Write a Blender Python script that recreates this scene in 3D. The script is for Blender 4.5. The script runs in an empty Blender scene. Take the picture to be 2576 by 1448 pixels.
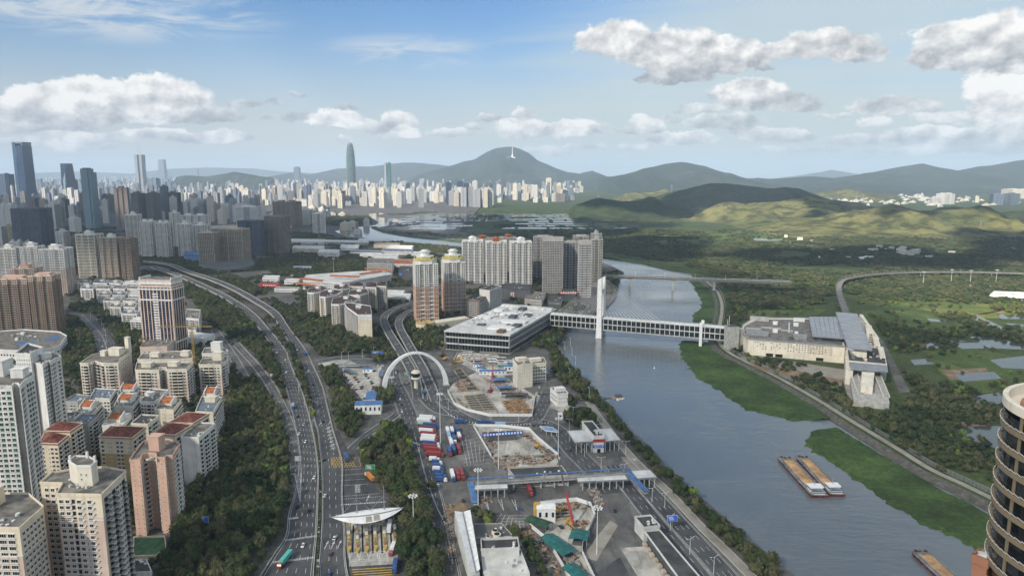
import bpy, bmesh, math, random
import numpy as np
from math import radians, sin, cos, tan, atan2, sqrt, pi, hypot
from mathutils import Vector, Matrix, noise as mnoise
S = bpy.context.scene
COL = S.collection
RNG = random.Random(7)
# camera
# place survey: sight lines (x, y) read on a 2576 x 1448 grid, eye 215 m above the ground
EYE, FOC, CX, CY, PITCH = 215.0, 1757.0, 1288.0, 724.0, radians(9.28)
SP, CP = sin(PITCH), cos(PITCH)
cam_d = bpy.data.cameras.new('camera')
cam_d.sensor_width = 36.0
cam_d.lens = FOC / 2576.0 * 36.0
cam_d.clip_start = 1.0
cam_d.clip_end = 120000.0
cam = bpy.data.objects.new('camera', cam_d)
COL.objects.link(cam)
cam.location = (0, 0, EYE)
cam.rotation_euler = (pi / 2 - PITCH, 0, 0)
S.camera = cam
# light
SUN_EL, SUN_AZ = radians(35), radians(-141)          # azimuth clockwise from +Y
SUND = Vector((sin(SUN_AZ) * cos(SUN_EL), cos(SUN_AZ) * cos(SUN_EL), sin(SUN_EL)))
sun_d = bpy.data.lights.new('sun', 'SUN')
sun_d.energy = 5.0
sun_d.angle = radians(1.2)
sun_d.color = (1.0, 0.92, 0.79)
sun = bpy.data.objects.new('sun', sun_d)
COL.objects.link(sun)
sun.rotation_euler = SUND.to_track_quat('Z', 'Y').to_euler()
sun.location = (0, 0, 3000)
S.view_settings.view_transform = 'Standard'
S.view_settings.look = 'None'
S.view_settings.gamma = 1.0
S.view_settings.exposure = 0.75
S.view_settings.use_curve_mapping = False
S.render.engine = 'CYCLES'
S.cycles.use_denoising = True
S.cycles.max_bounces = 6
S.cycles.diffuse_bounces = 3
S.cycles.glossy_bounces = 3
S.cycles.transmission_bounces = 4
S.cycles.volume_bounces = 1
S.cycles.transparent_max_bounces = 8
S.cycles.sample_clamp_indirect = 4.0
S.cycles.caustics_reflective = False
S.cycles.caustics_refractive = False
def ray(x, y):
 u, v = (x - CX) / FOC, (y - CY) / FOC
 return Vector((u, CP - v * SP, -SP - v * CP))
def P(x, y, z=0.0):
 d = ray(x, y)
 t = (z - EYE) / d.z
 return Vector((d.x * t, d.y * t, z))
def PY(x, y, Y):
 d = ray(x, y)
 t = Y / d.y
 return Vector((d.x * t, Y, EYE + d.z * t))
def hgt(x, yb, yt, z=0.0):
 g = P(x, yb, z)
 d = ray(x, yt)
 return EYE + d.z * g.y / d.y - z
# node helpers
class NT:
 def __init__(s, nt):
  s.nt = nt
 def n(s, t, **kw):
  nd = s.nt.nodes.new(t)
  for k, v in kw.items():
   setattr(nd, k, v)
  return nd
 def put(s, sock, v):
  if v is None:
   return
  if isinstance(v, bpy.types.NodeSocket):
   s.nt.links.new(v, sock)
  elif isinstance(v, bpy.types.Node):
   s.nt.links.new(v.outputs[0], sock)
  else:
   if hasattr(sock.default_value, '__len__') and not hasattr(v, '__len__'):
    v = [v] * len(sock.default_value)
   if hasattr(v, '__len__') and len(sock.default_value) == 4 and len(v) == 3:
    v = (*v, 1.0)
   sock.default_value = v
 def m(s, op, a=None, b=None, c=None, clamp=False):
  nd = s.n('ShaderNodeMath', operation=op, use_clamp=clamp)
  for i, v in enumerate((a, b, c)):
   s.put(nd.inputs[i], v)
  return nd.outputs[0]
 def vm(s, op, a=None, b=None):
  nd = s.n('ShaderNodeVectorMath', operation=op)
  s.put(nd.inputs[0], a)
  s.put(nd.inputs[1], b)
  return nd.outputs[0]
 def mix(s, f, a, b, mode='MIX'):
  nd = s.n('ShaderNodeMix', data_type='RGBA', blend_type=mode)
  s.put(nd.inputs[0], f)
  s.put(nd.inputs[6], a)
  s.put(nd.inputs[7], b)
  return nd.outputs[2]
 def ss(s, v, a, b, t0=0.0, t1=1.0):
  nd = s.n('ShaderNodeMapRange', interpolation_type='SMOOTHSTEP')
  for i, x in enumerate((v, a, b, t0, t1)):
   s.put(nd.inputs[i], x)
  return nd.outputs[0]
 def noise(s, vec, scale, detail=4.0, rough=0.55, dist=0.0):
  nd = s.n('ShaderNodeTexNoise')
  s.put(nd.inputs['Vector'], vec)
  nd.inputs['Scale'].default_value = scale
  nd.inputs['Detail'].default_value = detail
  nd.inputs['Roughness'].default_value = rough
  nd.inputs['Distortion'].default_value = dist
  return nd
 def ramp(s, f, stops):
  nd = s.n('ShaderNodeValToRGB')
  cr = nd.color_ramp
  while len(cr.elements) < len(stops):
   cr.elements.new(0.5)
  for e, (p, c) in zip(cr.elements, stops):
   e.position = p
   e.color = (*c, 1.0) if len(c) == 3 else c
  s.put(nd.inputs[0], f)
  return nd.outputs[0]
 def comb(s, x, y, z):
  nd = s.n('ShaderNodeCombineXYZ')
  for i, v in enumerate((x, y, z)):
   s.put(nd.inputs[i], v)
  return nd.outputs[0]
 def sep(s, v):
  nd = s.n('ShaderNodeSeparateXYZ')
  s.put(nd.inputs[0], v)
  return nd.outputs
# sky
W = bpy.data.worlds.new('World')
S.world = W
W.use_nodes = True
W.node_tree.nodes.clear()
def make_sky():
 t = NT(W.node_tree)
 K = 0.0755
 sky = t.n('ShaderNodeTexSky', sky_type='NISHITA')
 sky.sun_disc = False
 sky.sun_elevation = SUN_EL
 sky.sun_rotation = SUN_AZ
 sky.altitude = 200
 sky.air_density = 1.0
 sky.dust_density = 0.6
 sky.ozone_density = 1.6
 gen = t.n('ShaderNodeTexCoord').outputs['Generated']
 nrm = t.vm('NORMALIZE', gen)
 dx, dy, dz = t.sep(nrm)
 DEG = 180 / pi
 az = t.m('MULTIPLY', t.m('ARCTAN2', dx, dy), DEG)
 el = t.m('MULTIPLY', t.m('ARCSINE', dz), DEG)
 base = t.vm('MULTIPLY', sky.outputs[0], (0.62, 0.84, 1.04))
 # pale air towards the horizon
 hz = t.ss(el, 0.5, 14.0, 1.0, 0.0)
 base = t.mix(t.m('MULTIPLY', t.m('POWER', hz, 1.3), 0.95), base, (5.1, 5.2, 4.95))
 # thin high veil: streaks on a plane far above
 zz = t.m('MAXIMUM', dz, 0.02)
 px, py = t.m('DIVIDE', dx, zz), t.m('DIVIDE', dy, zz)
 pv = t.comb(t.m('MULTIPLY', px, 0.45), t.m('ADD', t.m('MULTIPLY', py, 1.0), t.m('MULTIPLY', px, 0.3)), 0)
 big = t.noise(t.vm('ADD', pv, (3.1, 1.7, 0)), 0.16, 3, 0.5).outputs[0]
 fine = t.noise(pv, 0.7, 7, 0.62, 0.4).outputs[0]
 # more veil towards the right and low down, clear blue at upper left
 bias = t.ss(t.m('ADD', az, t.m('MULTIPLY', t.m('SUBTRACT', 8.0, el), 1.8)), -20.0, 18.0, -0.22, 0.24)
 veil = t.ss(t.m('ADD', t.m('ADD', t.m('MULTIPLY', big, 0.75), t.m('MULTIPLY', fine, 0.5)), bias), 0.56, 0.90)
 base = t.mix(t.m('MULTIPLY', veil, 0.8), base, (4.9, 5.6, 5.6))
 # streaky cirrus patch at the upper left
 e0 = t.m('ADD', t.m('POWER', t.m('DIVIDE', t.m('ADD', az, 30.0), 12.0), 2.0), t.m('POWER', t.m('DIVIDE', t.m('SUBTRACT', el, 11.2), 2.2), 2.0))
 e0 = t.m('MINIMUM', e0, t.m('ADD', .35, t.m('ADD', t.m('POWER', t.m('DIVIDE', t.m('ADD', az, 8.0), 7.0), 2.0), t.m('POWER', t.m('DIVIDE', t.m('SUBTRACT', el, 9.3), 1.4), 2.0))))
 ci = t.m('MULTIPLY', t.ss(e0, 0.0, 1.6, 1.0, 0.0), t.ss(t.noise(t.comb(t.m('MULTIPLY', az, 0.16), t.m('MULTIPLY', t.m('ADD', el, t.m('MULTIPLY', az, -0.07)), 0.8), 4.0), 1.0, 7, 0.65, 0.6).outputs[0], 0.38, 0.64))
 base = t.mix(t.m('MULTIPLY', ci, 0.8), base, (6.0, 6.3, 6.4))
 # cumulus: billowed ellipses fixed to directions of the sky
 q = t.comb(az, t.m('MULTIPLY', el, 1.25), 0.0)
 w1 = t.noise(q, 0.48, 9, 0.63)
 fb = w1.outputs[0]
 wv = t.vm('SUBTRACT', w1.outputs[1], (0.5, 0.5, 0.5))
 relief = t.m('SUBTRACT', t.noise(q, 0.40, 4, 0.55).outputs[0], t.noise(t.vm('ADD', q, (-0.5, 0.75, 0.0)), 0.40, 4, 0.55).outputs[0])
 a_w, e_w, _ = t.sep(t.vm('MULTIPLY', wv, (2.6, 1.5, 0)))
 azp, elp = t.m('ADD', az, a_w), t.m('ADD', el, e_w)
 R2 = random.Random(5)
 clouds = []
 def cl(x, y, rx, ry, op=1.0, br=1.0):
  d = ray(x, y).normalized()
  k_ = 1.08 if rx < 100 else 0.98
  clouds.append((atan2(d.x, d.y) * DEG, math.asin(d.z) * DEG, rx * k_ / 30.7, ry * k_ / 30.7, min(1, op * .75 + .28), br))
 for a in [(265, 272, 200, 62, 1, 1.08), (390, 250, 125, 55, 1, 1.1), (110, 300, 140, 42, .95, .98), (500, 290, 110, 34, .7, .8),
    (440, 345, 150, 20, .8, 1.0), (250, 352, 130, 18, .7, 1.0), (90, 362, 120, 16, .5, 1.0), (560, 345, 70, 14, .6, 1.),
    (845, 305, 70, 30, .95, 1.08), (1000, 310, 50, 32, .9, 1.03), (930, 320, 60, 22, .6, .96), (760, 292, 50, 12, .5, .82), (870, 272, 26, 9, .6, .82),
    (1010, 338, 46, 22, .9, 1.1), (1130, 335, 60, 16, .6, 1.0), (872, 360, 22, 13, .9, 1.05), (690, 258, 26, 8, .5, .8), (745, 236, 20, 8, .5, .82),
    (1310, 330, 75, 34, .9, 1.04), (1435, 328, 75, 28, .95, 1.08), (1315, 290, 36, 20, .7, 1.0), (1370, 385, 70, 18, .6, .98),
    (1550, 110, 105, 55, 1, .99), (1690, 145, 130, 70, 1, 1.0), (1830, 150, 100, 55, 1, .98), (1700, 195, 100, 34, .9, .86), (1915, 172, 30, 14, .7, .8),
    (1880, 245, 105, 48, 1, .99), (1990, 265, 70, 24, .8, .94), (2070, 125, 130, 44, 1, .99), (2150, 140, 70, 26, .8, .94),
    (2470, 125, 150, 72, 1, .98), (2560, 150, 90, 60, 1, .92), (2545, 265, 95, 78, 1, 1.12), (2240, 275, 105, 30, .85, .96), (2340, 345, 110, 26, .8, 1.0), (2480, 370, 120, 28, .75, .95),
    (1720, 350, 80, 22, .85, 1.02), (1620, 318, 55, 24, .75, .98), (1830, 310, 90, 26, .55, .94), (1960, 345, 80, 18, .6, .96), (2150, 355, 70, 18, .6, .97), (2290, 385, 90, 14, .55, 1.),
    (1760, 275, 60, 14, .45, .9), (2000, 380, 130, 12, .4, .98), (1520, 330, 40, 16, .4, .95), (2420, 300, 90, 18, .55, .95), (1240, 296, 34, 12, .7, 1.), (1190, 318, 30, 10, .6, .97), (1600, 372, 60, 12, .6, 1.02), (1690, 300, 30, 12, .6, .95), (1880, 330, 44, 14, .6, 1.), (2080, 290, 50, 10, .5, .92), (2190, 310, 40, 14, .7, 1.), (2400, 335, 60, 16, .7, .98), (2560, 345, 60, 22, .8, .95), (1460, 372, 60, 10, .5, 1.), (700, 300, 40, 9, .5, .86), (620, 262, 40, 12, .6, .85), (30, 322, 60, 16, .7, .98), (180, 372, 90, 9, .5, 1.)]:
  cl(*a)
 for k in range(26):                                    # the same sort of sky all round
  a = R2.uniform(45, 315)
  e = R2.uniform(3, 30)
  s_ = 1.2 + e * 0.13
  clouds.append((a if a < 180 else a - 360, e, R2.uniform(2.2, 5.2) * s_ / 2, R2.uniform(1.0, 2.0) * s_ / 2, 1.0, 1.0))
 for k in range(10):
  clouds.append((R2.uniform(-40, 40), R2.uniform(18.5, 34), R2.uniform(3, 7), R2.uniform(1.6, 3.0), 0.9, 1.0))
 # one cumulus as a node group: running alpha, shade and weight in and out
 G = bpy.data.node_groups.new('cumulus', 'ShaderNodeTree')
 ins = ('azp', 'elp', 'fb', 'one_m', 'num', 'den', 'a0', 'e0', 'ia', 'ie', 'op', 'br')
 for nm in ins: G.interface.new_socket(nm, in_out='INPUT', socket_type='NodeSocketFloat')
 for nm in ('one_m', 'num', 'den'): G.interface.new_socket(nm, in_out='OUTPUT', socket_type='NodeSocketFloat')
 g = NT(G)
 gi, go = g.n('NodeGroupInput'), g.n('NodeGroupOutput')
 I = {nm: gi.outputs[i] for i, nm in enumerate(ins)}
 lx = g.m('MULTIPLY', g.m('SUBTRACT', I['azp'], I['a0']), I['ia'])
 ly = g.m('MULTIPLY', g.m('SUBTRACT', I['elp'], I['e0']), I['ie'])
 lyd = g.m('MULTIPLY', ly, g.m('SUBTRACT', 1.0, g.m('MULTIPLY', g.m('LESS_THAN', ly, 0.0), -0.7)))
 r2 = g.m('ADD', g.m('MULTIPLY', lx, lx), g.m('MULTIPLY', lyd, lyd))
 dn = g.m('SUBTRACT', g.m('MULTIPLY_ADD', I['fb'], 1.9, 0.10), r2)
 al = g.m('MULTIPLY', g.ss(dn, 0.0, 0.40), I['op'])
 sh = g.m('MULTIPLY', g.m('MULTIPLY_ADD', g.m('MULTIPLY_ADD', lx, -0.10, ly), 0.17, 0.80), I['br'])
 wgt = g.m('MULTIPLY', al, al)
 g.put(go.inputs[0], g.m('MULTIPLY', I['one_m'], g.m('SUBTRACT', 1.0, al)))
 g.put(go.inputs[1], g.m('MULTIPLY_ADD', wgt, sh, I['num']))
 g.put(go.inputs[2], g.m('ADD', I['den'], wgt))
 prev = (1.0, 0.0, 1e-4)
 for (a0, e0, ra, re, op, br) in clouds:
  gn = t.n('ShaderNodeGroup')
  gn.node_tree = G
  for sk, v in zip(gn.inputs, (azp, elp, fb, *prev, a0, e0, 1 / ra, 1 / re, op, br)):
   t.put(sk, v)
  prev = tuple(gn.outputs)
 one_m, num, den = prev
 A = t.m('SUBTRACT', 1.0, one_m)
 sh = t.m('DIVIDE', num, den)
 sh = t.m('ADD', sh, t.m('MULTIPLY', relief, 1.0))
 ccol = t.ramp(sh, [(0.42, (.30, .33, .38)), (0.64, (.50, .525, .56)), (0.82, (.82, .825, .83)), (0.98, (1.18, 1.16, 1.12))])
 ccol = t.vm('MULTIPLY', ccol, (7.2, 7.2, 7.2))
 low = t.ss(el, 0.0, 3.0, 0.8, 1.0)
 res = t.mix(t.m('MULTIPLY', t.m('MULTIPLY', A, low), t.m('GREATER_THAN', el, -1.0)), base, ccol)
 bg = t.n('ShaderNodeBackground')
 t.put(bg.inputs[0], res)
 bg.inputs[1].default_value = K
 out = t.n('ShaderNodeOutputWorld')
 t.put(out.inputs[0], bg)
make_sky()
W.cycles.sampling_method = 'MANUAL'
W.cycles.sample_map_resolution = 512
# object helpers
def tag(o, label=None, cat=None, group=None, kind=None):
 if label: o['label'] = label
 if cat: o['category'] = cat
 if group: o['group'] = group
 if kind: o['kind'] = kind
 return o
def empty(name, loc=(0, 0, 0), rz=0.0, label=None, cat=None, group=None):
 o = bpy.data.objects.new(name, None)
 o.empty_display_size = 1.0
 COL.objects.link(o)
 o.location = loc
 o.rotation_euler = (0, 0, rz)
 return tag(o, label, cat, group)
def put(name, me, parent=None, loc=None, rz=None, kind=None):
 o = bpy.data.objects.new(name, me)
 COL.objects.link(o)
 if parent is not None: o.parent = parent
 if loc is not None: o.location = loc
 if rz is not None: o.rotation_euler = (0, 0, rz)
 if kind: o['kind'] = kind
 return o
def copy_tree(o, parent=None, loc=None, rz=None, label=None):
 c = o.copy()
 COL.objects.link(c)
 if parent is not None: c.parent = parent
 if loc is not None: c.location = loc
 if rz is not None: c.rotation_euler = (0, 0, rz)
 if label: c['label'] = label
 for ch in KIDS.get(o.name, ()) or list(o.children):
  copy_tree(ch, c)
 return c
KIDS = {}
def freeze(o):
 KIDS[o.name] = list(o.children)
 for ch in KIDS[o.name]:
  freeze(ch)
 return o
class MB:
 def __init__(s):
  s.v, s.f, s.mi = [], [], []
 def add(s, vs, fs, m=0):
  o = len(s.v)
  s.v.extend(vs)
  for f in fs:
   s.f.append([i + o for i in f])
   s.mi.append(m)
  return s
 def box(s, cx, cy, cz, sx, sy, sz, rz=0.0, m=0, bottom=True):
  c, n = cos(rz), sin(rz)
  hx, hy = sx / 2, sy / 2
  pts = [(cx + x * c - y * n, cy + x * n + y * c) for x, y in ((-hx, -hy), (hx, -hy), (hx, hy), (-hx, hy))]
  return s.prism(pts, cz, cz + sz, m, bottom=bottom)
 def prism(s, pts, z0, z1, m=0, bottom=True, top=True, mtop=None):
  n = len(pts)
  vs = [(p[0], p[1], z0) for p in pts] + [(p[0], p[1], z1) for p in pts]
  fs = [(i, (i + 1) % n, n + (i + 1) % n, n + i) for i in range(n)]
  s.add(vs, fs, m)
  if top: s.add([(p[0], p[1], z1) for p in pts], [tuple(range(n))], m if mtop is None else mtop)
  if bottom: s.add([(p[0], p[1], z0) for p in pts], [tuple(reversed(range(n)))], m)
  return s
 def poly(s, pts, z, m=0):
  return s.add([(p[0], p[1], z) for p in pts], [tuple(range(len(pts)))], m)
 def quad(s, a, b, c, d, m=0):
  return s.add([tuple(a), tuple(b), tuple(c), tuple(d)], [(0, 1, 2, 3)], m)
 def bar(s, a, b, w, h=None, m=0):
  a, b = Vector(a), Vector(b)
  h = w if h is None else h
  d = (b - a)
  if d.length < 1e-6: return s
  d.normalize()
  up = Vector((0, 0, 1)) if abs(d.z) < 0.95 else Vector((0, 1, 0))
  r = d.cross(up).normalized() * w / 2
  u = r.cross(d).normalized() * h / 2
  vs = [a - r - u, a + r - u, a + r + u, a - r + u, b - r - u, b + r - u, b + r + u, b - r + u]
  return s.add([tuple(x) for x in vs], [(3, 2, 1, 0), (4, 5, 6, 7), (0, 1, 5, 4), (1, 2, 6, 5), (2, 3, 7, 6), (3, 0, 4, 7)], m)
 def cyl(s, cx, cy, z0, z1, r0, r1=None, n=12, m=0, cap=True):
  r1 = r0 if r1 is None else r1
  vs = [(cx + r0 * cos(2 * pi * i / n), cy + r0 * sin(2 * pi * i / n), z0) for i in range(n)]
  vs += [(cx + r1 * cos(2 * pi * i / n), cy + r1 * sin(2 * pi * i / n), z1) for i in range(n)]
  s.add(vs, [(i, (i + 1) % n, n + (i + 1) % n, n + i) for i in range(n)], m)
  if cap:
   s.add(vs[n:], [tuple(range(n))], m)
   s.add(vs[:n], [tuple(reversed(range(n)))], m)
  return s
 def lathe(s, prof, n=16, cx=0, cy=0, m=0, sx=1, sy=1):
  vs = []
  for r, z in prof:
   vs += [(cx + sx * r * cos(2 * pi * i / n), cy + sy * r * sin(2 * pi * i / n), z) for i in range(n)]
  fs = []
  for k in range(len(prof) - 1):
   fs += [(k * n + i, k * n + (i + 1) % n, (k + 1) * n + (i + 1) % n, (k + 1) * n + i) for i in range(n)]
  fs.append(tuple(range((len(prof) - 1) * n, len(prof) * n)))
  return s.add(vs, fs, m)
 def mesh(s, name, mats, smooth=False):
  me = bpy.data.meshes.new(name)
  me.from_pydata(s.v, [], s.f)
  for mm in (mats if isinstance(mats, (list, tuple)) else [mats]):
   me.materials.append(mm)
  if len(me.polygons):
   me.polygons.foreach_set('material_index', s.mi)
   if smooth: me.polygons.foreach_set('use_smooth', [True] * len(me.polygons))
  me.update()
  return me
 def build(s, name, mats, parent=None, loc=None, rz=None, kind=None, smooth=False):
  return put(name, s.mesh(name, mats, smooth), parent, loc, rz, kind)
# materials
MATS = {}
def mat(name, col, rough=0.75, var=0.12, scale=0.25, metal=0.0, dirt=0.0, spec=0.35, streak=False, col2=None, per_obj=0.0):
 if name in MATS: return MATS[name]
 m = bpy.data.materials.new(name)
 m.use_nodes = True
 t = NT(m.node_tree)
 b = m.node_tree.nodes['Principled BSDF']
 b.inputs['Roughness'].default_value = rough
 b.inputs['Metallic'].default_value = metal
 b.inputs['Specular IOR Level'].default_value = spec
 co = t.n('ShaderNodeTexCoord').outputs['Object']
 if var or dirt or col2:
  nz = t.noise(co, scale, 5, 0.6).outputs[0]
  c2 = col2 if col2 else tuple(max(0.0, c * (1 - 2.2 * var)) for c in col)
  c1 = tuple(min(1.0, c * (1 + (0.0 if col2 else var))) for c in col)
  c = t.mix(t.ss(nz, 0.32, 0.68), c2, c1)
  if dirt:
   sv = t.vm('MULTIPLY', co, (1.0, 1.0, 0.12)) if streak else co
   d2 = t.noise(sv, scale * 5, 5, 0.65).outputs[0]
   c = t.mix(t.m('MULTIPLY', t.ss(d2, 0.48, 0.75), dirt), c, tuple(x * 0.35 for x in col))
  if per_obj:
   rnd = t.n('ShaderNodeObjectInfo').outputs['Random']
   hs = t.n('ShaderNodeHueSaturation')
   t.put(hs.inputs['Value'], t.m('MULTIPLY_ADD', rnd, 2 * per_obj, 1 - per_obj))
   t.put(hs.inputs['Color'], c)
   c = hs.outputs[0]
  t.put(b.inputs['Base Color'], c)
 else:
  b.inputs['Base Color'].default_value = (*col, 1)
 MATS[name] = m
 return m
def glass(name, col=(.02, .03, .035), rough=0.12, var=0.5, cell=3.0):
 if name in MATS: return MATS[name]
 m = bpy.data.materials.new(name)
 m.use_nodes = True
 t = NT(m.node_tree)
 b = m.node_tree.nodes['Principled BSDF']
 b.inputs['Roughness'].default_value = rough
 b.inputs['Specular IOR Level'].default_value = 0.4
 co = t.n('ShaderNodeTexCoord').outputs['Object']
 rnd = t.n('ShaderNodeObjectInfo').outputs['Random']
 cellv = t.vm('FLOOR', t.vm('MULTIPLY', co, (1 / cell, 1 / cell, 1 / cell)))
 wn = t.n('ShaderNodeTexWhiteNoise', noise_dimensions='4D')
 t.put(wn.inputs['Vector'], cellv)
 t.put(wn.inputs['W'], t.m('MULTIPLY', rnd, 37.0))
 f = wn.outputs['Value']
 c = t.mix(t.ss(f, 0.55, 1.0), col, tuple(x * (1 + 3 * var) + 0.035 * var for x in col))
 t.put(b.inputs['Base Color'], c)
 MATS[name] = m
 return m
# polygons
def pts(D, z=0.0):
 return [P(x, y, z) for x, y in D]
def in_poly(X, Y, poly):
 inside = np.zeros(X.shape, bool)
 n = len(poly)
 for i in range(n):
  x0, y0 = poly[i][0], poly[i][1]
  x1, y1 = poly[(i + 1) % n][0], poly[(i + 1) % n][1]
  if y0 == y1: continue
  c = ((y0 > Y) != (y1 > Y)) & (X < (x1 - x0) * (Y - y0) / (y1 - y0) + x0)
  inside ^= c
 return inside
def ribbon(path, half, offs=0.0):
 L, R = [], []
 n = len(path)
 for i, p in enumerate(path):
  a = path[max(0, i - 1)]
  b = path[min(n - 1, i + 1)]
  d = Vector((b[0] - a[0], b[1] - a[1]))
  d.normalize()
  nx, ny = -d.y, d.x
  h = half[i] if hasattr(half, '__len__') else half
  o = offs[i] if hasattr(offs, '__len__') else offs
  L.append((p[0] + nx * (o + h), p[1] + ny * (o + h)))
  R.append((p[0] + nx * (o - h), p[1] + ny * (o - h)))
 return L, R
def smooth_path(ps, n=6):
 ps = [Vector(p) for p in ps]
 out = []
 for i in range(len(ps) - 1):
  p0, p1, p2, p3 = ps[max(0, i - 1)], ps[i], ps[i + 1], ps[min(len(ps) - 1, i + 2)]
  for k in range(n):
   u = k / n
   out.append(0.5 * ((2 * p1) + (p2 - p0) * u + (2 * p0 - 5 * p1 + 4 * p2 - p3) * u * u + (3 * p1 - p0 - 3 * p2 + p3) * u ** 3))
 out.append(ps[-1])
 return out
def strip_mesh(mb, L, R, zs, m=0):
 zs = zs if hasattr(zs, '__len__') else [zs] * len(L)
 for i in range(len(L) - 1):
  mb.quad((*L[i], zs[i]), (*R[i], zs[i]), (*R[i + 1], zs[i + 1]), (*L[i + 1], zs[i + 1]), m)
# ground materials
def ground_mat(name, cols, scale, rough=0.9, bump=0.0, fine=None, patch=0):
 m = bpy.data.materials.new(name)
 m.use_nodes = True
 t = NT(m.node_tree)
 b = m.node_tree.nodes['Principled BSDF']
 b.inputs['Roughness'].default_value = rough
 b.inputs['Specular IOR Level'].default_value = 0.2
 co = t.n('ShaderNodeTexCoord').outputs['Object']
 n1 = t.noise(co, scale, 6, 0.62).outputs[0]
 stops = [(0.30 + 0.40 * i / (len(cols) - 1), c) for i, c in enumerate(cols)]
 c = t.ramp(n1, stops)
 if fine:
  n2 = t.noise(co, fine, 4, 0.6).outputs[0]
  c = t.mix(t.ss(n2, 0.35, 0.65, 0.0, 0.65), c, t.vm('MULTIPLY', c, (0.45, 0.45, 0.45)))
 if patch:
  n3 = t.noise(t.vm('MULTIPLY', co, (1.0, .25, 1)), patch, 6, 0.7, 1.0).outputs[0]
  vo = t.n('ShaderNodeTexVoronoi')
  t.put(vo.inputs['Vector'], co)
  vo.inputs['Scale'].default_value = patch * .35
  c = t.mix(t.ss(n3, 0.42, 0.72, 0.0, 0.85), c, t.vm('MULTIPLY', c, (0.5, 0.5, 0.5)))
  c = t.mix(t.m('MULTIPLY', t.sep(vo.outputs['Color'])[0], .55), c, t.vm('MULTIPLY', c, (1.7, 1.68, 1.6)))
 t.put(b.inputs['Base Color'], c)
 if bump:
  bp = t.n('ShaderNodeBump')
  bp.inputs['Strength'].default_value = bump
  bp.inputs['Distance'].default_value = 1.0
  t.put(bp.inputs['Height'], t.noise(co, fine or scale * 8, 5, 0.6).outputs[0])
  t.put(b.inputs['Normal'], bp)
 MATS[name] = m
 return m
M_CITY = ground_mat('city_ground', [(.06, .065, .05), (.13, .125, .115), (.20, .19, .175)], 0.02, fine=0.3)
M_WET = ground_mat('wetland_grass', [(.035, .055, .02), (.06, .085, .028), (.10, .125, .04)], 0.012, fine=0.16, bump=1.0)
M_MEADOW = ground_mat('meadow_grass', [(.045, .08, .022), (.08, .12, .032), (.13, .155, .05)], 0.02, fine=0.35, bump=1.0, patch=.05)
M_MARSH = ground_mat('marsh_grass', [(.03, .045, .016), (.05, .09, .024), (.085, .135, .035)], 0.025, fine=0.3, bump=1.0)
M_ASPH = ground_mat('asphalt', [(.055, .057, .06), (.072, .074, .077), (.09, .09, .092)], 0.035, rough=0.85, patch=0.16)
M_ASPH2 = ground_mat('worn_asphalt', [(.075, .075, .076), (.11, .109, .105), (.16, .155, .145)], 0.06, rough=0.9, patch=0.13)
M_CONC = ground_mat('concrete_ground', [(.24, .225, .195), (.36, .345, .31), (.46, .445, .41)], 0.05, patch=0.2)
M_SOIL = ground_mat('bare_soil', [(.16, .10, .055), (.26, .18, .11), (.36, .29, .21)], 0.08, fine=0.5)
M_PATH = ground_mat('gravel_path', [(.20, .18, .15), (.28, .26, .22), (.33, .31, .27)], 0.1, fine=0.0)
M_LINE = mat('road_paint', (.62, .62, .6), 0.7, var=0.12, scale=0.4)
M_YLINE = mat('yellow_paint', (.50, .33, .07), 0.7, var=0.12, scale=0.4)
def water_mat(name, deep=(.12, .138, .145), wave=0.35, rough=0.06):
 m = bpy.data.materials.new(name)
 m.use_nodes = True
 t = NT(m.node_tree)
 b = m.node_tree.nodes['Principled BSDF']
 b.inputs['Base Color'].default_value = (*deep, 1)
 b.inputs['Roughness'].default_value = rough
 b.inputs['IOR'].default_value = 1.52
 b.inputs['Specular IOR Level'].default_value = 0.5
 co = t.n('ShaderNodeTexCoord').outputs['Object']
 st = t.vm('MULTIPLY', co, (0.35, 1.0, 1.0))
 patch = t.ss(t.noise(co, 0.012, 4, 0.6, 0.6).outputs[0], 0.38, 0.62)
 h = t.noise(st, 0.34, 4, 0.6, 0.5).outputs[0]
 h2 = t.noise(st, 0.12, 2, 0.5, 0.4).outputs[0]
 hh = t.m('ADD', t.m('MULTIPLY', h, 1.1), t.m('MULTIPLY', h2, 1.5))
 bp = t.n('ShaderNodeBump')
 t.put(bp.inputs['Strength'], t.m('MULTIPLY_ADD', patch, wave * 0.65, wave * 0.35))
 bp.inputs['Distance'].default_value = 1.0
 t.put(bp.inputs['Height'], hh)
 t.put(b.inputs['Normal'], bp)
 MATS[name] = m
 return m
M_RIVER = water_mat('river_water', wave=0.34)
M_POND = water_mat('pond_water', (.06, .07, .065), wave=0.05, rough=0.08)
# ground, land, river
mb = MB()
NR = 96
ring = [(40000 * cos(2 * pi * i / NR), 40000 * sin(2 * pi * i / NR)) for i in range(NR)]
mb.poly(ring, -3.7)
tag(mb.build('ground', M_WET), kind='structure')
LEFT_BANK = [(2010, 1470), (1955, 1425), (1855, 1338), (1790, 1284), (1700, 1203), (1640, 1138), (1560, 1062), (1522, 1014), (1480, 972), (1443, 930), (1420, 903),
    (1408, 870), (1416, 845), (1438, 825), (1490, 796), (1530, 772), (1548, 752), (1556, 722), (1556, 700), (1569, 687), (1535, 670), (1500, 660), (1400, 644), (1300, 631)]
lb = [P(x, y, -3.0) for x, y in LEFT_BANK]
left_far = [(-200, 2600), (-300, 39000), (-30000, 26000), (-30000, -500), (100, -500)]
mb = MB()
lp = [(p.x, p.y) for p in lb] + [(300, 1900)] + left_far + [(260, -60)]
mb.prism(lp, -3.65, 0.0, 0, bottom=False)
tag(mb.build('city_land', M_CITY), kind='structure')
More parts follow.
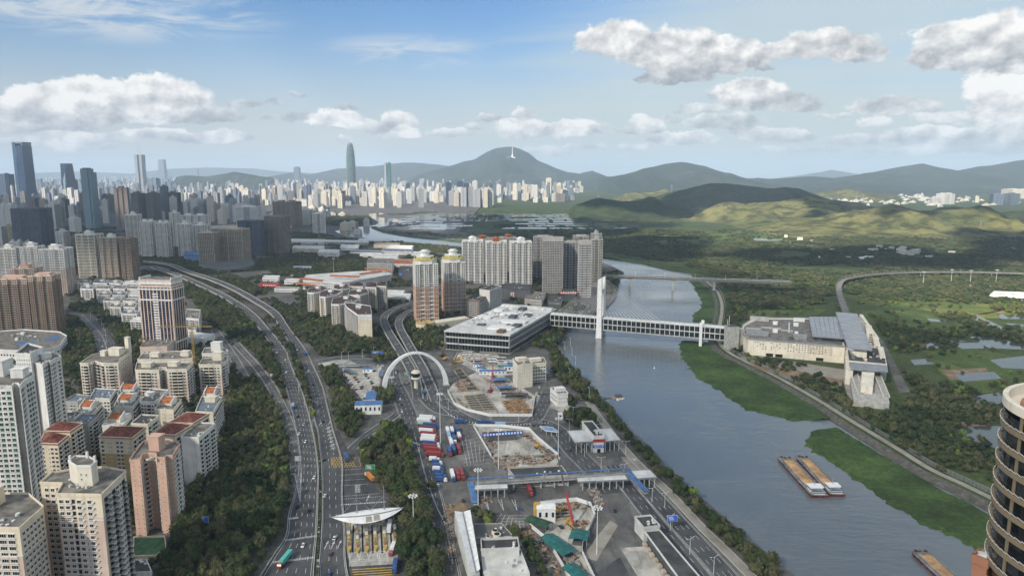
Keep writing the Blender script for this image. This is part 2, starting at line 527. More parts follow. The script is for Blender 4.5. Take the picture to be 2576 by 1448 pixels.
HK_ROAD = [(2620, 1318), (2504, 1258), (2426, 1220), (2337, 1178), (2250, 1124), (2144, 1060), (2046, 999), (1947, 944), (1873, 908), (1836, 888), (1812, 866),
   (1806, 840), (1811, 808), (1815, 785), (1814, 759), (1803, 732), (1782, 712), (1760, 700)]
hk = smooth_path(pts(HK_ROAD), 5)
rl, rr = ribbon(hk, 5.5)                    # heading up the river: right side = inland
rb = [tuple(p)[:2] for p in rl]             # river side
up_bank = [P(x, y, 0) for x, y in [(1738, 684), (1689, 677), (1615, 660), (1517, 646), (1400, 630), (1290, 617)]]
mb = MB()
rp = rb + [(p.x, p.y) for p in up_bank] + [(-150, 2600), (-250, 39000), (30000, 26000), (30000, -300), (420, -300), (330, 0)]
rp = list(reversed(rp))
mb.prism(rp, -3.65, 0.02, 0, bottom=False)
tag(mb.build('wetland', M_WET), kind='structure')
mb = MB()
mb.poly([(-250, -80), (1500, -80), (1500, 1500), (1200, 2000), (-120, 2000), (-120, 900)], -3.0)
tag(mb.build('river', M_RIVER), kind='structure')
# upper reach of the river seen beyond the towers
UP = [(842, 581), (869, 596), (931, 600), (1029, 609), (1163, 620), (1310, 634), (1310, 622), (1160, 612), (1029, 598), (965, 587), (932, 574), (945, 573),
  (980, 567), (1022, 558), (1020, 555), (992, 550), (962, 548), (946, 543), (966, 537), (956, 535), (928, 538), (928, 544), (944, 553), (952, 560), (944, 566), (881, 574)]
mb = MB()
mb.poly([tuple(P(x, y))[:2] for x, y in UP], 0.08)
tag(mb.build('upper_river', M_POND), kind='structure')
# reed bank along the far side of the upper reach
mb = MB()
LB = smooth_path(pts([(936, 570), (962, 582), (1030, 594), (1160, 608), (1310, 619), (1517, 640), (1615, 655), (1700, 672), (1775, 690), (1810, 700)]), 5)
a, b = ribbon(LB, 11, 4)
for i in range(len(a) - 1):
 mb.prism([b[i], b[i + 1], a[i + 1], a[i]], 0.0, 1.6 + 0.4 * (i % 2), bottom=False)
tag(mb.build('reed_bank', M_MARSH), kind='structure')
# marshes at the foot of the right bank: lumpy mats of grass just above the water
MARSH1 = [(1715, 857), (1710, 866), (1712, 884), (1730, 920), (1745, 944), (1787, 972), (1829, 1001), (1874, 1028), (1900, 1036), (1935, 1045), (1965, 1050), (1992, 1059), (2020, 1056), (2043, 1058)]
MARSH1R = [(1772, 862), (1775, 870), (1786, 884), (1826, 906), (1860, 923), (1905, 948), (1930, 960), (1968, 983), (2000, 1003), (2030, 1020), (2050, 1032), (2056, 1036), (2068, 1045), (2078, 1055)]
MARSH2 = [(2040, 1085), (2023, 1119), (2037, 1130), (2080, 1158), (2118, 1180), (2160, 1211), (2217, 1255), (2250, 1278), (2288, 1297), (2337, 1324), (2380, 1345), (2424, 1366), (2471, 1395), (2560, 1440), (2620, 1460)]
MARSH2R = [(2090, 1078), (2115, 1092), (2140, 1107), (2185, 1134), (2220, 1156), (2255, 1176), (2305, 1208), (2330, 1222), (2360, 1240), (2400, 1258), (2430, 1275), (2460, 1292), (2500, 1316), (2560, 1350), (2620, 1376)]
MARSH3 = [(1741, 808), (1743, 794), (1752, 783), (1762, 774), (1763, 762), (1760, 749), (1752, 735), (1745, 722), (1733, 706)]
MARSH3R = [(1796, 812), (1800, 796), (1803, 785), (1803, 776), (1803, 762), (1800, 749), (1792, 736), (1780, 722), (1764, 709)]
def marsh(A, B, nm, nsub=14, mt=M_MARSH):
 a = smooth_path(pts(A, -3.0), 8)
 b = smooth_path(pts(B, -2.0), 8)
 b = [p + Vector((5.5, 2.5, 0)) if nm else p for p in b]
 n = len(a)
 mb = MB()
 vs = []
 for i in range(n):
  for k in range(nsub + 1):
   f = k / nsub
   p = a[i].lerp(b[i], f)
   e = 6.0 * mnoise.noise(Vector((p.x * 0.05, p.y * 0.05, 3))) + 6.5 * mnoise.noise(Vector((p.x * 0.2, p.y * 0.2, 1))) if k == 0 else 0
   d = (a[i] - b[i]).normalized()
   z = -3.2 + (0 if k == 0 else 1.15 + 0.4 * f + 0.9 * mnoise.noise(Vector((p.x * 0.12, p.y * 0.12, 7))) + 0.7 * mnoise.noise(Vector((p.x * .4, p.y * .4, 5))))
   vs.append((p.x + d.x * e, p.y + d.y * e, z))
 fs = []
 for i in range(n - 1):
  for k in range(nsub):
   q = i * (nsub + 1) + k
   fs.append((q, q + 1, q + nsub + 2, q + nsub + 1))
 mb.add(vs, fs)
 o = mb.build(nm, mt, smooth=True)
 return tag(o, kind='structure')
marsh(MARSH1, MARSH1R, 'marsh')
marsh(MARSH2, MARSH2R, 'marsh')
marsh(MARSH3, MARSH3R, 'marsh')
# embankment slope, patrol road and kerbs on the right bank
mb = MB()
i0 = [(p[0], p[1]) for p in rl]
o1, _ = ribbon(hk, 13)
M_STONE = ground_mat('stone_slope', [(.06, .06, .05), (.11, .105, .09), (.17, .16, .14)], 0.25, fine=1.2)
for i in range(len(i0) - 1):
 mb.quad((*o1[i], -2.6), (*i0[i], 0.0), (*i0[i + 1], 0.0), (*o1[i + 1], -2.6))
tag(mb.build('stone_embankment', M_STONE), kind='structure')
mb = MB()
a, b = ribbon(hk, 2.6, -0.6)
strip_mesh(mb, a, b, 0.12)
tag(mb.build('patrol_road', M_PATH), kind='structure')
mb = MB()
a, b = ribbon(hk, 1.2, 4.0)
strip_mesh(mb, a, b, 0.10)
tag(mb.build('grass_verge', M_WET), kind='structure')
# hills
def hill_mat(name, cols, scale, fine=0.03, tree=0.0):
 m = bpy.data.materials.new(name)
 m.use_nodes = True
 t = NT(m.node_tree)
 b = m.node_tree.nodes['Principled BSDF']
 b.inputs['Roughness'].default_value = 0.95
 b.inputs['Specular IOR Level'].default_value = 0.1
 co = t.n('ShaderNodeTexCoord').outputs['Object']
 n1 = t.noise(co, scale, 7, 0.65).outputs[0]
 c = t.ramp(n1, [(0.3 + 0.4 * i / (len(cols) - 1), k) for i, k in enumerate(cols)])
 n2 = t.noise(co, fine, 5, 0.65).outputs[0]
 c = t.mix(t.ss(n2, 0.40, 0.62, 0.0, 0.85), c, (.024, .036, .018))
 t.put(b.inputs['Base Color'], c)
 bp = t.n('ShaderNodeBump')
 bp.inputs['Strength'].default_value = 0.5
 bp.inputs['Distance'].default_value = 6.0
 t.put(bp.inputs['Height'], n2)
 t.put(b.inputs['Normal'], bp)
 MATS[name] = m
 return m
M_HILLG = hill_mat('grassy_hill', [(.075, .095, .036), (.165, .16, .06), (.24, .205, .09)], 0.004, 0.016)
M_HILLD = hill_mat('wooded_hill', [(.030, .045, .02), (.05, .07, .03), (.09, .095, .045)], 0.003, 0.02)
M_MOUNT = hill_mat('mountain_side', [(.028, .038, .038), (.042, .053, .048), (.075, .08, .06)], 0.0012, 0.006)
def ridge(name, sil, Y, wf, wb, m, nx=110, ny=26, rough=0.16, seed=0, spur=1.0, yvar=0.0):
 cs = [PY(x, y, Y) for x, y in sil]
 xs = [c.x for c in cs]
 zs = [max(c.z, 2.0) for c in cs]
 X = np.linspace(xs[0], xs[-1], nx)
 vs, fs = [], []
 zmax = max(zs)
 for j in range(ny + 1):
  v = -1 + 2 * j / ny
  for i, x in enumerate(X):
   d = abs(v) * (wf if v < 0 else wb)
   a = abs(v)
   prof = (1 - a) ** 1.25 if v < 0 else (1 - a)
   w = spur * wf * 0.30 * mnoise.noise(Vector((x / (wf * 0.9), v * 1.3 + seed, seed * 1.7))) * min(1, a * 2.5)
   zr = float(np.interp(x + w, xs, zs))
   n1 = mnoise.fractal(Vector((x / (wf * 0.35), (v * wf) / (wf * 0.6), seed + 2.0)), 0.9, 2.0, 5)
   gul = abs(mnoise.noise(Vector((x / (wf * 0.28), v * 0.9, seed + 5.0))))
   z = zr * prof * (1 + rough * 2.2 * n1 * min(1, a * 2) - rough * 1.8 * gul * min(1, a * 2.2) * (1 - a))
   z += zmax * 0.012 * mnoise.noise(Vector((x / (wf * .06), v * 8, seed))) * (1 - a)
   edge = min(1.0, min(i, nx - 1 - i) / (nx * 0.05))
   vs.append((x, Y + v * (wf if v < 0 else wb) + yvar * mnoise.noise(Vector((x / wf, 0, seed))) * (1 - a) * 0, max(-2.5, z * edge - 4 * a)))
 for j in range(ny):
  for i in range(nx - 1):
   q = j * nx + i
   fs.append((q, q + 1, q + nx + 1, q + nx))
 mb = MB()
 mb.add(vs, fs)
 o = mb.build(name, m, smooth=True)
 return tag(o, kind='structure')
ridge('hills', [(-100, 442), (60, 436), (200, 431), (330, 437), (420, 425), (520, 421), (640, 424), (700, 431), (800, 436), (900, 440)], 26000, 3000, 3000, M_MOUNT, 90, 14, seed=11)
ridge('hills', [(430, 447), (470, 441), (520, 444), (560, 438), (590, 432), (620, 437), (660, 444), (700, 448)], 9800, 400, 500, M_MOUNT, 90, 16, seed=12)
ridge('mountains', [(640, 449), (709, 440), (741, 433), (780, 439), (827, 429), (849, 424), (870, 423), (899, 418), (931, 419), (988, 412), (1015, 409), (1040, 409), (1079, 412), (1102, 414), (1129, 418), (1166, 412), (1200, 425), (1300, 440)],
  15500, 2600, 2500, M_MOUNT, 120, 26, seed=1)
ridge('mountains', [(1020, 446), (1080, 432), (1129, 418), (1166, 407), (1193, 401), (1227, 381), (1247, 373), (1270, 370), (1290, 369), (1307, 374), (1329, 384), (1351, 402), (1393, 421), (1428, 433), (1460, 437), (1490, 429), (1507, 436), (1526, 444), (1570, 452), (1620, 456)],
  12500, 3200, 3000, M_MOUNT, 190, 40, seed=2, rough=.3)
ridge('mountains', [(1500, 456), (1564, 443), (1593, 433), (1615, 425), (1645, 419), (1674, 412), (1714, 407), (1738, 411), (1775, 418), (1800, 430), (1832, 447), (1844, 452), (1886, 455), (1930, 459)],
  9200, 2300, 2300, M_MOUNT, 150, 34, seed=3, rough=.28)
ridge('mountains', [(1960, 450), (2020, 446), (2060, 434), (2090, 427), (2130, 433), (2170, 444), (2220, 452)], 21000, 2500, 2500, M_MOUNT, 50, 14, seed=4)
ridge('mountains', [(1830, 456), (1886, 450), (1905, 447), (1941, 451), (1976, 448), (2039, 443), (2079, 446), (2099, 449), (2145, 442), (2173, 436), (2205, 432), (2222, 437), (2256, 426), (2286, 416), (2320, 411), (2350, 418), (2389, 433), (2409, 432), (2459, 419), (2495, 416), (2532, 409), (2576, 402), (2640, 396), (2740, 402), (2900, 425), (3000, 440)],
  9800, 2600, 3000, M_MOUNT, 190, 36, seed=5, rough=.28)
ridge('hills', [(1560, 486), (1600, 484), (1640, 484), (1674, 475), (1700, 481), (1730, 489), (1780, 496)], 5600, 500, 600, M_HILLG, 50, 16, seed=6)
ridge('hills', [(2000, 492), (2046, 488), (2090, 478), (2120, 473), (2150, 478), (2190, 486), (2240, 490), (2280, 494)], 6200, 700, 700, M_HILLG, 50, 16, seed=16)
ridge('hills', [(1430, 522), (1475, 506), (1504, 497), (1529, 501), (1566, 506), (1608, 504), (1633, 494), (1648, 497), (1665, 506), (1700, 515), (1740, 522)], 3700, 420, 500, M_HILLD, 80, 20, seed=7)
ridge('hills', [(1600, 520), (1650, 500), (1689, 486), (1714, 478), (1751, 469), (1788, 460), (1825, 461), (1862, 465), (1905, 470), (1941, 474), (1978, 470), (2010, 474), (2040, 485), (2080, 500), (2120, 505), (2200, 520)],
  4300, 900, 800, M_HILLD, 140, 32, seed=8, rough=.24)
ridge('hills', [(1690, 560), (1736, 548), (1780, 524), (1810, 511), (1837, 506), (1870, 512), (1900, 522), (1941, 512), (1990, 500), (2034, 493), (2070, 499), (2110, 510), (2138, 507), (2165, 510), (2190, 523), (2240, 540)],
  3350, 620, 500, M_HILLG, 180, 40, seed=9, rough=.42)
ridge('hills', [(1880, 590), (1930, 570), (1990, 555), (2060, 547), (2130, 533), (2180, 528), (2225, 517), (2254, 514), (2280, 522), (2310, 530), (2350, 530), (2400, 528), (2435, 522), (2465, 516), (2490, 521), (2520, 541), (2560, 560), (2600, 566), (2680, 572), (2760, 580)],
  2750, 520, 480, M_HILLG, 190, 40, seed=10, rough=.42)
ridge('hills', [(2420, 548), (2480, 540), (2520, 533), (2560, 530), (2620, 528), (2700, 540), (2800, 552)], 3400, 400, 400, M_HILLD, 50, 14, seed=13)
# clouds that shade the foreground (overhead and behind the viewpoint)
def shade_mat(nm, thin):
 m = bpy.data.materials.new(nm)
 m.use_nodes = True
 t = NT(m.node_tree)
 m.node_tree.nodes.clear()
 d = t.n('ShaderNodeBsdfDiffuse')
 d.inputs[0].default_value = (.96, .965, .97, 1)
 tr = t.n('ShaderNodeBsdfTranslucent')
 tr.inputs[0].default_value = (.98, .985, .99, 1)
 mx = t.n('ShaderNodeMixShader')
 mx.inputs[0].default_value = 0.85
 t.put(mx.inputs[1], d)
 t.put(mx.inputs[2], tr)
 tp = t.n('ShaderNodeBsdfTransparent')
 m2 = t.n('ShaderNodeMixShader')
 m2.inputs[0].default_value = thin
 t.put(m2.inputs[1], mx)
 t.put(m2.inputs[2], tp)
 mx = m2
 o = t.n('ShaderNodeOutputMaterial')
 t.put(o.inputs[0], mx)
 return m
M_CLOUD, M_CLOUDT = shade_mat('cloud_vapour', .12), shade_mat('thin_cloud_vapour', .60)
ALT = 1500.0
_bm = bmesh.new()
bmesh.ops.create_icosphere(_bm, subdivisions=3, radius=1.0)
ICO_V = np.array([v.co[:] for v in _bm.verts])
ICO_F = np.array([[v.index for v in f.verts] for f in _bm.faces])
_bm.free()
def shade_cloud(blobs, seed):
 R = random.Random(seed)
 off = Vector((SUND.x, SUND.y)) * (ALT / SUND.z)
 V, F = [], []
 for (x, y, r) in blobs:
  for k in range(5):
   rr = r * (0.72 if k == 0 else R.uniform(0.35, 0.6))
   a = R.uniform(0, 2 * pi)
   q = 0 if k == 0 else r * R.uniform(0.45, 0.75)
   c = Vector((x + off.x + q * cos(a), y + off.y + q * sin(a), ALT + R.uniform(-60, 120)))
   n = np.array([mnoise.fractal(Vector(v) * 2.0 + c * 0.01, 0.8, 2.0, 4) for v in ICO_V])
   p = ICO_V * rr * (1 + 0.22 * n)[:, None] * (1, 1, 0.32) + np.array(c)
   F.append(ICO_F + sum(len(q_) for q_ in V))
   V.append(p)
 me = bpy.data.meshes.new('cloud')
 me.from_pydata(np.concatenate(V).tolist(), [], np.concatenate(F).tolist())
 me.materials.append(M_CLOUDT if seed == 1 else M_CLOUD)
 o = put('cloud', me, kind='stuff')
 rm = o.modifiers.new('merge', 'REMESH')
 rm.mode = 'VOXEL'
 rm.voxel_size = 38
 rm.use_smooth_shade = True
 return o
shade_cloud([(-250, 300, 420), (250, 350, 380), (-700, 700, 500), (-150, 900, 500), (330, 850, 300), (700, 350, 420), (480, 640, 300), (-1300, 900, 600), (50, 1450, 420), (-500, 1500, 500), (-250, -150, 400), (350, -150, 400)], 1)
shade_cloud([(-1200, 1800, 600), (-1900, 2400, 700), (-900, 2500, 550), (-2600, 3200, 800), (-1700, 3500, 700), (-700, 3000, 300)], 2)
shade_cloud([(300, 2000, 330), (700, 1740, 270), (1050, 1790, 260), (1450, 1850, 300), (0, 2600, 450), (350, 3000, 380), (-100, 3300, 300)], 3)
shade_cloud([(800, 3700, 260), (1300, 4200, 480), (1900, 4200, 480), (700, 3900, 330), (2100, 3900, 350)], 4)
shade_cloud([(1750, 2050, 300), (2200, 2200, 300), (1540, 3270, 250), (1580, 2820, 150), (1900, 2820, 240), (1700, 2400, 180), (2050, 2420, 180), (1300, 2980, 110)], 5)
# haze
M_HAZE = bpy.data.materials.new('haze')
M_HAZE.use_nodes = True
_t = NT(M_HAZE.node_tree)
M_HAZE.node_tree.nodes.clear()
_v = _t.n('ShaderNodeVolumePrincipled')
_v.inputs['Color'].default_value = (.66, .82, 1.0, 1)
_v.inputs['Density'].default_value = 4.8e-5
_v.inputs['Anisotropy'].default_value = 0.0
_o = _t.n('ShaderNodeOutputMaterial')
M_HAZE.node_tree.links.new(_v.outputs[0], _o.inputs['Volume'])
mb = MB()
mb.box(0, 0, -5.0, 84000, 84000, 935.0)
hz = mb.build('haze', M_HAZE, kind='stuff')
# trees
def leaf_mat(name, cols, sat=0.18):
 m = bpy.data.materials.new(name)
 m.use_nodes = True
 t = NT(m.node_tree)
 b = m.node_tree.nodes['Principled BSDF']
 b.inputs['Roughness'].default_value = 0.7
 b.inputs['Specular IOR Level'].default_value = 0.15
 oi = t.n('ShaderNodeObjectInfo')
 pn = t.noise(oi.outputs['Location'], 0.012, 3, 0.6).outputs[0]
 rnd = t.m('MULTIPLY_ADD', oi.outputs['Random'], .5, t.ss(pn, .3, .7, -.05, .55))
 co = t.n('ShaderNodeTexCoord').outputs['Object']
 n1 = t.noise(co, 0.5, 3, 0.6).outputs[0]
 c = t.ramp(rnd, [(i / (len(cols) - 1), k) for i, k in enumerate(cols)])
 hs = t.n('ShaderNodeHueSaturation')
 t.put(hs.inputs['Color'], c)
 t.put(hs.inputs['Value'], t.m('MULTIPLY_ADD', n1, 2.0, 0.05))
 t.put(b.inputs['Base Color'], hs.outputs[0])
 MATS[name] = m
 return m
M_LEAF = leaf_mat('leaves_dark', [(.018, .028, .014), (.026, .042, .018), (.036, .056, .020), (.052, .062, .026), (.078, .075, .038), (.06, .088, .026)])
M_LEAFB = leaf_mat('leaves_bright', [(.09, .14, .025), (.13, .18, .035), (.16, .19, .04)])
M_LEAFO = leaf_mat('leaves_olive', [(.05, .056, .026), (.078, .08, .038), (.10, .10, .048), (.08, .098, .036)])
M_BARK = mat('bark', (.10, .08, .06), 0.9)
def crown_mesh(name, r, h, nleaf, size, m, seed, lobes=7, core=1, low=0.0):
 R = random.Random(seed)
 mb = MB()
 L = []
 for k in range(lobes):
  a = 2 * pi * k / lobes + R.uniform(-.5, .5)
  q = 0 if k == 0 else R.uniform(0.30, 0.62)
  L.append((q * r * cos(a), q * r * sin(a), h * (R.uniform(0.40, 0.72) if k else 0.66), r * R.uniform(0.38, 0.6), h * R.uniform(0.22, 0.36)))
 if core:
  for (x, y, z, rr, hh) in L:
   n = 6
   mb.lathe([(0.02, z - hh * .75), (rr * .62, z - hh * .3), (rr * .72, z + hh * .15), (rr * .40, z + hh * .62), (.02, z + hh * .8)], n, x, y)
 for k in range(nleaf):
  x, y, z, rr, hh = R.choice(L)
  u, t = R.uniform(-0.55, 1), R.uniform(0, 2 * pi)
  s = sqrt(max(0, 1 - u * u))
  q = R.uniform(0.78, 1.12)
  c = Vector((x + rr * q * s * cos(t), y + rr * q * s * sin(t), max(low, z + hh * q * u)))
  n = Vector((s * cos(t) + R.uniform(-.7, .7), s * sin(t) + R.uniform(-.7, .7), u + R.uniform(-.3, .9))).normalized()
  a = n.orthogonal().normalized()
  a.rotate(Matrix.Rotation(R.uniform(0, 2 * pi), 3, n))
  b = n.cross(a)
  s1, s2 = size * R.uniform(0.6, 1.3), size * R.uniform(0.45, 0.9)
  mb.quad(c - a * s1 * .5, c - b * s2 * .5, c + a * s1 * .5, c + b * s2 * .5)
 me = mb.mesh(name, m)
 return me
def trunk_mesh(name, h, r):
 mb = MB()
 mb.cyl(0, 0, 0, h * .6, r, r * .6, 7)
 for k in range(4):
  a = k * 1.7
  mb.bar((0, 0, h * .4), (1.6 * cos(a), 1.6 * sin(a), h * .75), r * .5)
 return mb.mesh(name, M_BARK)
TREE_NEAR = []
for i, (r, h, mm) in enumerate([(4.2, 9.0, M_LEAF), (3.6, 8.0, M_LEAF), (4.8, 10.0, M_LEAF), (3.2, 9.5, M_LEAFO), (3.4, 7.0, M_LEAFB)]):
 TREE_NEAR.append((crown_mesh('crown', r, h, 420, 0.95, mm, 20 + i, lobes=8), trunk_mesh('trunk', h, 0.25)))
PROTO = bpy.data.collections.new('tree_kinds')           # shapes for the woods; not linked to the scene
PROTO_FAR = bpy.data.collections.new('far_tree_kinds')
for i, (r, h, mm) in enumerate([(4.0, 9.0, M_LEAF), (4.6, 9.5, M_LEAF), (3.4, 8.0, M_LEAF), (3.8, 10.0, M_LEAFO), (3.2, 7.5, M_LEAFB)]):
 PROTO.objects.link(bpy.data.objects.new('wood_tree_%d' % i, crown_mesh('wood_crown', r, h, 210, 1.25, mm, 40 + i)))
for i, (r, h, mm) in enumerate([(7.5, 9.0, M_LEAF), (8.5, 10.0, M_LEAF), (6.5, 8.0, M_LEAFO), (6.0, 7.0, M_LEAFO)]):
 PROTO_FAR.objects.link(bpy.data.objects.new('far_tree_%d' % i, crown_mesh('far_crown', r, h, 90, 3.0, mm, 60 + i, lobes=6)))
def gn_forest():
 ng = bpy.data.node_groups.new('plant_wood', 'GeometryNodeTree')
 ng.interface.new_socket('Geometry', in_out='INPUT', socket_type='NodeSocketGeometry')
 ng.interface.new_socket('Kinds', in_out='INPUT', socket_type='NodeSocketCollection')
 ng.interface.new_socket('Geometry', in_out='OUTPUT', socket_type='NodeSocketGeometry')
 N, L = ng.nodes.new, ng.links.new
 gi, go = N('NodeGroupInput'), N('NodeGroupOutput')
 ci = N('GeometryNodeCollectionInfo')
 ci.inputs['Separate Children'].default_value = True
 ci.inputs['Reset Children'].default_value = True
 L(gi.outputs['Kinds'], ci.inputs['Collection'])
 ip = N('GeometryNodeInstanceOnPoints')
 ip.inputs['Pick Instance'].default_value = True
 L(gi.outputs['Geometry'], ip.inputs['Points'])
 L(ci.outputs[0], ip.inputs['Instance'])
 def attr(nm, ty):
  a = N('GeometryNodeInputNamedAttribute')
  a.data_type = ty
  a.inputs['Name'].default_value = nm
  return a.outputs['Attribute']
 L(attr('kind_index', 'INT'), ip.inputs['Instance Index'])
 L(attr('size', 'FLOAT_VECTOR'), ip.inputs['Scale'])
 L(attr('turn', 'FLOAT_VECTOR'), ip.inputs['Rotation'])
 L(ip.outputs[0], go.inputs[0])
 return ng
GN_WOOD = gn_forest()
def wood(name, P3, idx, scl, kinds, turn=None, label=None, rs=1):
 me = bpy.data.meshes.new(name)
 n = len(P3)
 me.from_pydata([tuple(p) for p in P3], [], [])
 a = me.attributes.new('kind_index', 'INT', 'POINT')
 a.data.foreach_set('value', np.asarray(idx, np.int32))
 a = me.attributes.new('size', 'FLOAT_VECTOR', 'POINT')
 a.data.foreach_set('vector', np.asarray(scl, np.float32).ravel())
 rr = np.random.RandomState(rs)
 t = np.zeros((n, 3), np.float32)
 t[:, 2] = rr.uniform(0, 6.28, n)
 a = me.attributes.new('turn', 'FLOAT_VECTOR', 'POINT')
 a.data.foreach_set('vector', t.ravel())
 o = put(name, me, kind='stuff')
 md = o.modifiers.new('plant', 'NODES')
 md.node_group = GN_WOOD
 for it in GN_WOOD.interface.items_tree:
  if it.in_out == 'INPUT' and it.name == 'Kinds':
   md[it.identifier] = kinds
 return o
def scatter(polyW, step, seed, excl=(), jit=0.45):
 rr = np.random.RandomState(seed)
 xs = [p[0] for p in polyW]
 ys = [p[1] for p in polyW]
 X, Y = np.meshgrid(np.arange(min(xs), max(xs), step), np.arange(min(ys), max(ys), step))
 X = X.ravel() + rr.uniform(-jit, jit, X.size) * step
 Y = Y.ravel() + rr.uniform(-jit, jit, Y.size) * step
 k = in_poly(X, Y, polyW)
 for e in excl:
  k &= ~in_poly(X, Y, e)
 return np.stack([X[k], Y[k]], 1)
# roads
ROAD_POLYS = []
def road_rows(name, rows, zoff, m, rail=True, zfun=None, add_poly=True, rail_h=0.9, skirt=0.0, railm=None):
 L = smooth_path([P(a, y, (zfun(y) if zfun else 0)) for a, b, y in rows], 6)
 Rr = smooth_path([P(b, y, (zfun(y) if zfun else 0)) for a, b, y in rows], 6)
 mb = MB()
 for i in range(len(L) - 1):
  mb.quad((L[i].x, L[i].y, L[i].z + zoff), (Rr[i].x, Rr[i].y, Rr[i].z + zoff), (Rr[i + 1].x, Rr[i + 1].y, Rr[i + 1].z + zoff), (L[i + 1].x, L[i + 1].y, L[i + 1].z + zoff))
 o = tag(mb.build(name, m), kind='structure')
 if skirt:
  sk = MB()
  for E in (L, Rr):
   for i in range(len(E) - 1):
    if max(E[i].z, E[i + 1].z) > 0.5:
     a, b = E[i], E[i + 1]
     sk.quad((a.x, a.y, max(a.z - skirt, 0)), (b.x, b.y, max(b.z - skirt, 0)), (b.x, b.y, b.z + zoff), (a.x, a.y, a.z + zoff))
  if sk.f: sk.build('deck_side', M_PARA, o)
 if rail:
  rm = MB()
  for E in ((L, Rr) if rail is True else (L,) if rail == 'L' else (Rr,)):
   for i in range(len(E) - 1):
    a, b = E[i], E[i + 1]
    rm.bar((a.x, a.y, a.z + rail_h / 2 + zoff), (b.x, b.y, b.z + rail_h / 2 + zoff), 0.45, rail_h)
  rm.build('parapet', railm or M_PARA, o)
 if add_poly:
  ROAD_POLYS.append([(p.x, p.y) for p in L] + [(p.x, p.y) for p in reversed(Rr)])
 return o, L, Rr
def dashes(road, L, R, fracs, z, w=0.22, on=5, off=8, solid=(), m=None, name='lane_marking', z_from=None):
 mb = MB()
 for f, is_solid in [(f, False) for f in fracs] + [(f, True) for f in solid]:
  path = [L[i].lerp(R[i], f) for i in range(len(L))]
  d, acc = 0, []
  for i in range(len(path) - 1):
   a, b = path[i], path[i + 1]
   ln = (b - a).length
   k = 0.0
   while k < ln:
    ph = (d + k) % (on + off)
    st = min(ln, k + (on - ph if ph < on else on + off - ph) + 1e-4) if not is_solid else ln
    if is_solid or ph < on:
     p, q = a.lerp(b, k / ln), a.lerp(b, st / ln)
     t = (b - a).normalized()
     nrm = Vector((-t.y, t.x, 0)) * w / 2
     up = Vector((0, 0, z))
     mb.quad(p + nrm + up, p - nrm + up, q - nrm + up, q + nrm + up)
    k = st
   d += ln
 if mb.f:
  return mb.build(name, m or M_LINE, road, kind='stuff')
M_PARA = mat('concrete_parapet', (.40, .39, .36), 0.85, dirt=0.35)
M_CONCW = mat('weathered_concrete', (.42, .41, .38), 0.85, dirt=0.45, streak=True)
def zramp(y):
 return max(0.0, min(7.5, (860 - y) * 0.075)) if y < 860 else 0.0
EXL = [(640, 790, 1475), (656, 788, 1448), (690, 792, 1395), (719, 796, 1349), (727, 799, 1291), (742, 800, 1240), (752, 801, 1183), (752, 794, 1121), (744, 785, 1077), (732, 772, 1023), (719, 756, 974),
  (700, 734, 924), (683, 714, 875), (653, 675, 826), (614, 638, 786), (560, 582, 748), (510, 532, 723), (450, 470, 696), (400, 418, 679), (378, 394, 671)]
EXR = [(801, 886, 1475), (801, 875, 1448), (805, 868, 1395), (809, 868, 1349), (811, 864, 1291), (811, 861, 1240), (809, 862, 1171), (804, 852, 1127), (799, 838, 1083), (792, 833, 1060), (784, 824, 1023), (771, 812, 974),
  (752, 790, 924), (733, 765, 875), (707, 728, 826), (678, 700, 786), (634, 656, 757), (585, 607, 729), (530, 552, 705), (461, 479, 682), (419, 436, 665), (360, 375, 657)]
exl, L1, R1 = road_rows('expressway', EXL, 0.05, M_ASPH, zfun=zramp, skirt=2.0)
dashes(exl, L1, R1, (0.27, 0.46, 0.65, 0.84), 0.09, solid=(0.06, 0.95))
exr, L2, R2 = road_rows('expressway', EXR, 0.05, M_ASPH, zfun=zramp, skirt=2.0)
dashes(exr, L2, R2, (0.36, 0.66), 0.09, solid=(0.06, 0.95))
RAMPA = [(672, 744, 1052), (668, 737, 1035), (684, 722, 1010)]
ra = smooth_path(pts([(585, 850), (604, 876), (633, 907), (668, 950), (698, 1000), (722, 1052), (738, 1110), (744, 1180), (738, 1240)]), 6)
a, b = ribbon(ra, 4.6)
rA = [Vector((*p, 0)) for p in a]
rB = [Vector((*p, 0)) for p in b]
mb = MB()
strip_mesh(mb, a, b, 0.03)
rampo = tag(mb.build('slip_road', M_ASPH2), kind='structure')
dashes(rampo, rA, rB, (0.5,), 0.07, solid=(0.08, 0.92))
ROAD_POLYS.append(a + list(reversed(b)))
rm = MB()
for i in range(0, 24):
 rm.bar((*a[i], 0.4), (*a[i + 1], 0.4), 0.35, 0.9)
 rm.bar((*b[i], 0.4), (*b[i + 1], 0.4), 0.35, 0.9)
rm.build('parapet', M_PARA, rampo)
def road_line(name, D, half, z, m, lanes=(), solid=(0.06, 0.94), kerb=True, zf=None):
 p = smooth_path(pts(D), 6)
 a, b = ribbon(p, half)
 mb = MB()
 strip_mesh(mb, a, b, z)
 o = tag(mb.build(name, m), kind='structure')
 dashes(o, [Vector((*q, 0)) for q in a], [Vector((*q, 0)) for q in b], lanes, z + 0.04, solid=solid)
 if kerb:
  k = MB()
  for E in (a, b):
   for i in range(len(E) - 1):
    k.bar((*E[i], z + 0.03), (*E[i + 1], z + 0.03), 0.3, 0.16)
  k.build('kerb', M_PARA, o)
 ROAD_POLYS.append(a + list(reversed(b)))
 return o, a, b
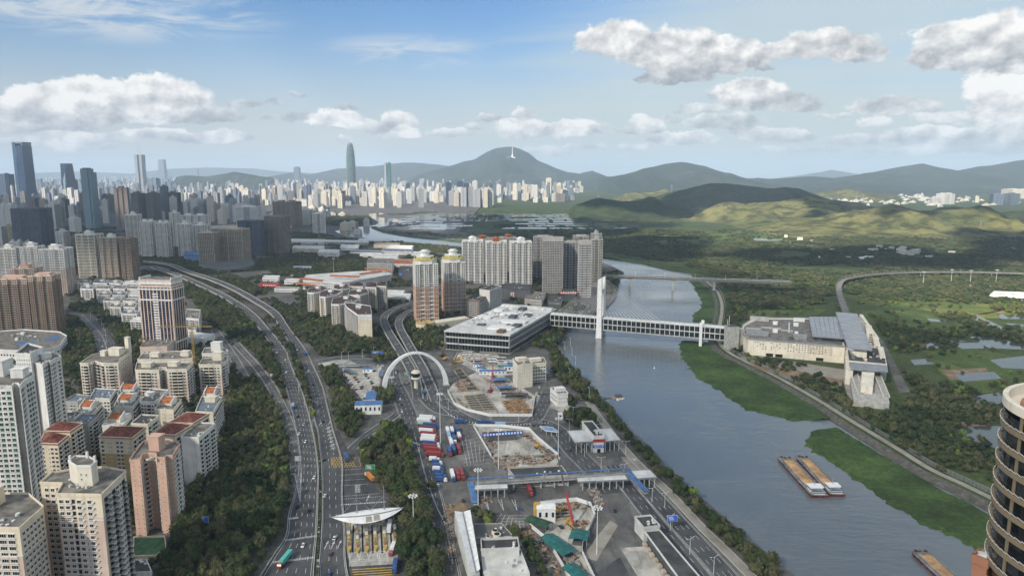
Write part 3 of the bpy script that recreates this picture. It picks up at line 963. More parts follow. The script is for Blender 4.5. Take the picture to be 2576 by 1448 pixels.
# toll plaza apron right of the carriageway, port yards, side roads
PLAZA = [(862, 1171), (850, 1120), (842, 1083), (852, 1084), (876, 1131), (905, 1131), (911, 1180), (945, 1220), (978, 1271), (993, 1315), (1004, 1393), (1016, 1460), (895, 1460), (886, 1430), (868, 1395), (868, 1340), (864, 1291), (861, 1240)]
mb = MB()
mb.poly([tuple(P(x, y))[:2] for x, y in PLAZA], 0.045)
plaza = tag(mb.build('toll_plaza', M_ASPH), kind='structure')
ROAD_POLYS.append([tuple(P(x, y))[:2] for x, y in PLAZA])
road_line('side_road', [(1124, 1420), (1108, 1326), (1084, 1271), (1060, 1200), (1045, 1140), (1033, 1097)], 3.6, 0.05, M_ASPH2)
road_line('slip_road', [(886, 1128), (915, 1100), (945, 1078), (975, 1058), (1000, 1040)], 4.2, 0.055, M_ASPH, (0.5,))
road_line('avenue', [(205, 790), (228, 812), (252, 838), (264, 862), (268, 890), (262, 930), (240, 960)], 12.5, 0.04, M_ASPH, (0.14, 0.26, 0.38, 0.62, 0.74, 0.86), (0.48, 0.52))
road_line('street', [(540, 830), (575, 880), (600, 920), (620, 960)], 5, 0.03, M_ASPH2, (0.5,))
PORT = [(985, 962), (1000, 998), (1023, 1047), (1045, 1130), (1082, 1230), (1105, 1310), (1125, 1380), (1140, 1460), (1905, 1460), (1840, 1400), (1770, 1330), (1700, 1256), (1640, 1195), (1560, 1105), (1500, 1025), (1440, 985), (1400, 960), (1380, 930), (1300, 900), (1118, 884), (1000, 890), (870, 905), (850, 930), (900, 960)]
PORT_W = [tuple(P(x, y))[:2] for x, y in PORT]
mb = MB()
mb.poly(PORT_W, 0.02)
tag(mb.build('port_yard', M_ASPH2), kind='structure')
# flyover with two carriageways coming down under the arch
FLY1 = [(1052, 1004, 0), (1046, 960, 2), (1032, 925, 4.5), (1012, 890, 6.5), (990, 855, 7.5), (973, 826, 8), (966, 803, 8), (978, 785, 8), (1010, 770, 8), (1050, 757, 8)]
FLY2 = [(1098, 1010, 0), (1080, 965, 2), (1062, 925, 4.5), (1042, 890, 6.5), (1022, 855, 7.5), (1008, 830, 8), (1003, 810, 8), (1015, 792, 8), (1045, 776, 8), (1085, 763, 8)]
for FL in (FLY1, FLY2):
 p = smooth_path([P(x, y, z) for x, y, z in FL], 6)
 a, b = ribbon(p, 5.2)
 mb = MB()
 zs = [q.z + 0.12 for q in p]
 strip_mesh(mb, a, b, zs)
 o = tag(mb.build('flyover', M_ASPH), kind='structure')
 for E in (a, b):
  k = MB()
  for i in range(len(E) - 1):
   za, zb = zs[i], zs[i + 1]
   k.bar((*E[i], za + 0.45), (*E[i + 1], zb + 0.45), 0.4, 0.9)
   k.quad((*E[i], max(0, za - 2)), (*E[i + 1], max(0, zb - 2)), (*E[i + 1], zb), (*E[i], za))
  k.build('parapet', M_CONCW, o)
 k = MB()
 for i in range(12, len(p), 6):
  k.cyl(p[i].x, p[i].y, 0, p[i].z - 1, 1.1, n=10)
 k.build('pier', M_CONCW, o, kind='stuff')
 dashes(o, [Vector((*q, z)) for q, z in zip(a, zs)], [Vector((*q, z)) for q, z in zip(b, zs)], (0.5,), 0.04, solid=(0.08, 0.92))
 # chevron marks
 k = MB()
 for i in range(14, len(p) - 2, 8):
  c, t = p[i], (p[i + 1] - p[i]).normalized()
  n = Vector((-t.y, t.x, 0))
  for s in (-1, 1):
   for e in (0, 1.6):
    c2 = c + t * e + Vector((0, 0, 0.17))
    k.quad(c2 + t * 1.8, c2 + t * 1.2, c2 + n * s * 2.2 - t * 0.6, c2 + n * s * 2.2)
 k.build('chevron', M_LINE, o, kind='stuff')
 ROAD_POLYS.append(a + list(reversed(b)))
# planted strip between the carriageways
mb = MB()
for i in range(0, len(R1) - 1):
 if R1[i].y < 330 and i < len(L2) - 1:
  pass
MED = smooth_path(pts([(798, 1470), (799, 1448), (801, 1349), (806, 1240), (805, 1171), (799, 1121), (790, 1075)]), 6)
a, b = ribbon(MED, 0.55)
for i in range(len(a) - 1):
 mb.prism([b[i], b[i + 1], a[i + 1], a[i]], 0.0, 0.35, bottom=False)
medo = tag(mb.build('median_strip', M_PARA), kind='structure')
# where the woods stand (survey grid)
def PW(D):
 return [tuple(P(x, y))[:2] for x, y in D]
NEARW = [PW(d) for d in [
 [(590, 905), (640, 955), (690, 1020), (722, 1100), (728, 1170), (735, 1255), (712, 1290), (700, 1345), (640, 1448), (620, 1475), (395, 1475), (425, 1380), (455, 1340), (470, 1260), (500, 1180), (545, 1090), (570, 1010), (572, 950)],
 [(905, 1140), (978, 1066), (1010, 1068), (1028, 1121), (1045, 1180), (1070, 1265), (1095, 1340), (1112, 1475), (1030, 1475), (1022, 1448), (1012, 1393), (1001, 1315), (986, 1268), (955, 1220), (922, 1180)],
 [(806, 930), (850, 930), (885, 1000), (912, 1050), (905, 1085), (880, 1118), (862, 1098), (848, 1072), (838, 1020), (825, 975)],
 [(950, 985), (985, 980), (990, 1010), (965, 1022), (945, 1010)],
]]
MIDW = [PW(d) for d in [
 [(680, 752), (712, 772), (775, 790), (850, 808), (868, 845), (935, 858), (960, 880), (870, 893), (810, 900), (795, 885), (760, 845), (728, 812), (700, 780)],
 [(560, 835), (640, 826), (672, 875), (700, 930), (714, 978), (722, 1020), (705, 985), (672, 935), (640, 890), (600, 860)],
 [(735, 862), (752, 900), (766, 960), (782, 1010), (790, 1050), (785, 1050), (770, 1000), (752, 955), (736, 905), (722, 862)],
 [(470, 705), (520, 728), (580, 765), (625, 800), (648, 826), (560, 832), (520, 810), (500, 780), (478, 740)],
 [(165, 775), (205, 765), (300, 775), (380, 815), (370, 860), (340, 900), (288, 905), (290, 860), (275, 830), (230, 795)],
 [(165, 800), (200, 800), (240, 830), (248, 870), (240, 905), (215, 925), (160, 960), (158, 900)],
 [(1390, 880), (1412, 900), (1443, 935), (1482, 978), (1518, 1018), (1490, 1022), (1460, 1000), (1440, 975), (1410, 965), (1385, 925)],
 [(1340, 870), (1400, 820), (1440, 815), (1410, 840), (1400, 875), (1380, 885)],
 [(1505, 1028), (1522, 1022), (1562, 1068), (1640, 1146), (1700, 1212), (1790, 1294), (1855, 1346), (1955, 1432), (2000, 1475), (1915, 1475), (1840, 1395), (1770, 1318), (1700, 1246), (1640, 1184), (1566, 1098)],
 [(1420, 1040), (1460, 1030), (1490, 1050), (1500, 1075), (1460, 1085), (1425, 1070)],
 [(1055, 800), (1110, 830), (1118, 870), (1050, 880), (1035, 840)],
 [(540, 690), (600, 700), (660, 735), (640, 745), (590, 720)],
 [(640, 660), (760, 640), (830, 655), (1000, 672), (920, 700), (840, 695), (770, 700), (690, 692)],
 [(1430, 1000), (1455, 1010), (1440, 1030), (1420, 1020)],
 [(860, 1010), (1090, 1250), (1100, 1250), (1062, 1170), (1050, 1170), (1092, 1262)],
 [(1200, 1280), (1240, 1310), (1300, 1340), (1350, 1400), (1385, 1475), (1365, 1475), (1335, 1410), (1290, 1358), (1225, 1325), (1190, 1295)],
 [(1055, 1180), (1085, 1200), (1095, 1270), (1105, 1330), (1090, 1290), (1070, 1230)],
 [(940, 900), (1000, 895), (1000, 905), (945, 915)],
]]
FARW = [PW(d) for d in [
 [(350, 640), (520, 650), (640, 650), (640, 675), (540, 695), (470, 682), (390, 668)],
 [(0, 580), (60, 585), (200, 590), (210, 620), (100, 600), (0, 600)],
 [(800, 585), (850, 600), (930, 605), (1030, 614), (1160, 625), (1160, 631), (1030, 622), (900, 612), (810, 598)],
 [(930, 545), (800, 545), (740, 550), (740, 556), (860, 570), (935, 562)],
 [(640, 600), (740, 585), (800, 590), (790, 605), (640, 615)],
 [(1180, 640), (1560, 690), (1540, 740), (1500, 740), (1200, 690)],
]]
STATION_W = PW([(1850, 812), (2000, 785), (2170, 775), (2235, 860), (2300, 1000), (2200, 1045), (2120, 1000), (2110, 930), (1880, 900), (1860, 850)])
FIELDS = [PW(d) for d in [
 [(2165, 780), (2290, 780), (2420, 815), (2450, 840), (2300, 830), (2180, 800)],
 [(1880, 780), (2080, 778), (2060, 790), (1880, 800)],
 [(2320, 880), (2450, 875), (2576, 900), (2576, 990), (2420, 985), (2360, 930)],
 [(2200, 765), (2300, 757), (2420, 762), (2500, 776), (2400, 777), (2220, 773)],
 [(1640, 606), (1780, 596), (1900, 604), (1800, 616), (1660, 618)], [(1760, 585), (1830, 577), (1960, 580), (2060, 600), (1960, 615), (1820, 600)]]]
for f, zz in zip(FIELDS, range(9)):
 mb = MB()
 mb.poly(f, 0.06 + 0.01 * zz)
 tag(mb.build('meadow', M_MEADOW), kind='structure')
M_SUNNY = ground_mat('sun_painted_meadow', [(.09, .12, .03), (.15, .18, .045), (.21, .21, .07)], .02, fine=.3, bump=1.0)  # sunlight painted in: brighter grass colour for sheets over the sunlit fields
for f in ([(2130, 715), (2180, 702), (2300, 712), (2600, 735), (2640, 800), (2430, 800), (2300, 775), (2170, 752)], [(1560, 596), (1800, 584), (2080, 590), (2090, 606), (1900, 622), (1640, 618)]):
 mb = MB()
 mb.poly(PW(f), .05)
 tag(mb.build('sun_painted_meadow', M_SUNNY), kind='structure')
PONDS = []
def pond(D, m=None, name='pond'):
 w = PW(D)
 if len(D) > 3 and m is None: PONDS.append(w)
 mb = MB()
 mb.poly(w, 0.16 + 0.001 * (len(PONDS) % 20))
 tag(mb.build(name, m or M_POND), kind='structure')
RP = random.Random(3)
rows = [(538.2, 1.0), (540.6, 1.3), (543.4, 1.5), (546.4, 1.6), (549.6, 1.9), (553.2, 2.2), (557.2, 2.4), (561.6, 2.6), (566.4, 3.2), (572.0, 3.6)]
for yr, hh in rows:
 x = 1000 + RP.uniform(0, 60) - (yr - 538) * 0.2
 xe = 1450 if yr < 560 else 1570
 while x < xe:
  w = RP.uniform(22, 84)
  if RP.random() < 0.93 and (yr > 541 or x > 1030) and not (1150 < x < 1260 and yr > 556):
   s = (x - 1288) * 0.012
   pond([(x, yr), (x + w, yr + RP.uniform(-.3, .3)), (x + w + s * hh + RP.uniform(-2, 3), yr + hh), (x + s * hh + RP.uniform(-3, 3), yr + hh + RP.uniform(-.3, .3))], name='fish_pond')
  x += w + RP.uniform(2, 10)
for d in [[(1059, 564.5), (1100, 563), (1145, 567), (1138, 568.5), (1062, 568.5)], [(1074, 571), (1128, 570), (1120, 578), (1085, 577.5)],
   [(2320, 875), (2324, 862), (2362, 862), (2397, 876)], [(2370, 850), (2428, 858), (2432, 859), (2385, 861)], [(2388, 862), (2470, 862), (2476, 876), (2420, 877)],
   [(2440, 846), (2500, 850), (2576, 866), (2640, 880), (2576, 879), (2490, 876), (2450, 858)], [(2432, 790), (2460, 794), (2535, 828), (2520, 832), (2440, 800)],
   [(2528, 812), (2600, 818), (2600, 832), (2560, 828)], [(2505, 790), (2600, 795), (2600, 803), (2520, 802)], [(2330, 800), (2400, 806), (2410, 812), (2340, 808)], [(2290, 905), (2330, 902), (2350, 915), (2300, 918)], [(2400, 940), (2500, 935), (2520, 952), (2420, 960)], [(2490, 905), (2576, 895), (2660, 905), (2620, 930), (2520, 925)],
   [(2398, 1082), (2440, 1072), (2560, 1070), (2600, 1100), (2560, 1150), (2490, 1122), (2440, 1105)], [(2360, 965), (2375, 980), (2384, 1003), (2376, 1000)], [(2150, 642), (2190, 640), (2215, 650), (2160, 654)], [(2055, 640), (2068, 640), (2068, 652), (2056, 652)], [(1890, 598), (1960, 602), (1990, 606), (1900, 605)],
   [(1980, 610), (2080, 616), (2060, 622), (1985, 616)], [(1640, 583), (1690, 581), (1700, 585), (1660, 587)], [(2060, 1020), (2070, 1016), (2076, 1022)], [(2430, 1000), (2520, 985), (2550, 1010), (2470, 1020)],
   [(1690, 690), (1740, 695), (1740, 699), (1690, 696)]]:
 pond(d)
for i_, d in enumerate([[(2130, 712), (2170, 700), (2180, 712), (2140, 722)], [(2370, 930), (2480, 925), (2500, 950), (2390, 955)], [(1930, 588), (1960, 582), (1966, 590), (1940, 596)], [(2430, 800), (2576, 770), (2576, 782), (2450, 792)], [(2380, 1060), (2500, 1060), (2480, 1072), (2390, 1072)],
   [(1882, 905), (1950, 915), (2120, 950), (2115, 985), (2030, 970), (1900, 925)]]):
 w = PW(d)
 mb = MB()
 mb.poly(w, 0.135 + 0.001 * i_)
 tag(mb.build('bare_earth', M_SOIL), kind='structure')
# planting
GAPS = list(ROAD_POLYS)
BLD_FOOT = []          # building footprints, filled by the builders
def plant_all():
 ex = GAPS + BLD_FOOT
 # nearest trees as things of their own
 near = []
 for k, w in enumerate(NEARW):
  near += [tuple(p) for p in scatter(w, 5.4, 100 + k, ex)]
 near.sort(key=lambda p: hypot(p[0], p[1]))
 RR = random.Random(9)
 labels = ['dark leafy tree in the wood between the apartment blocks and the expressway', 'dark leafy tree in the wood between the toll plaza and the side road', 'dark leafy tree beside the expressway near the taxi yard']
 first = {}
 indiv = [p for p in near if True][:292]
 for (x, y) in indiv:
  i = RR.choices(range(5), (5, 5, 4, 3, 1))[0]
  if in_poly(np.array([x]), np.array([y]), NEARW[0])[0]: lab = labels[0]
  elif in_poly(np.array([x]), np.array([y]), NEARW[1])[0]: lab = labels[1]
  else: lab = labels[2]
  if i == 4: lab = lab.replace('dark leafy', 'bright green')
  if i == 3: lab = lab.replace('dark leafy', 'olive green')
  e = empty('tree', (x, y, 0), RR.uniform(0, 6.28), lab, 'tree', lab.replace('tree', 'trees', 1))
  s = RR.uniform(0.6, 1.4)
  e.scale = (s, s, s * RR.uniform(0.85, 1.2))
  put('crown', TREE_NEAR[i][0], e)
  put('trunk', TREE_NEAR[i][1], e)
 rest = near[292:]
 pp, nm = list(rest), []
 for k, w in enumerate(MIDW):
  pp += [tuple(p) for p in scatter(w, 5.6, 200 + k, ex)]
 rr = np.random.RandomState(4)
 n = len(pp)
 sc = rr.uniform(0.65, 1.15, n)
 wood('woodland', [(x, y, -0.3) for x, y in pp], rr.choice(5, n, p=[.28, .26, .26, .14, .06]), np.stack([sc, sc, sc * rr.uniform(.75, 1.15, n)], 1), PROTO, rs=5)
 pp = []
 for k, w in enumerate(FARW):
  pp += [tuple(p) for p in scatter(w, 9.5, 300 + k, ex)]
 n = len(pp)
 sc = rr.uniform(0.6, 1.05, n)
 wood('woodland', [(x, y, -0.5) for x, y in pp], rr.choice(4, n, p=[.36, .34, .2, .1]), np.stack([sc, sc, sc * rr.uniform(.8, 1.2, n)], 1), PROTO_FAR, rs=6)
 # right bank: wooded wetland, thick here and thin there
 HK = PW([(1835, 880), (1870, 905), (1950, 940), (2050, 995), (2150, 1056), (2260, 1122), (2345, 1175), (2440, 1222), (2640, 1330), (2800, 1200), (2900, 900), (2900, 640), (2600, 592), (2200, 588), (1900, 590), (1600, 575), (1400, 590), (1300, 612), (1517, 636), (1620, 650), (1745, 678), (1815, 705), (1835, 760), (1832, 800)])
 c1 = scatter(HK, 7.2, 400, ex + PONDS + FIELDS + [STATION_W])
 keep = []
 for x, y in c1:
  if y < 620 or True:
   v = mnoise.fractal(Vector((x * 0.006, y * 0.006, 2.0)), 0.9, 2.0, 4)
   keep.append(v > (-0.42 if y > 1250 else -0.45 if x < 430 and y > 480 else -0.16))
 c1 = c1[np.array(keep)]
 for f in FIELDS:
  c4 = scatter(f, 13, 410, ex + PONDS)
  c4 = c4[np.array([mnoise.fractal(Vector((x * .02, y * .02, 4.)), .9, 2.0, 3) > .12 for x, y in c4], bool)] if len(c4) else c4
  c1 = np.concatenate([c1, c4])
 nearm = c1[:, 1] < 1150
 a, b = c1[nearm], c1[~nearm]
 n = len(a)
 sc = rr.uniform(0.55, 1.1, n)
 wood('woodland', [(x, y, -0.4) for x, y in a], np.where((a[:, 1] > 1060) & (a[:, 0] > 450), rr.choice(5, n, p=[.06, .06, .06, .42, .40]), rr.choice(5, n, p=[.30, .26, .24, .17, .03])), np.stack([sc, sc, sc * rr.uniform(.6, 1.0, n)], 1), PROTO, rs=7)
 b = b[rr.rand(len(b)) < 0.75]
 n = len(b)
 sc = rr.uniform(0.5, 1.0, n)
 wood('woodland', [(x, y, -0.6) for x, y in b], rr.choice(4, n, p=[.34, .30, .22, .14]), np.stack([sc, sc, sc * rr.uniform(.6, 1.0, n)], 1), PROTO_FAR, rs=8)
 # pond plain
 FP = PW([(980, 534), (1500, 532), (1640, 545), (1700, 560), (1600, 580), (1450, 590), (1310, 618), (1160, 606), (1030, 594), (960, 580), (1030, 560), (970, 542)])
 c2 = scatter(FP, 17, 500, PONDS)
 keep = [mnoise.fractal(Vector((x * 0.003, y * 0.003, 5.0)), 0.9, 2.0, 3) > (0.2 if y > 2450 else -0.12 if y > 3700 else 0.02) for x, y in c2]
 c2 = c2[np.array(keep)]
 n = len(c2)
 sc = rr.uniform(0.7, 1.3, n)
 wood('woodland', [(x, y, -0.6) for x, y in c2], rr.choice(4, n), np.stack([sc, sc, sc * rr.uniform(.25, .5, n)], 1), PROTO_FAR, rs=9)
 # street trees all over the town
 TW = PW([(-40, 560), (640, 585), (1300, 640), (1480, 760), (1400, 880), (1090, 890), (860, 900), (560, 900), (540, 1040), (440, 1260), (380, 1448), (-40, 1448), (-300, 900)])
 c3 = scatter(TW, 8.5, 600, ex + [PORT_W] + [[(p[0], p[1]) for p in w] for w in MIDW + NEARW])
 v = np.array([mnoise.fractal(Vector((x * .011, y * .011, 9.)), .9, 2.0, 3) for x, y in c3])
 c3 = c3[v > np.where(c3[:, 1] < 800, -.25, .0)]
 for sel, kinds, nk in ((c3[:, 1] < 1150, PROTO, 5), (c3[:, 1] >= 1150, PROTO_FAR, 4)):
  q = c3[sel]
  n = len(q)
  sc = rr.uniform(.5, .95, n) * (1 if nk == 5 else .8)
  wood('street_trees', [(x, y, -.3) for x, y in q], rr.choice(nk - 1, n), np.stack([sc, sc, sc], 1), kinds, rs=12)
 # bushes along the kerbs and the median
 q = []
 for i in range(0, len(MED) - 1):
  ln = (MED[i + 1] - MED[i]).length
  for k in range(int(ln / 1.3)):
   p = MED[i].lerp(MED[i + 1], k / max(1, int(ln / 1.3)))
   if RR.random() < .85: q.append((p.x + RR.uniform(-.15, .15), p.y, 0.2))
 n = len(q)
 sc = rr.uniform(0.14, 0.22, n)
 wood('median_shrubs', q, rr.choice([0, 2, 3], n), np.stack([sc, sc, sc], 1), PROTO, rs=10)
# building materials
def wallm(name, col, dirt=0.4, rough=0.8):
 return mat(name, col, rough, var=0.06, scale=0.08, dirt=dirt, streak=True)
G_DARK = glass('window_glass', (.010, .014, .017), 0.2, 0.4, 3.0)
G_BLUE = glass('blue_glass', (.022, .045, .085), 0.14, 0.5, 4.0)
G_NAVY = glass('navy_glass', (.012, .022, .05), 0.18, 0.5, 4.0)
G_GREEN = glass('green_glass', (.012, .07, .055), 0.14, 0.4, 4.0)
G_GREY = glass('grey_glass', (.055, .075, .085), 0.16, 0.4, 4.0)
W_WHITE = wallm('white_wall', (.75, .73, .69))
W_CREAM = wallm('cream_wall', (.72, .66, .54))
W_CREAM2 = wallm('warm_cream_wall', (.76, .66, .50))
W_PINK = wallm('pink_wall', (.64, .42, .32))
W_PINK2 = wallm('pale_pink_wall', (.66, .51, .42))
W_TAN = wallm('tan_wall', (.50, .42, .33))
W_BROWN = wallm('brown_wall', (.30, .22, .165))
W_DKBROWN = wallm('dark_brown_wall', (.25, .21, .18))
W_GREY = wallm('grey_wall', (.42, .40, .37))
W_DKGREY = wallm('dark_grey_wall', (.095, .10, .105))
W_SLATE = wallm('slate_blue_wall', (.12, .14, .18))
W_ORANGE = wallm('terracotta_wall', (.60, .37, .26))
W_YELLOW = wallm('yellow_wall', (.58, .50, .20))
W_OCHRE = wallm('ochre_wall', (.52, .37, .17))
M_ROOF = mat('roof_screed', (.20, .185, .16), 0.9, var=0.25, scale=0.15, dirt=0.6)
M_ROOFD = mat('dark_roof', (.07, .07, .07), 0.9, var=0.2, scale=0.12, dirt=0.4)
M_ROOFW = mat('pale_roof', (.60, .60, .57), 0.7, var=0.1, scale=0.08, dirt=0.3)
M_TILE = mat('red_roof_tiles', (.22, .075, .055), 0.8, var=0.25, scale=0.5, dirt=0.5)
M_TILEO = mat('orange_roof_tiles', (.40, .13, .05), 0.8, var=0.25, scale=0.5, dirt=0.3)
M_BLUEROOF = mat('blue_sheet_roof', (.075, .17, .36), 0.5, var=0.15, scale=0.3, dirt=0.3)
M_GREYBLUE = mat('grey_blue_roof', (.15, .18, .22), 0.6, var=0.2, scale=0.2, dirt=0.5)
M_TEAL = mat('teal_sheet', (.02, .14, .13), 0.6, var=0.2, scale=0.3, dirt=0.3)
M_WHITEP = mat('white_paint', (.74, .74, .72), 0.5, var=0.06, scale=0.3, dirt=0.12)
M_METAL = mat('grey_metal', (.33, .34, .35), 0.45, metal=0.4, var=0.1)
M_BLACK = mat('black_recess', (.012, .012, .013), 0.8, var=0)
M_GREENP = mat('green_deck', (.05, .13, .06), 0.8, var=0.2, scale=0.3)
def foot(plan, g=1.5):
 c = sum((Vector(p[:2]) for p in plan), Vector((0, 0))) / len(plan)
 BLD_FOOT.append([tuple(c + (Vector(p[:2]) - c) * (1 + g / max(4, (Vector(p[:2]) - c).length))) for p in plan])
def notched(w, d, nx, ny, rec):
 def side(n, L):
  o = []
  for k in range(n):
   r = rec if k % 2 else 0.0
   o += [(-L / 2 + L * k / n, r), (-L / 2 + L * (k + 1) / n, r)]
  return o
 pl = []
 for ang, n, L, off in ((0, nx, w, d / 2), (pi / 2, ny, d, w / 2), (pi, nx, w, d / 2), (3 * pi / 2, ny, d, w / 2)):
  for t, r in side(n, L):
   x, y = t, -off + r
   c, s = round(cos(ang)), round(sin(ang))
   p = (x * c - y * s, x * s + y * c)
   if not pl or hypot(pl[-1][0] - p[0], pl[-1][1] - p[1]) > 0.02: pl.append(p)
 if hypot(pl[0][0] - pl[-1][0], pl[0][1] - pl[-1][1]) < 0.02: pl.pop()
 return pl
def inset(plan, d):
 n = len(plan)
 out = []
 for i in range(n):
  p0, p1, p2 = Vector(plan[i - 1][:2]), Vector(plan[i][:2]), Vector(plan[(i + 1) % n][:2])
  e1, e2 = (p1 - p0).normalized(), (p2 - p1).normalized()
  n1, n2 = Vector((-e1.y, e1.x)), Vector((-e2.y, e2.x))
  k = 1 + n1.dot(n2)
  out.append(tuple(p1 + (n1 + n2) * d / max(0.35, k)))
 return out
def face_box(mb, a, b, nrm, s0, s1, z0, z1, out, inn=0.12, m=0):
 t = (b - a).normalized()
 p0, p1 = a + t * s0, a + t * s1
 mb.prism([tuple(p0 + nrm * out), tuple(p1 + nrm * out), tuple(p1 - nrm * inn), tuple(p0 - nrm * inn)], z0, z1, m)
def tower_meshes(key, plan, nf, fh, base=0.0, wall=(W_WHITE,), split=None, glaz=G_DARK, bal=None, sp=(0.45, 0.95), bay=3.4, pier=0.7, bal_edges='recess',
     slab_out=1.2, crown=1.6, roofm=M_ROOF, plain_short=2.6, mull=True, vert=0.0, wild=0, lit=0.0):
 plan = [Vector(p[:2]) for p in plan]
 n = len(plan)
 H = base + nf * fh
 core, wal, bl = MB(), MB(), MB()
 core.prism([tuple(p) for p in inset(plan, 0.3)], 0, H, bottom=False)
 area = sum(plan[i].x * plan[(i + 1) % n].y - plan[(i + 1) % n].x * plan[i].y for i in range(n))
 sgn = 1 if area > 0 else -1
 zs = [0.0, H] if split is None else [0.0, base + split * fh, H]
 for i in range(n):
  a, b = plan[i], plan[(i + 1) % n]
  L = (b - a).length
  if L < 0.3: continue
  t = (b - a) / L
  nrm = Vector((t.y, -t.x)) * sgn
  prv, nxt = plan[i - 1], plan[(i + 2) % n]
  rec = ((a - prv).normalized().cross(t) * sgn < -0.3) and (t.cross((nxt - b).normalized()) * sgn < -0.3)
  if L < plain_short:
   for q in range(len(zs) - 1):
    face_box(wal, a, b, nrm, -0.05, L + 0.05, zs[q], zs[q + 1], 0.12, m=min(q, len(wall) - 1))
   continue
  isb = rec if bal_edges == 'recess' else (not rec) if bal_edges == 'out' else bal_edges == 'all'
  if base > 0.5:
   face_box(wal, a, b, nrm, 0, L, base - 0.9, base + 0.3, 0.4)
  for f in range(nf):
   z = base + f * fh
   mi = 0 if split is None or f < split else min(1, len(wall) - 1)
   if isb:
    k = max(1, round(L / 7.5))
    for q in range(k):
     face_box(bl, a, b, nrm, L * q / k + 0.35, L * (q + 1) / k - 0.35, z - 0.12, z + 0.98, slab_out, 0.1)
    face_box(wal, a, b, nrm, 0, L, z - 0.12, z + 0.14, 0.1, m=mi)
   else:
    face_box(wal, a, b, nrm, 0, L, z - sp[0], z + sp[1], 0.16, m=mi)
  face_box(wal, a, b, nrm, -0.1, L + 0.1, H - 0.5, H + crown, 0.3, 0.12, m=len(wall) - 1)
  kk = max(1, round(L / bay)) if mull and not isb else 1
  for q in range(kk + 1):
   w = pier if q in (0, kk) else pier * 0.75
   c = min(max(L * q / kk, w / 2), L - w / 2)
   for e in range(len(zs) - 1):
    face_box(wal, a, b, nrm, c - w / 2, c + w / 2, zs[e], zs[e + 1], 0.22 + vert, m=min(e, len(wall) - 1))
 roof = MB()
 roof.poly([tuple(p) for p in plan] if sgn > 0 else [tuple(p) for p in reversed(plan)], H + 0.35)
 bb = (min(p.x for p in plan), max(p.x for p in plan), min(p.y for p in plan), max(p.y for p in plan))
 return dict(glazing=(core.mesh(key + '_glazing', glaz), 'stuff'), wall=(wal.mesh(key + '_wall', list(wall)), 'stuff'),
    balcony=(bl.mesh(key + '_balcony', bal or wall[-1]), 'stuff') if bl.f else None, roof=(roof.mesh(key + '_roof', roofm), None)), H, bb
def dims(x0, x1, yb, rz, ratio):
 g = P((x0 + x1) / 2, yb)
 Zc = g.y * CP + EYE * SP
 wv = (x1 - x0) * Zc / FOC
 view = atan2(g.x, g.y)
 th = rz + view
 w = wv / (abs(cos(th)) + ratio * abs(sin(th)))
 return w, w * ratio, g, th
def fit(x0, x1, yt, yb, rz=0.0, ratio=0.7):
 w, d, g, th = dims(x0, x1, yb, rz, ratio)
 back = (abs(sin(th)) * w + abs(cos(th)) * d) / 2
 dirv = Vector((g.x, g.y)).normalized()
 H = hgt((x0 + x1) / 2, yb, yt)
 c = Vector((g.x, g.y)) + dirv * back
 # the top seen is the front edge
 return w, d, c, H
RB = random.Random(77)
def rooftop(t, bb, H, wallm_, kind='lift', big=0.35):
 w, d = bb[1] - bb[0], bb[3] - bb[2]
 cx, cy = (bb[0] + bb[1]) / 2, (bb[2] + bb[3]) / 2
 m = MB()
 if kind == 'lift':
  m.box(cx, cy, H + 0.3, w * big, d * big, 5.5)
  m.box(cx, cy, H + 5.8, w * big * 1.15, d * big * 1.15, 0.6)
  m.box(cx - w * .05, cy, H + 6.4, w * big * .5, d * big * .5, 2.6)
  m.build('lift_house', wallm_, t)
 elif kind == 'twin':
  for s in (-1, 1):
   m = MB()
   m.box(cx + s * w * .25, cy, H + 0.3, w * big * .6, d * big, 5.5)
   m.box(cx + s * w * .25, cy, H + 5.8, w * big * .72, d * big * 1.15, 0.6)
   m.build('lift_house', wallm_, t)
 elif kind == 'flat':
  m.box(cx, cy, H + 0.3, w * .6, d * .5, 3.2)
  m.build('plant_room', wallm_, t)
 for k in range(3):
  m = MB()
  m.box(cx + RB.uniform(-.36, .36) * w, cy + RB.uniform(-.36, .36) * d, H + 0.3, RB.uniform(1.5, 3.5), RB.uniform(1.5, 3), RB.uniform(1.2, 2.4))
  m.build('roof_unit', M_WHITEP, t)
def tower(label, x0, x1, yt, yb, rz=0, ratio=0.7, nx=5, ny=3, rec=1.8, fh=3.0, wall=(W_WHITE,), split=None, name='apartment_tower', cat='apartment tower', group=None, top='lift', topm=None, big=.35, base=0.0, plan=None, center=None, **kw):
 w, d, c, H = fit(x0, x1, yt, yb, radians(rz), ratio)
 if center is not None: c = center
 pl = plan(w, d) if plan else notched(w, d, nx, ny, rec)
 nf = max(2, int((H - base - 1.2) / fh))
 parts, Hh, bb = tower_meshes(name, pl, nf, (H - base - 1.2) / nf, base, wall, split if split is None else int(split * nf), **kw)
 t = empty(name, (c.x, c.y, 0), radians(rz), label, cat, group)
 for k, v in parts.items():
  if v: put(k, v[0], t, kind=v[1])
 rooftop(t, bb, Hh, topm or wall[-1], top, big)
 cs, sn = cos(radians(rz)), sin(radians(rz))
 foot([(c.x + x * cs - y * sn, c.y + x * sn + y * cs) for x, y in [(-w / 2, -d / 2), (w / 2, -d / 2), (w / 2, d / 2), (-w / 2, d / 2)]])
 return t, w, d, Hh, bb
def box_part(name, t, m, cx, cy, z, sx, sy, sz, rz=0, kind=None):
 b = MB()
 b.box(cx, cy, z, sx, sy, sz, rz)
 return b.build(name, m, t, kind=kind)
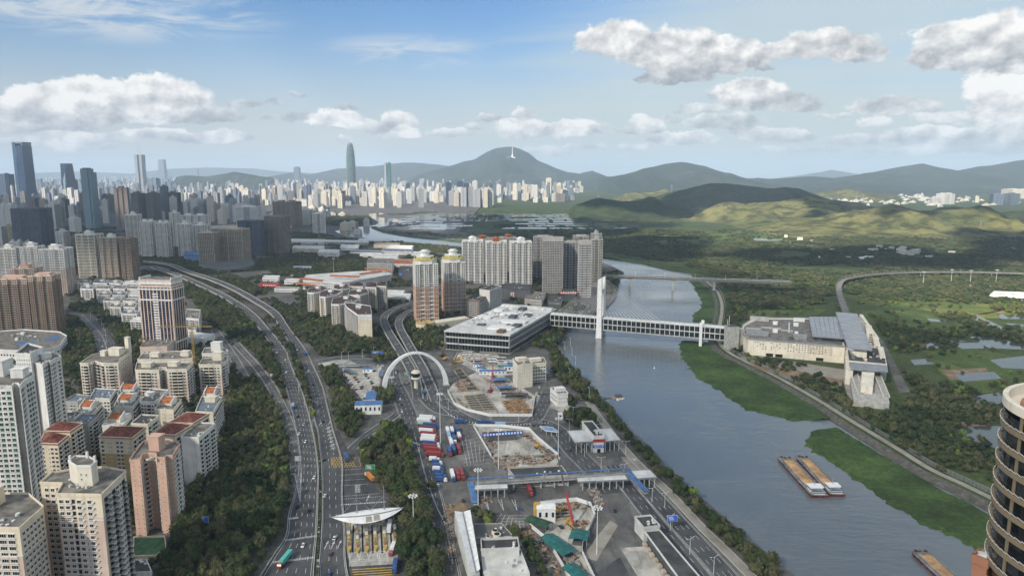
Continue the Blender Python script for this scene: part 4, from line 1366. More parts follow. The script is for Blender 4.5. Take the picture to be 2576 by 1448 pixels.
# windows and balconies of the nearer blocks, one mesh per kind
def window_mesh(nm, w, h, frame, hood=0.0, ledge=0.0, ac=False, bars=1, pane=None):
 m = MB()
 f = 0.10
 m.box(0, -0.03, 0, w, 0.06, h, m=1)
 for x in (-w / 2 + f / 2, w / 2 - f / 2): m.box(x, -0.07, 0, f, 0.14, h)
 for z in (0, h - f): m.box(0, -0.07, z, w - 2 * f, 0.14, f)
 for k in range(bars): m.box(-w / 2 + w * (k + 1) / (bars + 1), -0.06, f, 0.07, 0.10, h - 2 * f)
 if hood: m.box(0, -hood / 2, h + 0.02, w + 0.5, hood, 0.12)
 if ledge: m.box(0, -ledge / 2, -0.22, w + 0.5, ledge, 0.16)
 if ac: m.box(w / 2 + 0.55, -0.28, -0.15, 0.85, 0.45, 0.65, m=2)
 return m.mesh(nm, [frame, pane or G_DARK, M_WHITEP])
def balcony_mesh(nm, w, slab, rail, depth=1.3, solid=True):
 m = MB()
 m.box(0, -0.03, 0.1, w - 0.1, 0.06, 2.35, m=1)
 m.box(0, -depth / 2, -0.15, w, depth, 0.2)
 if solid:
  m.box(0, -depth + 0.06, 0.05, w, 0.12, 0.85, m=2)
 else:
  m.box(0, -depth + 0.05, 0.95, w, 0.06, 0.06, m=2)
  for k in range(5): m.box(-w / 2 + w * k / 4 * 0.98 + .03, -depth + 0.05, 0.05, 0.06, 0.06, 0.9, m=2)
 for s in (-1, 1): m.box(s * (w / 2 - 0.06), -depth / 2, 0.05, 0.12, depth - 0.3, 0.85, m=2)
 m.box(0, -0.12, 2.45, w, 0.24, 0.2)
 return m.mesh(nm, [slab, M_BLACK, rail])
WM = {
 'w': window_mesh('window', 2.0, 1.7, W_WHITE, 0.4, 0.45),
 'a': window_mesh('window_ac', 2.0, 1.7, W_WHITE, 0.45, 0.6, ac=True),
 's': window_mesh('window_small', 0.7, 1.0, W_WHITE, 0, 0.15, bars=0),
 'l': window_mesh('window_wide', 3.2, 1.8, W_WHITE, 0.5, 0.7, bars=2),
 'g': window_mesh('window_green', 2.1, 1.8, W_GREY, 0.0, 0.3, bars=1, pane=G_GREEN),
 'd': window_mesh('window_dark', 1.5, 2.0, W_DKGREY, 0.0, 0.0, bars=0, pane=M_BLACK),
 'b': balcony_mesh('balcony', 3.4, W_WHITE, W_WHITE),
 'B': balcony_mesh('balcony_wide', 4.6, W_WHITE, W_CREAM, 1.6),
 'r': balcony_mesh('balcony_rail', 3.6, W_GREY, M_METAL, 1.5, False),
}
WWID = {'w': 2.9, 'a': 3.2, 's': 1.8, 'l': 4.0, 'g': 2.9, 'd': 2.4, 'b': 3.8, 'B': 5.0, 'r': 4.0, ' ': 2.2, '-': 1.0}
def near_block(label, outline, z, wall, fronts, sides, group=None, z0=0.0, fh=3.0, split=None, name='apartment_block', cat='apartment block', roofm=M_ROOF, parapet=1.0, hip=None, objs=True, lift=None, top0=2.0, wallm2=None, world=None, bands=None):
 pl = [Vector(tuple(P(x, y, z))[:2]) for x, y in outline] if world is None else [Vector(p) for p in world]
 c = sum(pl, Vector((0, 0))) / len(pl)
 t = empty(name, (c.x, c.y, 0), 0, label, cat, group)
 pl = [p - c for p in pl]
 n = len(pl)
 m = MB()
 if split:
  m.prism([tuple(p) for p in pl], 0, z * split, 0, bottom=False, top=False)
  m.prism([tuple(p) for p in pl], z * split, z, 1, bottom=False, top=False)
 else:
  m.prism([tuple(p) for p in pl], 0, z, 0, bottom=False, top=False)
 m.build('wall', list(wall) if isinstance(wall, (tuple, list)) else wall, t)
 wl = wall[-1] if isinstance(wall, (tuple, list)) else wall
 rf = MB()
 rf.poly([tuple(p) for p in pl], z - 0.05)
 ro = rf.build('roof', roofm, t)
 if parapet:
  pm = MB()
  for i in range(n):
   a, b = pl[i], pl[(i + 1) % n]
   tt = (b - a).normalized()
   face_box(pm, a, b, Vector((tt.y, -tt.x)), -0.15, (b - a).length + 0.15, z - 0.6, z + parapet, 0.22, 0.16)
  pm.build('parapet', wl, t)
 if bands:
  for zb in bands:
   pm = MB()
   for i in range(n):
    a, b = pl[i], pl[(i + 1) % n]
    tt = (b - a).normalized()
    face_box(pm, a, b, Vector((tt.y, -tt.x)), 0, (b - a).length, zb, zb + 0.35, 0.2, 0.05)
   pm.build('string_course', W_WHITE, t)
 nf = int((z - top0) / fh)
 cnt = {}
 eye = Vector((0, 0)) - c
 todo = []
 for i in range(n):
  a, b = pl[i], pl[(i + 1) % n]
  L = (b - a).length
  if L < 1.6: continue
  tt = (b - a) / L
  nrm = Vector((tt.y, -tt.x))
  mid = (a + b) / 2
  if nrm.dot(eye - mid) < 0: continue
  pat = sides if abs(tt.y) > 0.62 else fronts
  tot, seq, q = 0.0, [], 0
  while q < 200:
   k = pat[q % len(pat)]
   if tot + WWID[k] > L - 0.3: break
   seq.append((k, tot + WWID[k] / 2))
   tot += WWID[k]
   q += 1
  o = (L - tot) / 2
  for k, s in seq:
   if k in ' -': continue
   for f in range(nf):
    zz = z - top0 - (f + 1) * fh + (0.9 if k not in 'bBr' else 0.2)
    if zz < 0.8: continue
    todo.append((k, a + tt * (s + o) + nrm * 0.01, zz, atan2(tt.y, tt.x)))
 todo.sort(key=lambda q: (abs(q[2] - z), q[1].y))
 for k, p, zz, r in todo:
  nm = 'balcony' if k in 'bBr' else 'window'
  cnt[nm] = cnt.get(nm, 0) + 1
  if objs and cnt[nm] <= 290:
   put(nm, WM[k], t, (p.x, p.y, zz), r)
  else:
   me = WM[k]
   key = (k,)
   if key not in MCACHE:
    MCACHE[key] = ([v.co.copy() for v in me.vertices], [tuple(f.vertices) for f in me.polygons], [f.material_index for f in me.polygons], list(me.materials))
   vs, fs, mi, ms = MCACHE[key]
   cs, sn = cos(r), sin(r)
   grp = RESTS.setdefault((t.name, k), (MB(), t, nm, ms))[0]
   o0 = len(grp.v)
   grp.v.extend([(p.x + v.x * cs - v.y * sn, p.y + v.x * sn + v.y * cs, zz + v.z) for v in vs])
   grp.f.extend([[q + o0 for q in f] for f in fs])
   grp.mi.extend(mi)
 for key in [q for q in RESTS if q[0] == t.name]:
  g, tt_, nm, ms = RESTS.pop(key)
  g.build(nm, ms, t, kind='stuff')
 bb = (min(p.x for p in pl), max(p.x for p in pl), min(p.y for p in pl), max(p.y for p in pl))
 if hip:
  hip_roof(t, pl, z, hip)
 if lift:
  for (lx, ly, lw, ld, lh) in lift:
   lm = MB()
   X, Y = bb[0] + (bb[1] - bb[0]) * lx, bb[2] + (bb[3] - bb[2]) * ly
   rot = atan2((pl[1] - pl[0]).y, (pl[1] - pl[0]).x)
   lm.box(X, Y, z, lw, ld, lh, rot)
   lm.box(X, Y, z + lh, lw + .6, ld + .6, .35, rot)
   lm.build('stair_house', wl, t)
 for k in range(7):
  u, v = RB.uniform(0.15, .85), RB.uniform(0.15, .85)
  p = (pl[0].lerp(pl[1], u)).lerp(pl[n // 2], v * .8)
  if not hip:
   um = MB()
   um.box(p.x, p.y, z, RB.uniform(.7, 1.8), RB.uniform(.7, 1.4), RB.uniform(.6, 1.4), RB.uniform(0, 3))
   um.build('roof_unit', RB.choice([M_WHITEP, M_METAL, M_ROOFW]), t)
 foot([(p.x + c.x, p.y + c.y) for p in pl])
 return t, pl, c
MCACHE, RESTS = {}, {}
def hip_roof(t, pl, z, spec, m=None, nm='tiled_roof'):
 over, rise, mm = spec
 q = inset(pl, -over)[:4] if len(pl) == 4 else [tuple(p) for p in pl[:4]]
 a, b, c, d = [Vector((*p, z + 0.15)) for p in q]
 L1, L2 = (b - a).length, (c - b).length
 r = MB()
 if L1 >= L2:
  e, f = a.lerp(d, .5).lerp(b.lerp(c, .5), .5 * L2 / L1), b.lerp(c, .5).lerp(a.lerp(d, .5), .5 * L2 / L1)
  e.z = f.z = z + rise
  r.add([tuple(x) for x in (a, b, c, d, e, f)], [(0, 1, 5, 4), (1, 2, 5), (2, 3, 4, 5), (3, 0, 4), (3, 2, 1, 0)])
 else:
  e, f = a.lerp(b, .5).lerp(d.lerp(c, .5), .5 * L1 / L2), d.lerp(c, .5).lerp(a.lerp(b, .5), .5 * L1 / L2)
  e.z = f.z = z + rise
  r.add([tuple(x) for x in (a, b, c, d, e, f)], [(0, 1, 4), (1, 2, 5, 4), (2, 3, 5), (3, 0, 4, 5), (3, 2, 1, 0)])
 ro = r.build(nm, mm, t)
 # ridges between the tile courses
 s = MB()
 for (p0, p1, q0, q1) in ((a, b, e if L1 >= L2 else e, f if L1 >= L2 else e), (b, c, f if L1 >= L2 else e, f)):
  k = max(3, int((p1 - p0).length / 1.3))
  for i in range(1, k):
   u = i / k
   s.bar(p0.lerp(p1, u) + Vector((0, 0, .08)), q0.lerp(q1, u) + Vector((0, 0, .08)), .22, .14)
 s.build('tile_course', mm, ro, kind='stuff')
 return ro
# blocks in the left foreground
nb = near_block
t, pl, c = nb('cream and pink tower block with a high corner stair house, in the bottom left foreground', [(142, 1244), (255, 1246), (317, 1186), (262, 1176), (180, 1182), (132, 1190), (101, 1215), (158, 1217)], 65,
    (W_PINK2, W_CREAM2), 'wadasas l', 'rlrlwr', split=0.83, bands=(52.5,), group=None)
hx = [Vector(tuple(P(x, y, 75))[:2]) - c for x, y in [(172, 1160), (193, 1173), (229, 1173), (244, 1161), (222, 1149), (189, 1148)]]
m = MB()
m.prism([tuple(p) for p in hx], 65, 75, bottom=False)
so = m.build('stair_house', W_CREAM, t)
m = MB()
for i in range(6):
 a, b = hx[i], hx[(i + 1) % 6]
 tt = (b - a).normalized()
 face_box(m, a, b, Vector((tt.y, -tt.x)), 0, (b - a).length, 74.6, 75.8, 0.25, 0.2)
for i in (0, 3, 4): m.box(hx[i].x * .93 + hx[(i + 3) % 6].x * .07, hx[i].y * .93 + hx[(i + 3) % 6].y * .07, 75, 1.0, 1.0, 3.2)
m.build('parapet', W_WHITE, so)
m = MB()
m.poly([tuple(p) for p in hx], 75.03)
m.build('roof', M_ROOF, so)
for u, q in ((0.25, 4), (0.6, 6.3), (0.25, 6.5)):
 p = hx[1].lerp(hx[2], u)
 put('window', WM['s'], so, (p.x, p.y - 0.02, 65 + q * 1.0 - 1), 0)
nb('pale pink tower with wide window bays, cut off by the lower left corner', [(-80, 1328), (49, 1330), (110, 1276), (71, 1243), (-60, 1240)], 60, (W_PINK2, W_CREAM2), 'llal', 'awaw', split=0.78, bands=(47, ), lift=[(0.35, 0.65, 9, 8, 8)])
t, pl, c = nb('salmon pink slab of two narrow wings, beside the green sports deck', [(326, 1158), (353, 1160), (356, 1146), (373, 1141), (393, 1142), (395, 1152), (415, 1153), (417, 1147), (434, 1147), (453, 1118), (425, 1106), (395, 1106), (360, 1112)], 48,
    W_PINK, '-s-', 'aab', bands=None, lift=[(0.5, 0.55, 7, 6, 9)])
nb('very tall white tower with long dark recesses at the left edge', [(-70, 975), (30, 973), (34, 966), (46, 966), (50, 972), (62, 958), (86, 945), (60, 922), (-50, 922)], 98, W_WHITE, 'wgdwg', 'ggwg', fh=3.05, lift=[(0.45, 0.6, 12, 10, 9), (.75, .5, 7, 6, 5)])
nb('tall white tower with a tan brick stripe behind the left edge tower', [(87, 914), (107, 918), (122, 909), (126, 911), (140, 902), (154, 898), (135, 886), (96, 892)], 81, (W_WHITE,), ' ', 'wgw', fh=3.0, lift=[(.5, .5, 8, 7, 4)])
nb('white block with a flat dark roof crown at the left beside the curved podium', [(38, 892), (76, 893), (108, 876), (70, 866)], 88, W_WHITE, 'ss', 's s', fh=3.0, parapet=1.4, roofm=M_ROOFD)
# older estates behind
nb('cream twelve storey block with gabled window bays beside the tree lined avenue', [(201, 914), (222, 915), (238, 909), (262, 915), (297, 914), (303, 903), (330, 884), (290, 878), (232, 893)], 36.5, (W_PINK2, W_CREAM), 'wBwBw', 'wsws', split=0.72, lift=[(.55, .6, 12, 8, 7), (.72, .75, 4, 4, 16), (.3, .55, 5, 5, 5)], objs=False)
nb('cream twin block with stacked white balconies in front of the red crane', [(340, 931), (400, 932), (402, 925), (418, 925), (420, 930), (470, 929), (486, 912), (345, 912)], 33, (W_PINK2, W_CREAM), 'wBBw', 'bwb', split=0.75, lift=[(.3, .5, 9, 7, 4), (.7, .6, 9, 7, 4)], objs=False)
nb('cream block with a pointed gable behind the cream twin block', [(346, 905), (430, 905), (484, 902), (482, 886), (440, 884), (360, 890)], 33, W_CREAM, 'wssw', 'ws', lift=[(.3, .4, 9, 6, 4), (.8, .5, 8, 6, 5)], objs=False)
nb('pinkish cream block with two small gables at the right end of the old estate', [(500, 918), (556, 918), (572, 909), (570, 896), (510, 902)], 31, (W_PINK2, W_CREAM), 'wBBw', 'wbw', split=.7, lift=[(.6, .6, 9, 7, 8)], objs=False)
nb('pale block with a white roof tower behind the two small gables', [(508, 890), (545, 890), (574, 884), (560, 872), (515, 876)], 30, W_WHITE, 'www', 'bw', lift=[(.55, .5, 10, 7, 9)], objs=False)
HIP = (0.8, 4.5, M_TILE)
GR = 'white balcony blocks of the crowded old estate'
for lab, ol, z, wl, fr, sd, kw in [
 ('low grey blue roofed block left of the cream twelve storey block', [(160, 1010), (196, 1012), (226, 996), (190, 992)], 25, W_GREY, 'wsw', 'bwb', dict(roofm=M_GREYBLUE)),
 ('block with a small orange roof and a lone palm, left in the old estate', [(190, 1040), (232, 1042), (257, 1014), (212, 1012)], 25, W_CREAM, 's s', 'bbb', dict(roofm=M_GREYBLUE, lift=[(.5, .7, 8, 6, 4)])),
 ('block with an orange penthouse roof and a blue grey terrace, centre of the old estate', [(287, 1022), (334, 1024), (355, 998), (300, 996)], 25, W_CREAM, 's s', 'bbb', dict(roofm=M_GREYBLUE, lift=[(.5, .75, 8, 6, 4)])),
 ('block with a white sheet roof and orange strip in front of the orange penthouse block', [(257, 1072), (306, 1074), (331, 1044), (277, 1044)], 26, W_WHITE, 's s', 'bbb', dict(roofm=M_ROOFW, lift=[(.6, .7, 9, 6, 3.5)])),
 ('stepped white block with a green awning, below the cream twin block', [(352, 1010), (388, 1012), (424, 982), (380, 978)], 26, W_WHITE, 'wwb', 'bwb', dict(lift=[(.4, .5, 6, 5, 3)])),
 ('cream block with an orange gable roof right of the green awning', [(391, 1030), (436, 1032), (456, 1005), (405, 1003)], 27, W_CREAM, 's s', 'bbb', dict(lift=[(.5, .7, 9, 6, 4)])),
 ('cream block with zigzag white balconies and blue roofs at the estate edge by the trees', [(492, 1036), (536, 1038), (558, 1000), (508, 998)], 28, W_CREAM, ' s ', 'bbbb', dict(lift=[(.5, .72, 9, 6, 4)], roofm=M_GREYBLUE)),
 ('white block with an orange penthouse nearest the avenue trees, right', [(508, 1004), (545, 1004), (556, 982), (515, 980)], 26, W_CREAM, ' s ', 'bbb', dict(lift=[(.5, .7, 8, 6, 4)])),
 ('white block with flat grey roofs between the old estate and the dark wood', [(226, 1002), (276, 1004), (292, 980), (240, 978)], 22, W_WHITE, 'wsw', 'bb', dict(roofm=M_GREYBLUE)),
 ('grey roofed block tucked behind the orange penthouse block', [(296, 992), (345, 992), (352, 974), (305, 972)], 22, W_GREY, 'wsw', 'bb', dict(roofm=M_GREYBLUE)),
 ('cream block under a red roof with a green terrace, at left', [(111, 1085), (176, 1087), (208, 1066), (145, 1062)], 36, W_CREAM2, 'w sw', 'bab', dict(hip=HIP)),
 ('cream block under a red roof behind the pink slab of the left foreground', [(100, 1116), (146, 1118), (172, 1096), (112, 1090)], 36, W_CREAM2, 'w sw', 'bab', dict(hip=HIP)),
 ('cream block with a tan wall panel under a long red roof', [(248, 1100), (333, 1103), (366, 1076), (280, 1072)], 37, (W_OCHRE, W_CREAM2), 'w ss w', 'bab', dict(hip=HIP, split=.7)),
 ('cream block under a red roof with a high white gable wall beside the dark wood', [(385, 1092), (440, 1096), (484, 1070), (420, 1066)], 37, W_CREAM2, ' s  ', 'bwb', dict(hip=HIP)),
 ('cream block under the largest red roof with a tall grid of white balconies', [(425, 1064), (486, 1066), (526, 1042), (470, 1038)], 37, W_CREAM2, ' ss ', 'bbw', dict(hip=HIP)),
 ('plain white block seen between the two red roofed blocks', [(455, 1100), (500, 1102), (541, 1066), (492, 1064)], 35, W_WHITE, '  ', 'bab', {}),
 ('low grey block filling the gap at the left of the red roofs', [(176, 1066), (222, 1068), (250, 1045), (205, 1044)], 27, W_GREY, 'wsw', 'bab', dict(roofm=M_GREYBLUE)),
 ('cream block behind the red roof with green terrace', [(140, 1052), (186, 1054), (207, 1036), (160, 1036)], 28, W_CREAM, 'wsw', 'bab', dict(roofm=M_ROOFD)),
 ('pale block with dark roof between the white sheet roof and the red roofs', [(330, 1066), (372, 1068), (400, 1046), (356, 1044)], 27, W_CREAM, 'wsw', 'bab', dict(roofm=M_ROOFD)),
]:
 t, pl, c = nb(lab, ol, z, wl, fr, sd, **dict(dict(group=GR), **kw))
 if 'orange' in lab:
  p = (pl[0] + pl[1] + pl[2] + pl[3]) / 4
  r = atan2((pl[1] - pl[0]).y, (pl[1] - pl[0]).x)
  w = (pl[1] - pl[0]).length * .62
  q4 = [(0, 1, 2, 3), (7, 6, 5, 4), (0, 4, 5, 1), (1, 5, 6, 2), (2, 6, 7, 3), (3, 7, 4, 0)]
  m = MB()
  m.add([(-w / 2, -3, 3), (w / 2, -3, 3), (w / 2, 2.5, 6), (-w / 2, 2.5, 6), (-w / 2, -3, 2.7), (w / 2, -3, 2.7), (w / 2, 2.5, 2.7), (-w / 2, 2.5, 2.7)], q4)
  m.build('penthouse_roof', M_TILEO, t, (p.x, p.y, z), r)
  for q in (-1, 1):
   m = MB()
   m.add([(q * (w / 2 + e), y, h) for e in (.1, .7) for y, h in ((-3.6, 0), (3, 0), (3, 7.4), (-3.6, 3.6))], q4)
   m.build('gable_wall', W_WHITE, t, (p.x, p.y, z), r)
  box_part('penthouse', t, W_CREAM, p.x, p.y, z, w, 4.6, 2.6, r)
# sports deck
m = MB()
dk = [P(x, y, 6) for x, y in [(337, 1352), (414, 1350), (418, 1378), (392, 1398), (340, 1400), (336, 1395)]]
t = empty('sports_deck', (dk[0].x, dk[0].y, 0), 0, 'green sports deck with a curved cream rail below the salmon pink slab', 'sports deck')
m.prism([(p.x - dk[0].x, p.y - dk[0].y) for p in dk], 0, 5.9, bottom=False)
m.build('podium', W_CREAM, t)
m = MB()
m.poly([(p.x - dk[0].x, p.y - dk[0].y) for p in dk], 5.95)
m.build('court', M_GREENP, t)
m = MB()
for i in range(len(dk)):
 a, b = dk[i] - dk[0], dk[(i + 1) % len(dk)] - dk[0]
 m.bar((a.x, a.y, 6.4), (b.x, b.y, 6.4), 0.4, 1.1)
m.build('rail', W_CREAM2, t)
foot([p for p in dk])
nb('small flat roofed podium with a teal awning below the sports deck', [(338, 1410), (368, 1408), (376, 1425), (382, 1440), (338, 1442)], 7, W_WHITE, 'w', 'w', name='podium_building', cat='building', roofm=M_ROOFD, objs=True)
# towers of the middle left
T = tower
T('pink brown tower with ribbed bays at the left, nearer of the joined pair', 8, 106, 702, 850, rz=8, ratio=.75, nx=7, ny=3, rec=2.5, wall=(W_BROWN, W_PINK2), split=.93, glaz=G_DARK, bal=W_TAN, top='flat', topm=W_PINK, sp=(.5, .8), slab_out=.5)
T('pink brown tower with ribbed bays at the left, farther of the joined pair', 94, 163, 694, 848, rz=8, ratio=.9, nx=5, ny=3, rec=2.5, wall=(W_BROWN, W_PINK2), split=.93, bal=W_TAN, top='flat', topm=W_PINK, sp=(.5, .8), slab_out=.5)
T('pink brown tower half hidden behind the joined ribbed pair', 45, 115, 676, 800, rz=8, ratio=.8, nx=5, ny=3, wall=(W_BROWN, W_PINK2), split=.9, bal=W_TAN, top='lift', topm=W_PINK)
m = MB()
pod = [P(x, y, 14) for x, y in [(-60, 878), (90, 886), (150, 872), (168, 846), (150, 836), (60, 830), (-60, 838)]]
t = empty('shopping_podium', (pod[1].x, pod[1].y, 0), 0, 'curved white shopping podium with blue courts on its roof, at the left', 'podium')
o = pod[1].copy()
q = [(p.x - o.x, p.y - o.y) for p in pod]
m.prism(q, 0, 14, bottom=False)
m.build('wall', W_WHITE, t)
m = MB()
for i in range(len(q)):
 a, b = Vector(q[i]), Vector(q[(i + 1) % len(q)])
 tt = (b - a).normalized()
 face_box(m, a, b, Vector((tt.y, -tt.x)), 0, (b - a).length, 13.6, 15.6, .2, .3)
m.build('parapet', W_WHITE, t)
m = MB()
m.poly(q, 14.05)
m.build('roof', M_ROOF, t)
for k in range(14):
 p = Vector(q[0]).lerp(Vector(q[2]), RB.random()).lerp(Vector(q[5]), RB.uniform(.1, .8))
 box_part('roof_unit', t, RB.choice([M_WHITEP, M_METAL, W_GREY]), p.x, p.y, 14.05, RB.uniform(1.5, 5), RB.uniform(1.5, 4), RB.uniform(1, 3))
for D in ([(40, 866), (88, 868), (92, 860), (48, 858)], [(110, 858), (150, 852), (152, 843), (118, 850)]):
 m = MB()
 m.poly([tuple(P(x, y, 14.2) - o)[:2] for x, y in D], 14.15)
 m.build('sports_court', M_BLUEROOF, t)
m = MB()
for k in range(26):
 for i in (0, 1, 2):
  a, b = Vector(q[i]), Vector(q[i + 1])
  tt = (b - a).normalized()
  L = (b - a).length
  if k * 4 + 3 < L:
   for zz in (3, 8): face_box(m, a, b, Vector((tt.y, -tt.x)), k * 4 + 1, k * 4 + 3, zz, zz + 2, .05, .1)
m.build('window', G_DARK, t, kind='stuff')
foot(pod)
T('white tower with a pink lower half and square roof house, left of its twin', 68, 122, 621, 745, rz=6, ratio=.9, nx=5, ny=3, wall=(W_PINK2, W_WHITE), split=.6, top='lift', big=.42, bal_edges='recess')
T('white tower with a pink lower half and square roof house, right of its twin', 116, 190, 627, 745, rz=6, ratio=.8, nx=5, ny=3, wall=(W_PINK2, W_WHITE), split=.6, top='lift', big=.4)
T('white balcony tower at the left edge behind the pink brown pair', 4, 62, 625, 715, rz=10, ratio=.8, nx=5, ny=3, wall=(W_WHITE,), top='lift', bal_edges='all')
T('dark slate office tower with stepped crown and a few lit windows, left', 47, 135, 525, 640, rz=0, ratio=.7, nx=3, ny=3, rec=2, wall=(W_SLATE,), glaz=G_NAVY, sp=(.4, .5), top='flat', name='office_tower', cat='office tower')
T('pale tower with curved white balconies beside the brown clad pair', 205, 266, 590, 700, rz=-4, ratio=.75, nx=3, ny=3, wall=(W_WHITE,), glaz=G_DARK, bal_edges='all', slab_out=1.1, top='lift', bal=W_CREAM)
T('brown clad tower under scaffold nets, left of the pair', 262, 318, 598, 703, rz=-4, ratio=.75, nx=5, ny=3, rec=2.5, wall=(W_TAN,), bal=W_TAN, top='lift', slab_out=.6, glaz=G_DARK, topm=W_WHITE)
T('brown clad tower under scaffold nets, right of the pair', 311, 352, 600, 703, rz=-4, ratio=1.1, nx=3, ny=3, rec=2.5, wall=(W_BROWN,), bal=W_TAN, top='flat', slab_out=.6)
T('white stepped tower with roof terraces behind the brown clad pair', 325, 363, 540, 645, rz=5, ratio=.9, nx=3, ny=3, wall=(W_WHITE,), top='lift', bal_edges='all')
T('white gridded balcony tower beside the bend of the flyover road, left half', 360, 400, 557, 650, rz=-5, ratio=.8, nx=5, ny=3, wall=(W_WHITE,), bal_edges='out', top='twin')
T('white gridded balcony tower beside the bend of the flyover road, right half', 399, 438, 560, 652, rz=-5, ratio=.8, nx=5, ny=3, wall=(W_WHITE,), bal_edges='out', top='twin')
T('slender white tower standing right of the white gridded pair', 433, 459, 535, 622, rz=0, ratio=1, nx=3, ny=3, wall=(W_WHITE,), top='lift')
T('white balcony tower with a blue podium at its foot, left of the pair', 453, 494, 563, 650, rz=-4, ratio=.8, nx=5, ny=3, wall=(W_WHITE,), bal_edges='out', top='lift')
T('white balcony tower with a blue podium at its foot, right of the pair', 492, 531, 566, 648, rz=-4, ratio=.8, nx=5, ny=3, wall=(W_WHITE,), bal_edges='out', top='lift')
T('white block of flats rising behind the blue podium pair', 458, 530, 542, 600, rz=-2, ratio=.5, nx=7, ny=3, wall=(W_WHITE,), top='twin')
nb('low bright blue sheeted podium at the foot of the white balcony pair', [(462, 640), (508, 643), (512, 634), (470, 631)], 18, mat('blue_sheeting', (.06, .17, .42), .6, dirt=.2), 'ss', 's', name='podium_building', cat='building', roofm=M_BLUEROOF, objs=False)
T('tan gridded tower on a curved podium, the shorter one', 504, 555, 586, 668, rz=-3, ratio=.8, nx=1, ny=1, rec=0, wall=(W_TAN,), glaz=G_DARK, top='flat', bay=4.2, pier=.9, sp=(.3, .6))
T('tan gridded tower on a curved podium, the wider one', 561, 632, 577, 664, rz=-8, ratio=.7, nx=3, ny=1, rec=1.5, wall=(W_TAN,), glaz=G_DARK, top='flat', bay=4.2, pier=.9, sp=(.3, .6), bal_edges='none')
T('dark blue slab rising behind the tan gridded towers', 604, 668, 556, 645, rz=-4, ratio=.5, nx=3, ny=3, wall=(W_SLATE,), glaz=G_NAVY, top='flat')
T('dark brown slab with ribbed front right of the tan gridded towers', 671, 733, 545, 640, rz=-12, ratio=.6, nx=7, ny=3, wall=(W_DKBROWN,), bal=W_GREY, slab_out=.5, top='flat', topm=W_BROWN)
T('long brown ribbed block behind the dark brown slab', 690, 761, 508, 575, rz=-14, ratio=.6, nx=9, ny=3, wall=(W_BROWN,), bal=W_GREY, slab_out=.5, top='twin')
T('white tower with a blank left wall near the upper river', 788, 820, 537, 590, rz=10, ratio=.7, nx=3, ny=1, wall=(W_WHITE,), top='flat')
T('white office tower with a square white gantry above a blue block', 598, 660, 520, 580, rz=0, ratio=.6, nx=3, ny=1, wall=(W_WHITE,), glaz=G_BLUE, top='flat')
m = MB()
cv = [P(x, y, 9) for x, y in [(500, 664), (520, 672), (565, 676), (610, 672), (640, 662), (636, 650), (560, 656), (504, 655)]]
t = empty('curved_podium', tuple(cv[2])[:2] + (0,), 0, 'curved grey podium with white end wall under the tan gridded towers', 'podium')
q = [tuple(p - cv[2])[:2] for p in cv]
m.prism(q, 0, 9, bottom=False)
m.build('wall', W_DKGREY, t)
for zz in (2.6, 5.6, 8.6):
 m = MB()
 for i in range(4):
  a, b = Vector(q[i]), Vector(q[i + 1])
  tt = (b - a).normalized()
  face_box(m, a, b, Vector((tt.y, -tt.x)), 0, (b - a).length, zz, zz + .8, .3, .2)
 m.build('band', W_GREY, t)
foot(cv)
# striped hotel with podium and crane
t, w, d, H, bb = T('dark striped tower with white bands and a flat pale crown beside the crane', 369, 470, 722, 893, rz=-8, ratio=.55, nx=1, ny=1, rec=0, wall=(W_PINK2,), glaz=G_NAVY, top='none', bay=4.6, pier=1.5, sp=(.02, .06), crown=2.0, vert=.3, name='hotel_tower', cat='hotel')
for k in range(22):
 box_part('balcony', t, W_WHITE, 0, -d / 2 - .5, 6 + k * (H - 12) / 22, w * .17, 1.4, 1.5)
for z_ in (H * .80, H - 3.5, 14):
 for s in (-1, 1):
  box_part('white_band', t, W_WHITE, 0, s * (d / 2 + .4), z_, w + 1.4, .9, 1.6)
  box_part('white_band', t, W_WHITE, s * (w / 2 + .4), 0, z_, .9, d, 1.6)
box_part('crown', t, W_WHITE, 0, 0, H + 2.8, w * .98, d * .96, 4.5)
box_part('crown_top', t, W_PINK2, 0, 0, H + 7.3, w, d, 1.6)
box_part('roof', t, M_ROOF, 0, 0, H + 8.9, w * .9, d * .85, .3)
for s in (-1, 1): box_part('roof_fin', t, W_WHITE, s * w * .48, 0, H + 8.9, 1.2, d * .9, 2.6)
t, pl, c = nb('brick podium with square windows and yellow shop signs in front of the striped tower', [(352, 874), (420, 872), (448, 846), (376, 846)], 17, W_PINK2, ' w', 'w ', name='podium_building', cat='building', fh=4.5, objs=True, bands=(10.5, 16), top0=3)
p = pl[0].lerp(pl[1], .5)
for u in (.22, .72):
 p = pl[0].lerp(pl[1], u)
 box_part('shop_sign', t, mat('yellow_sign', (.70, .52, .02), .6), p.x, p.y - .35, 2.5, (pl[1] - pl[0]).length * .36, .4, 3.6, atan2((pl[1] - pl[0]).y, (pl[1] - pl[0]).x))
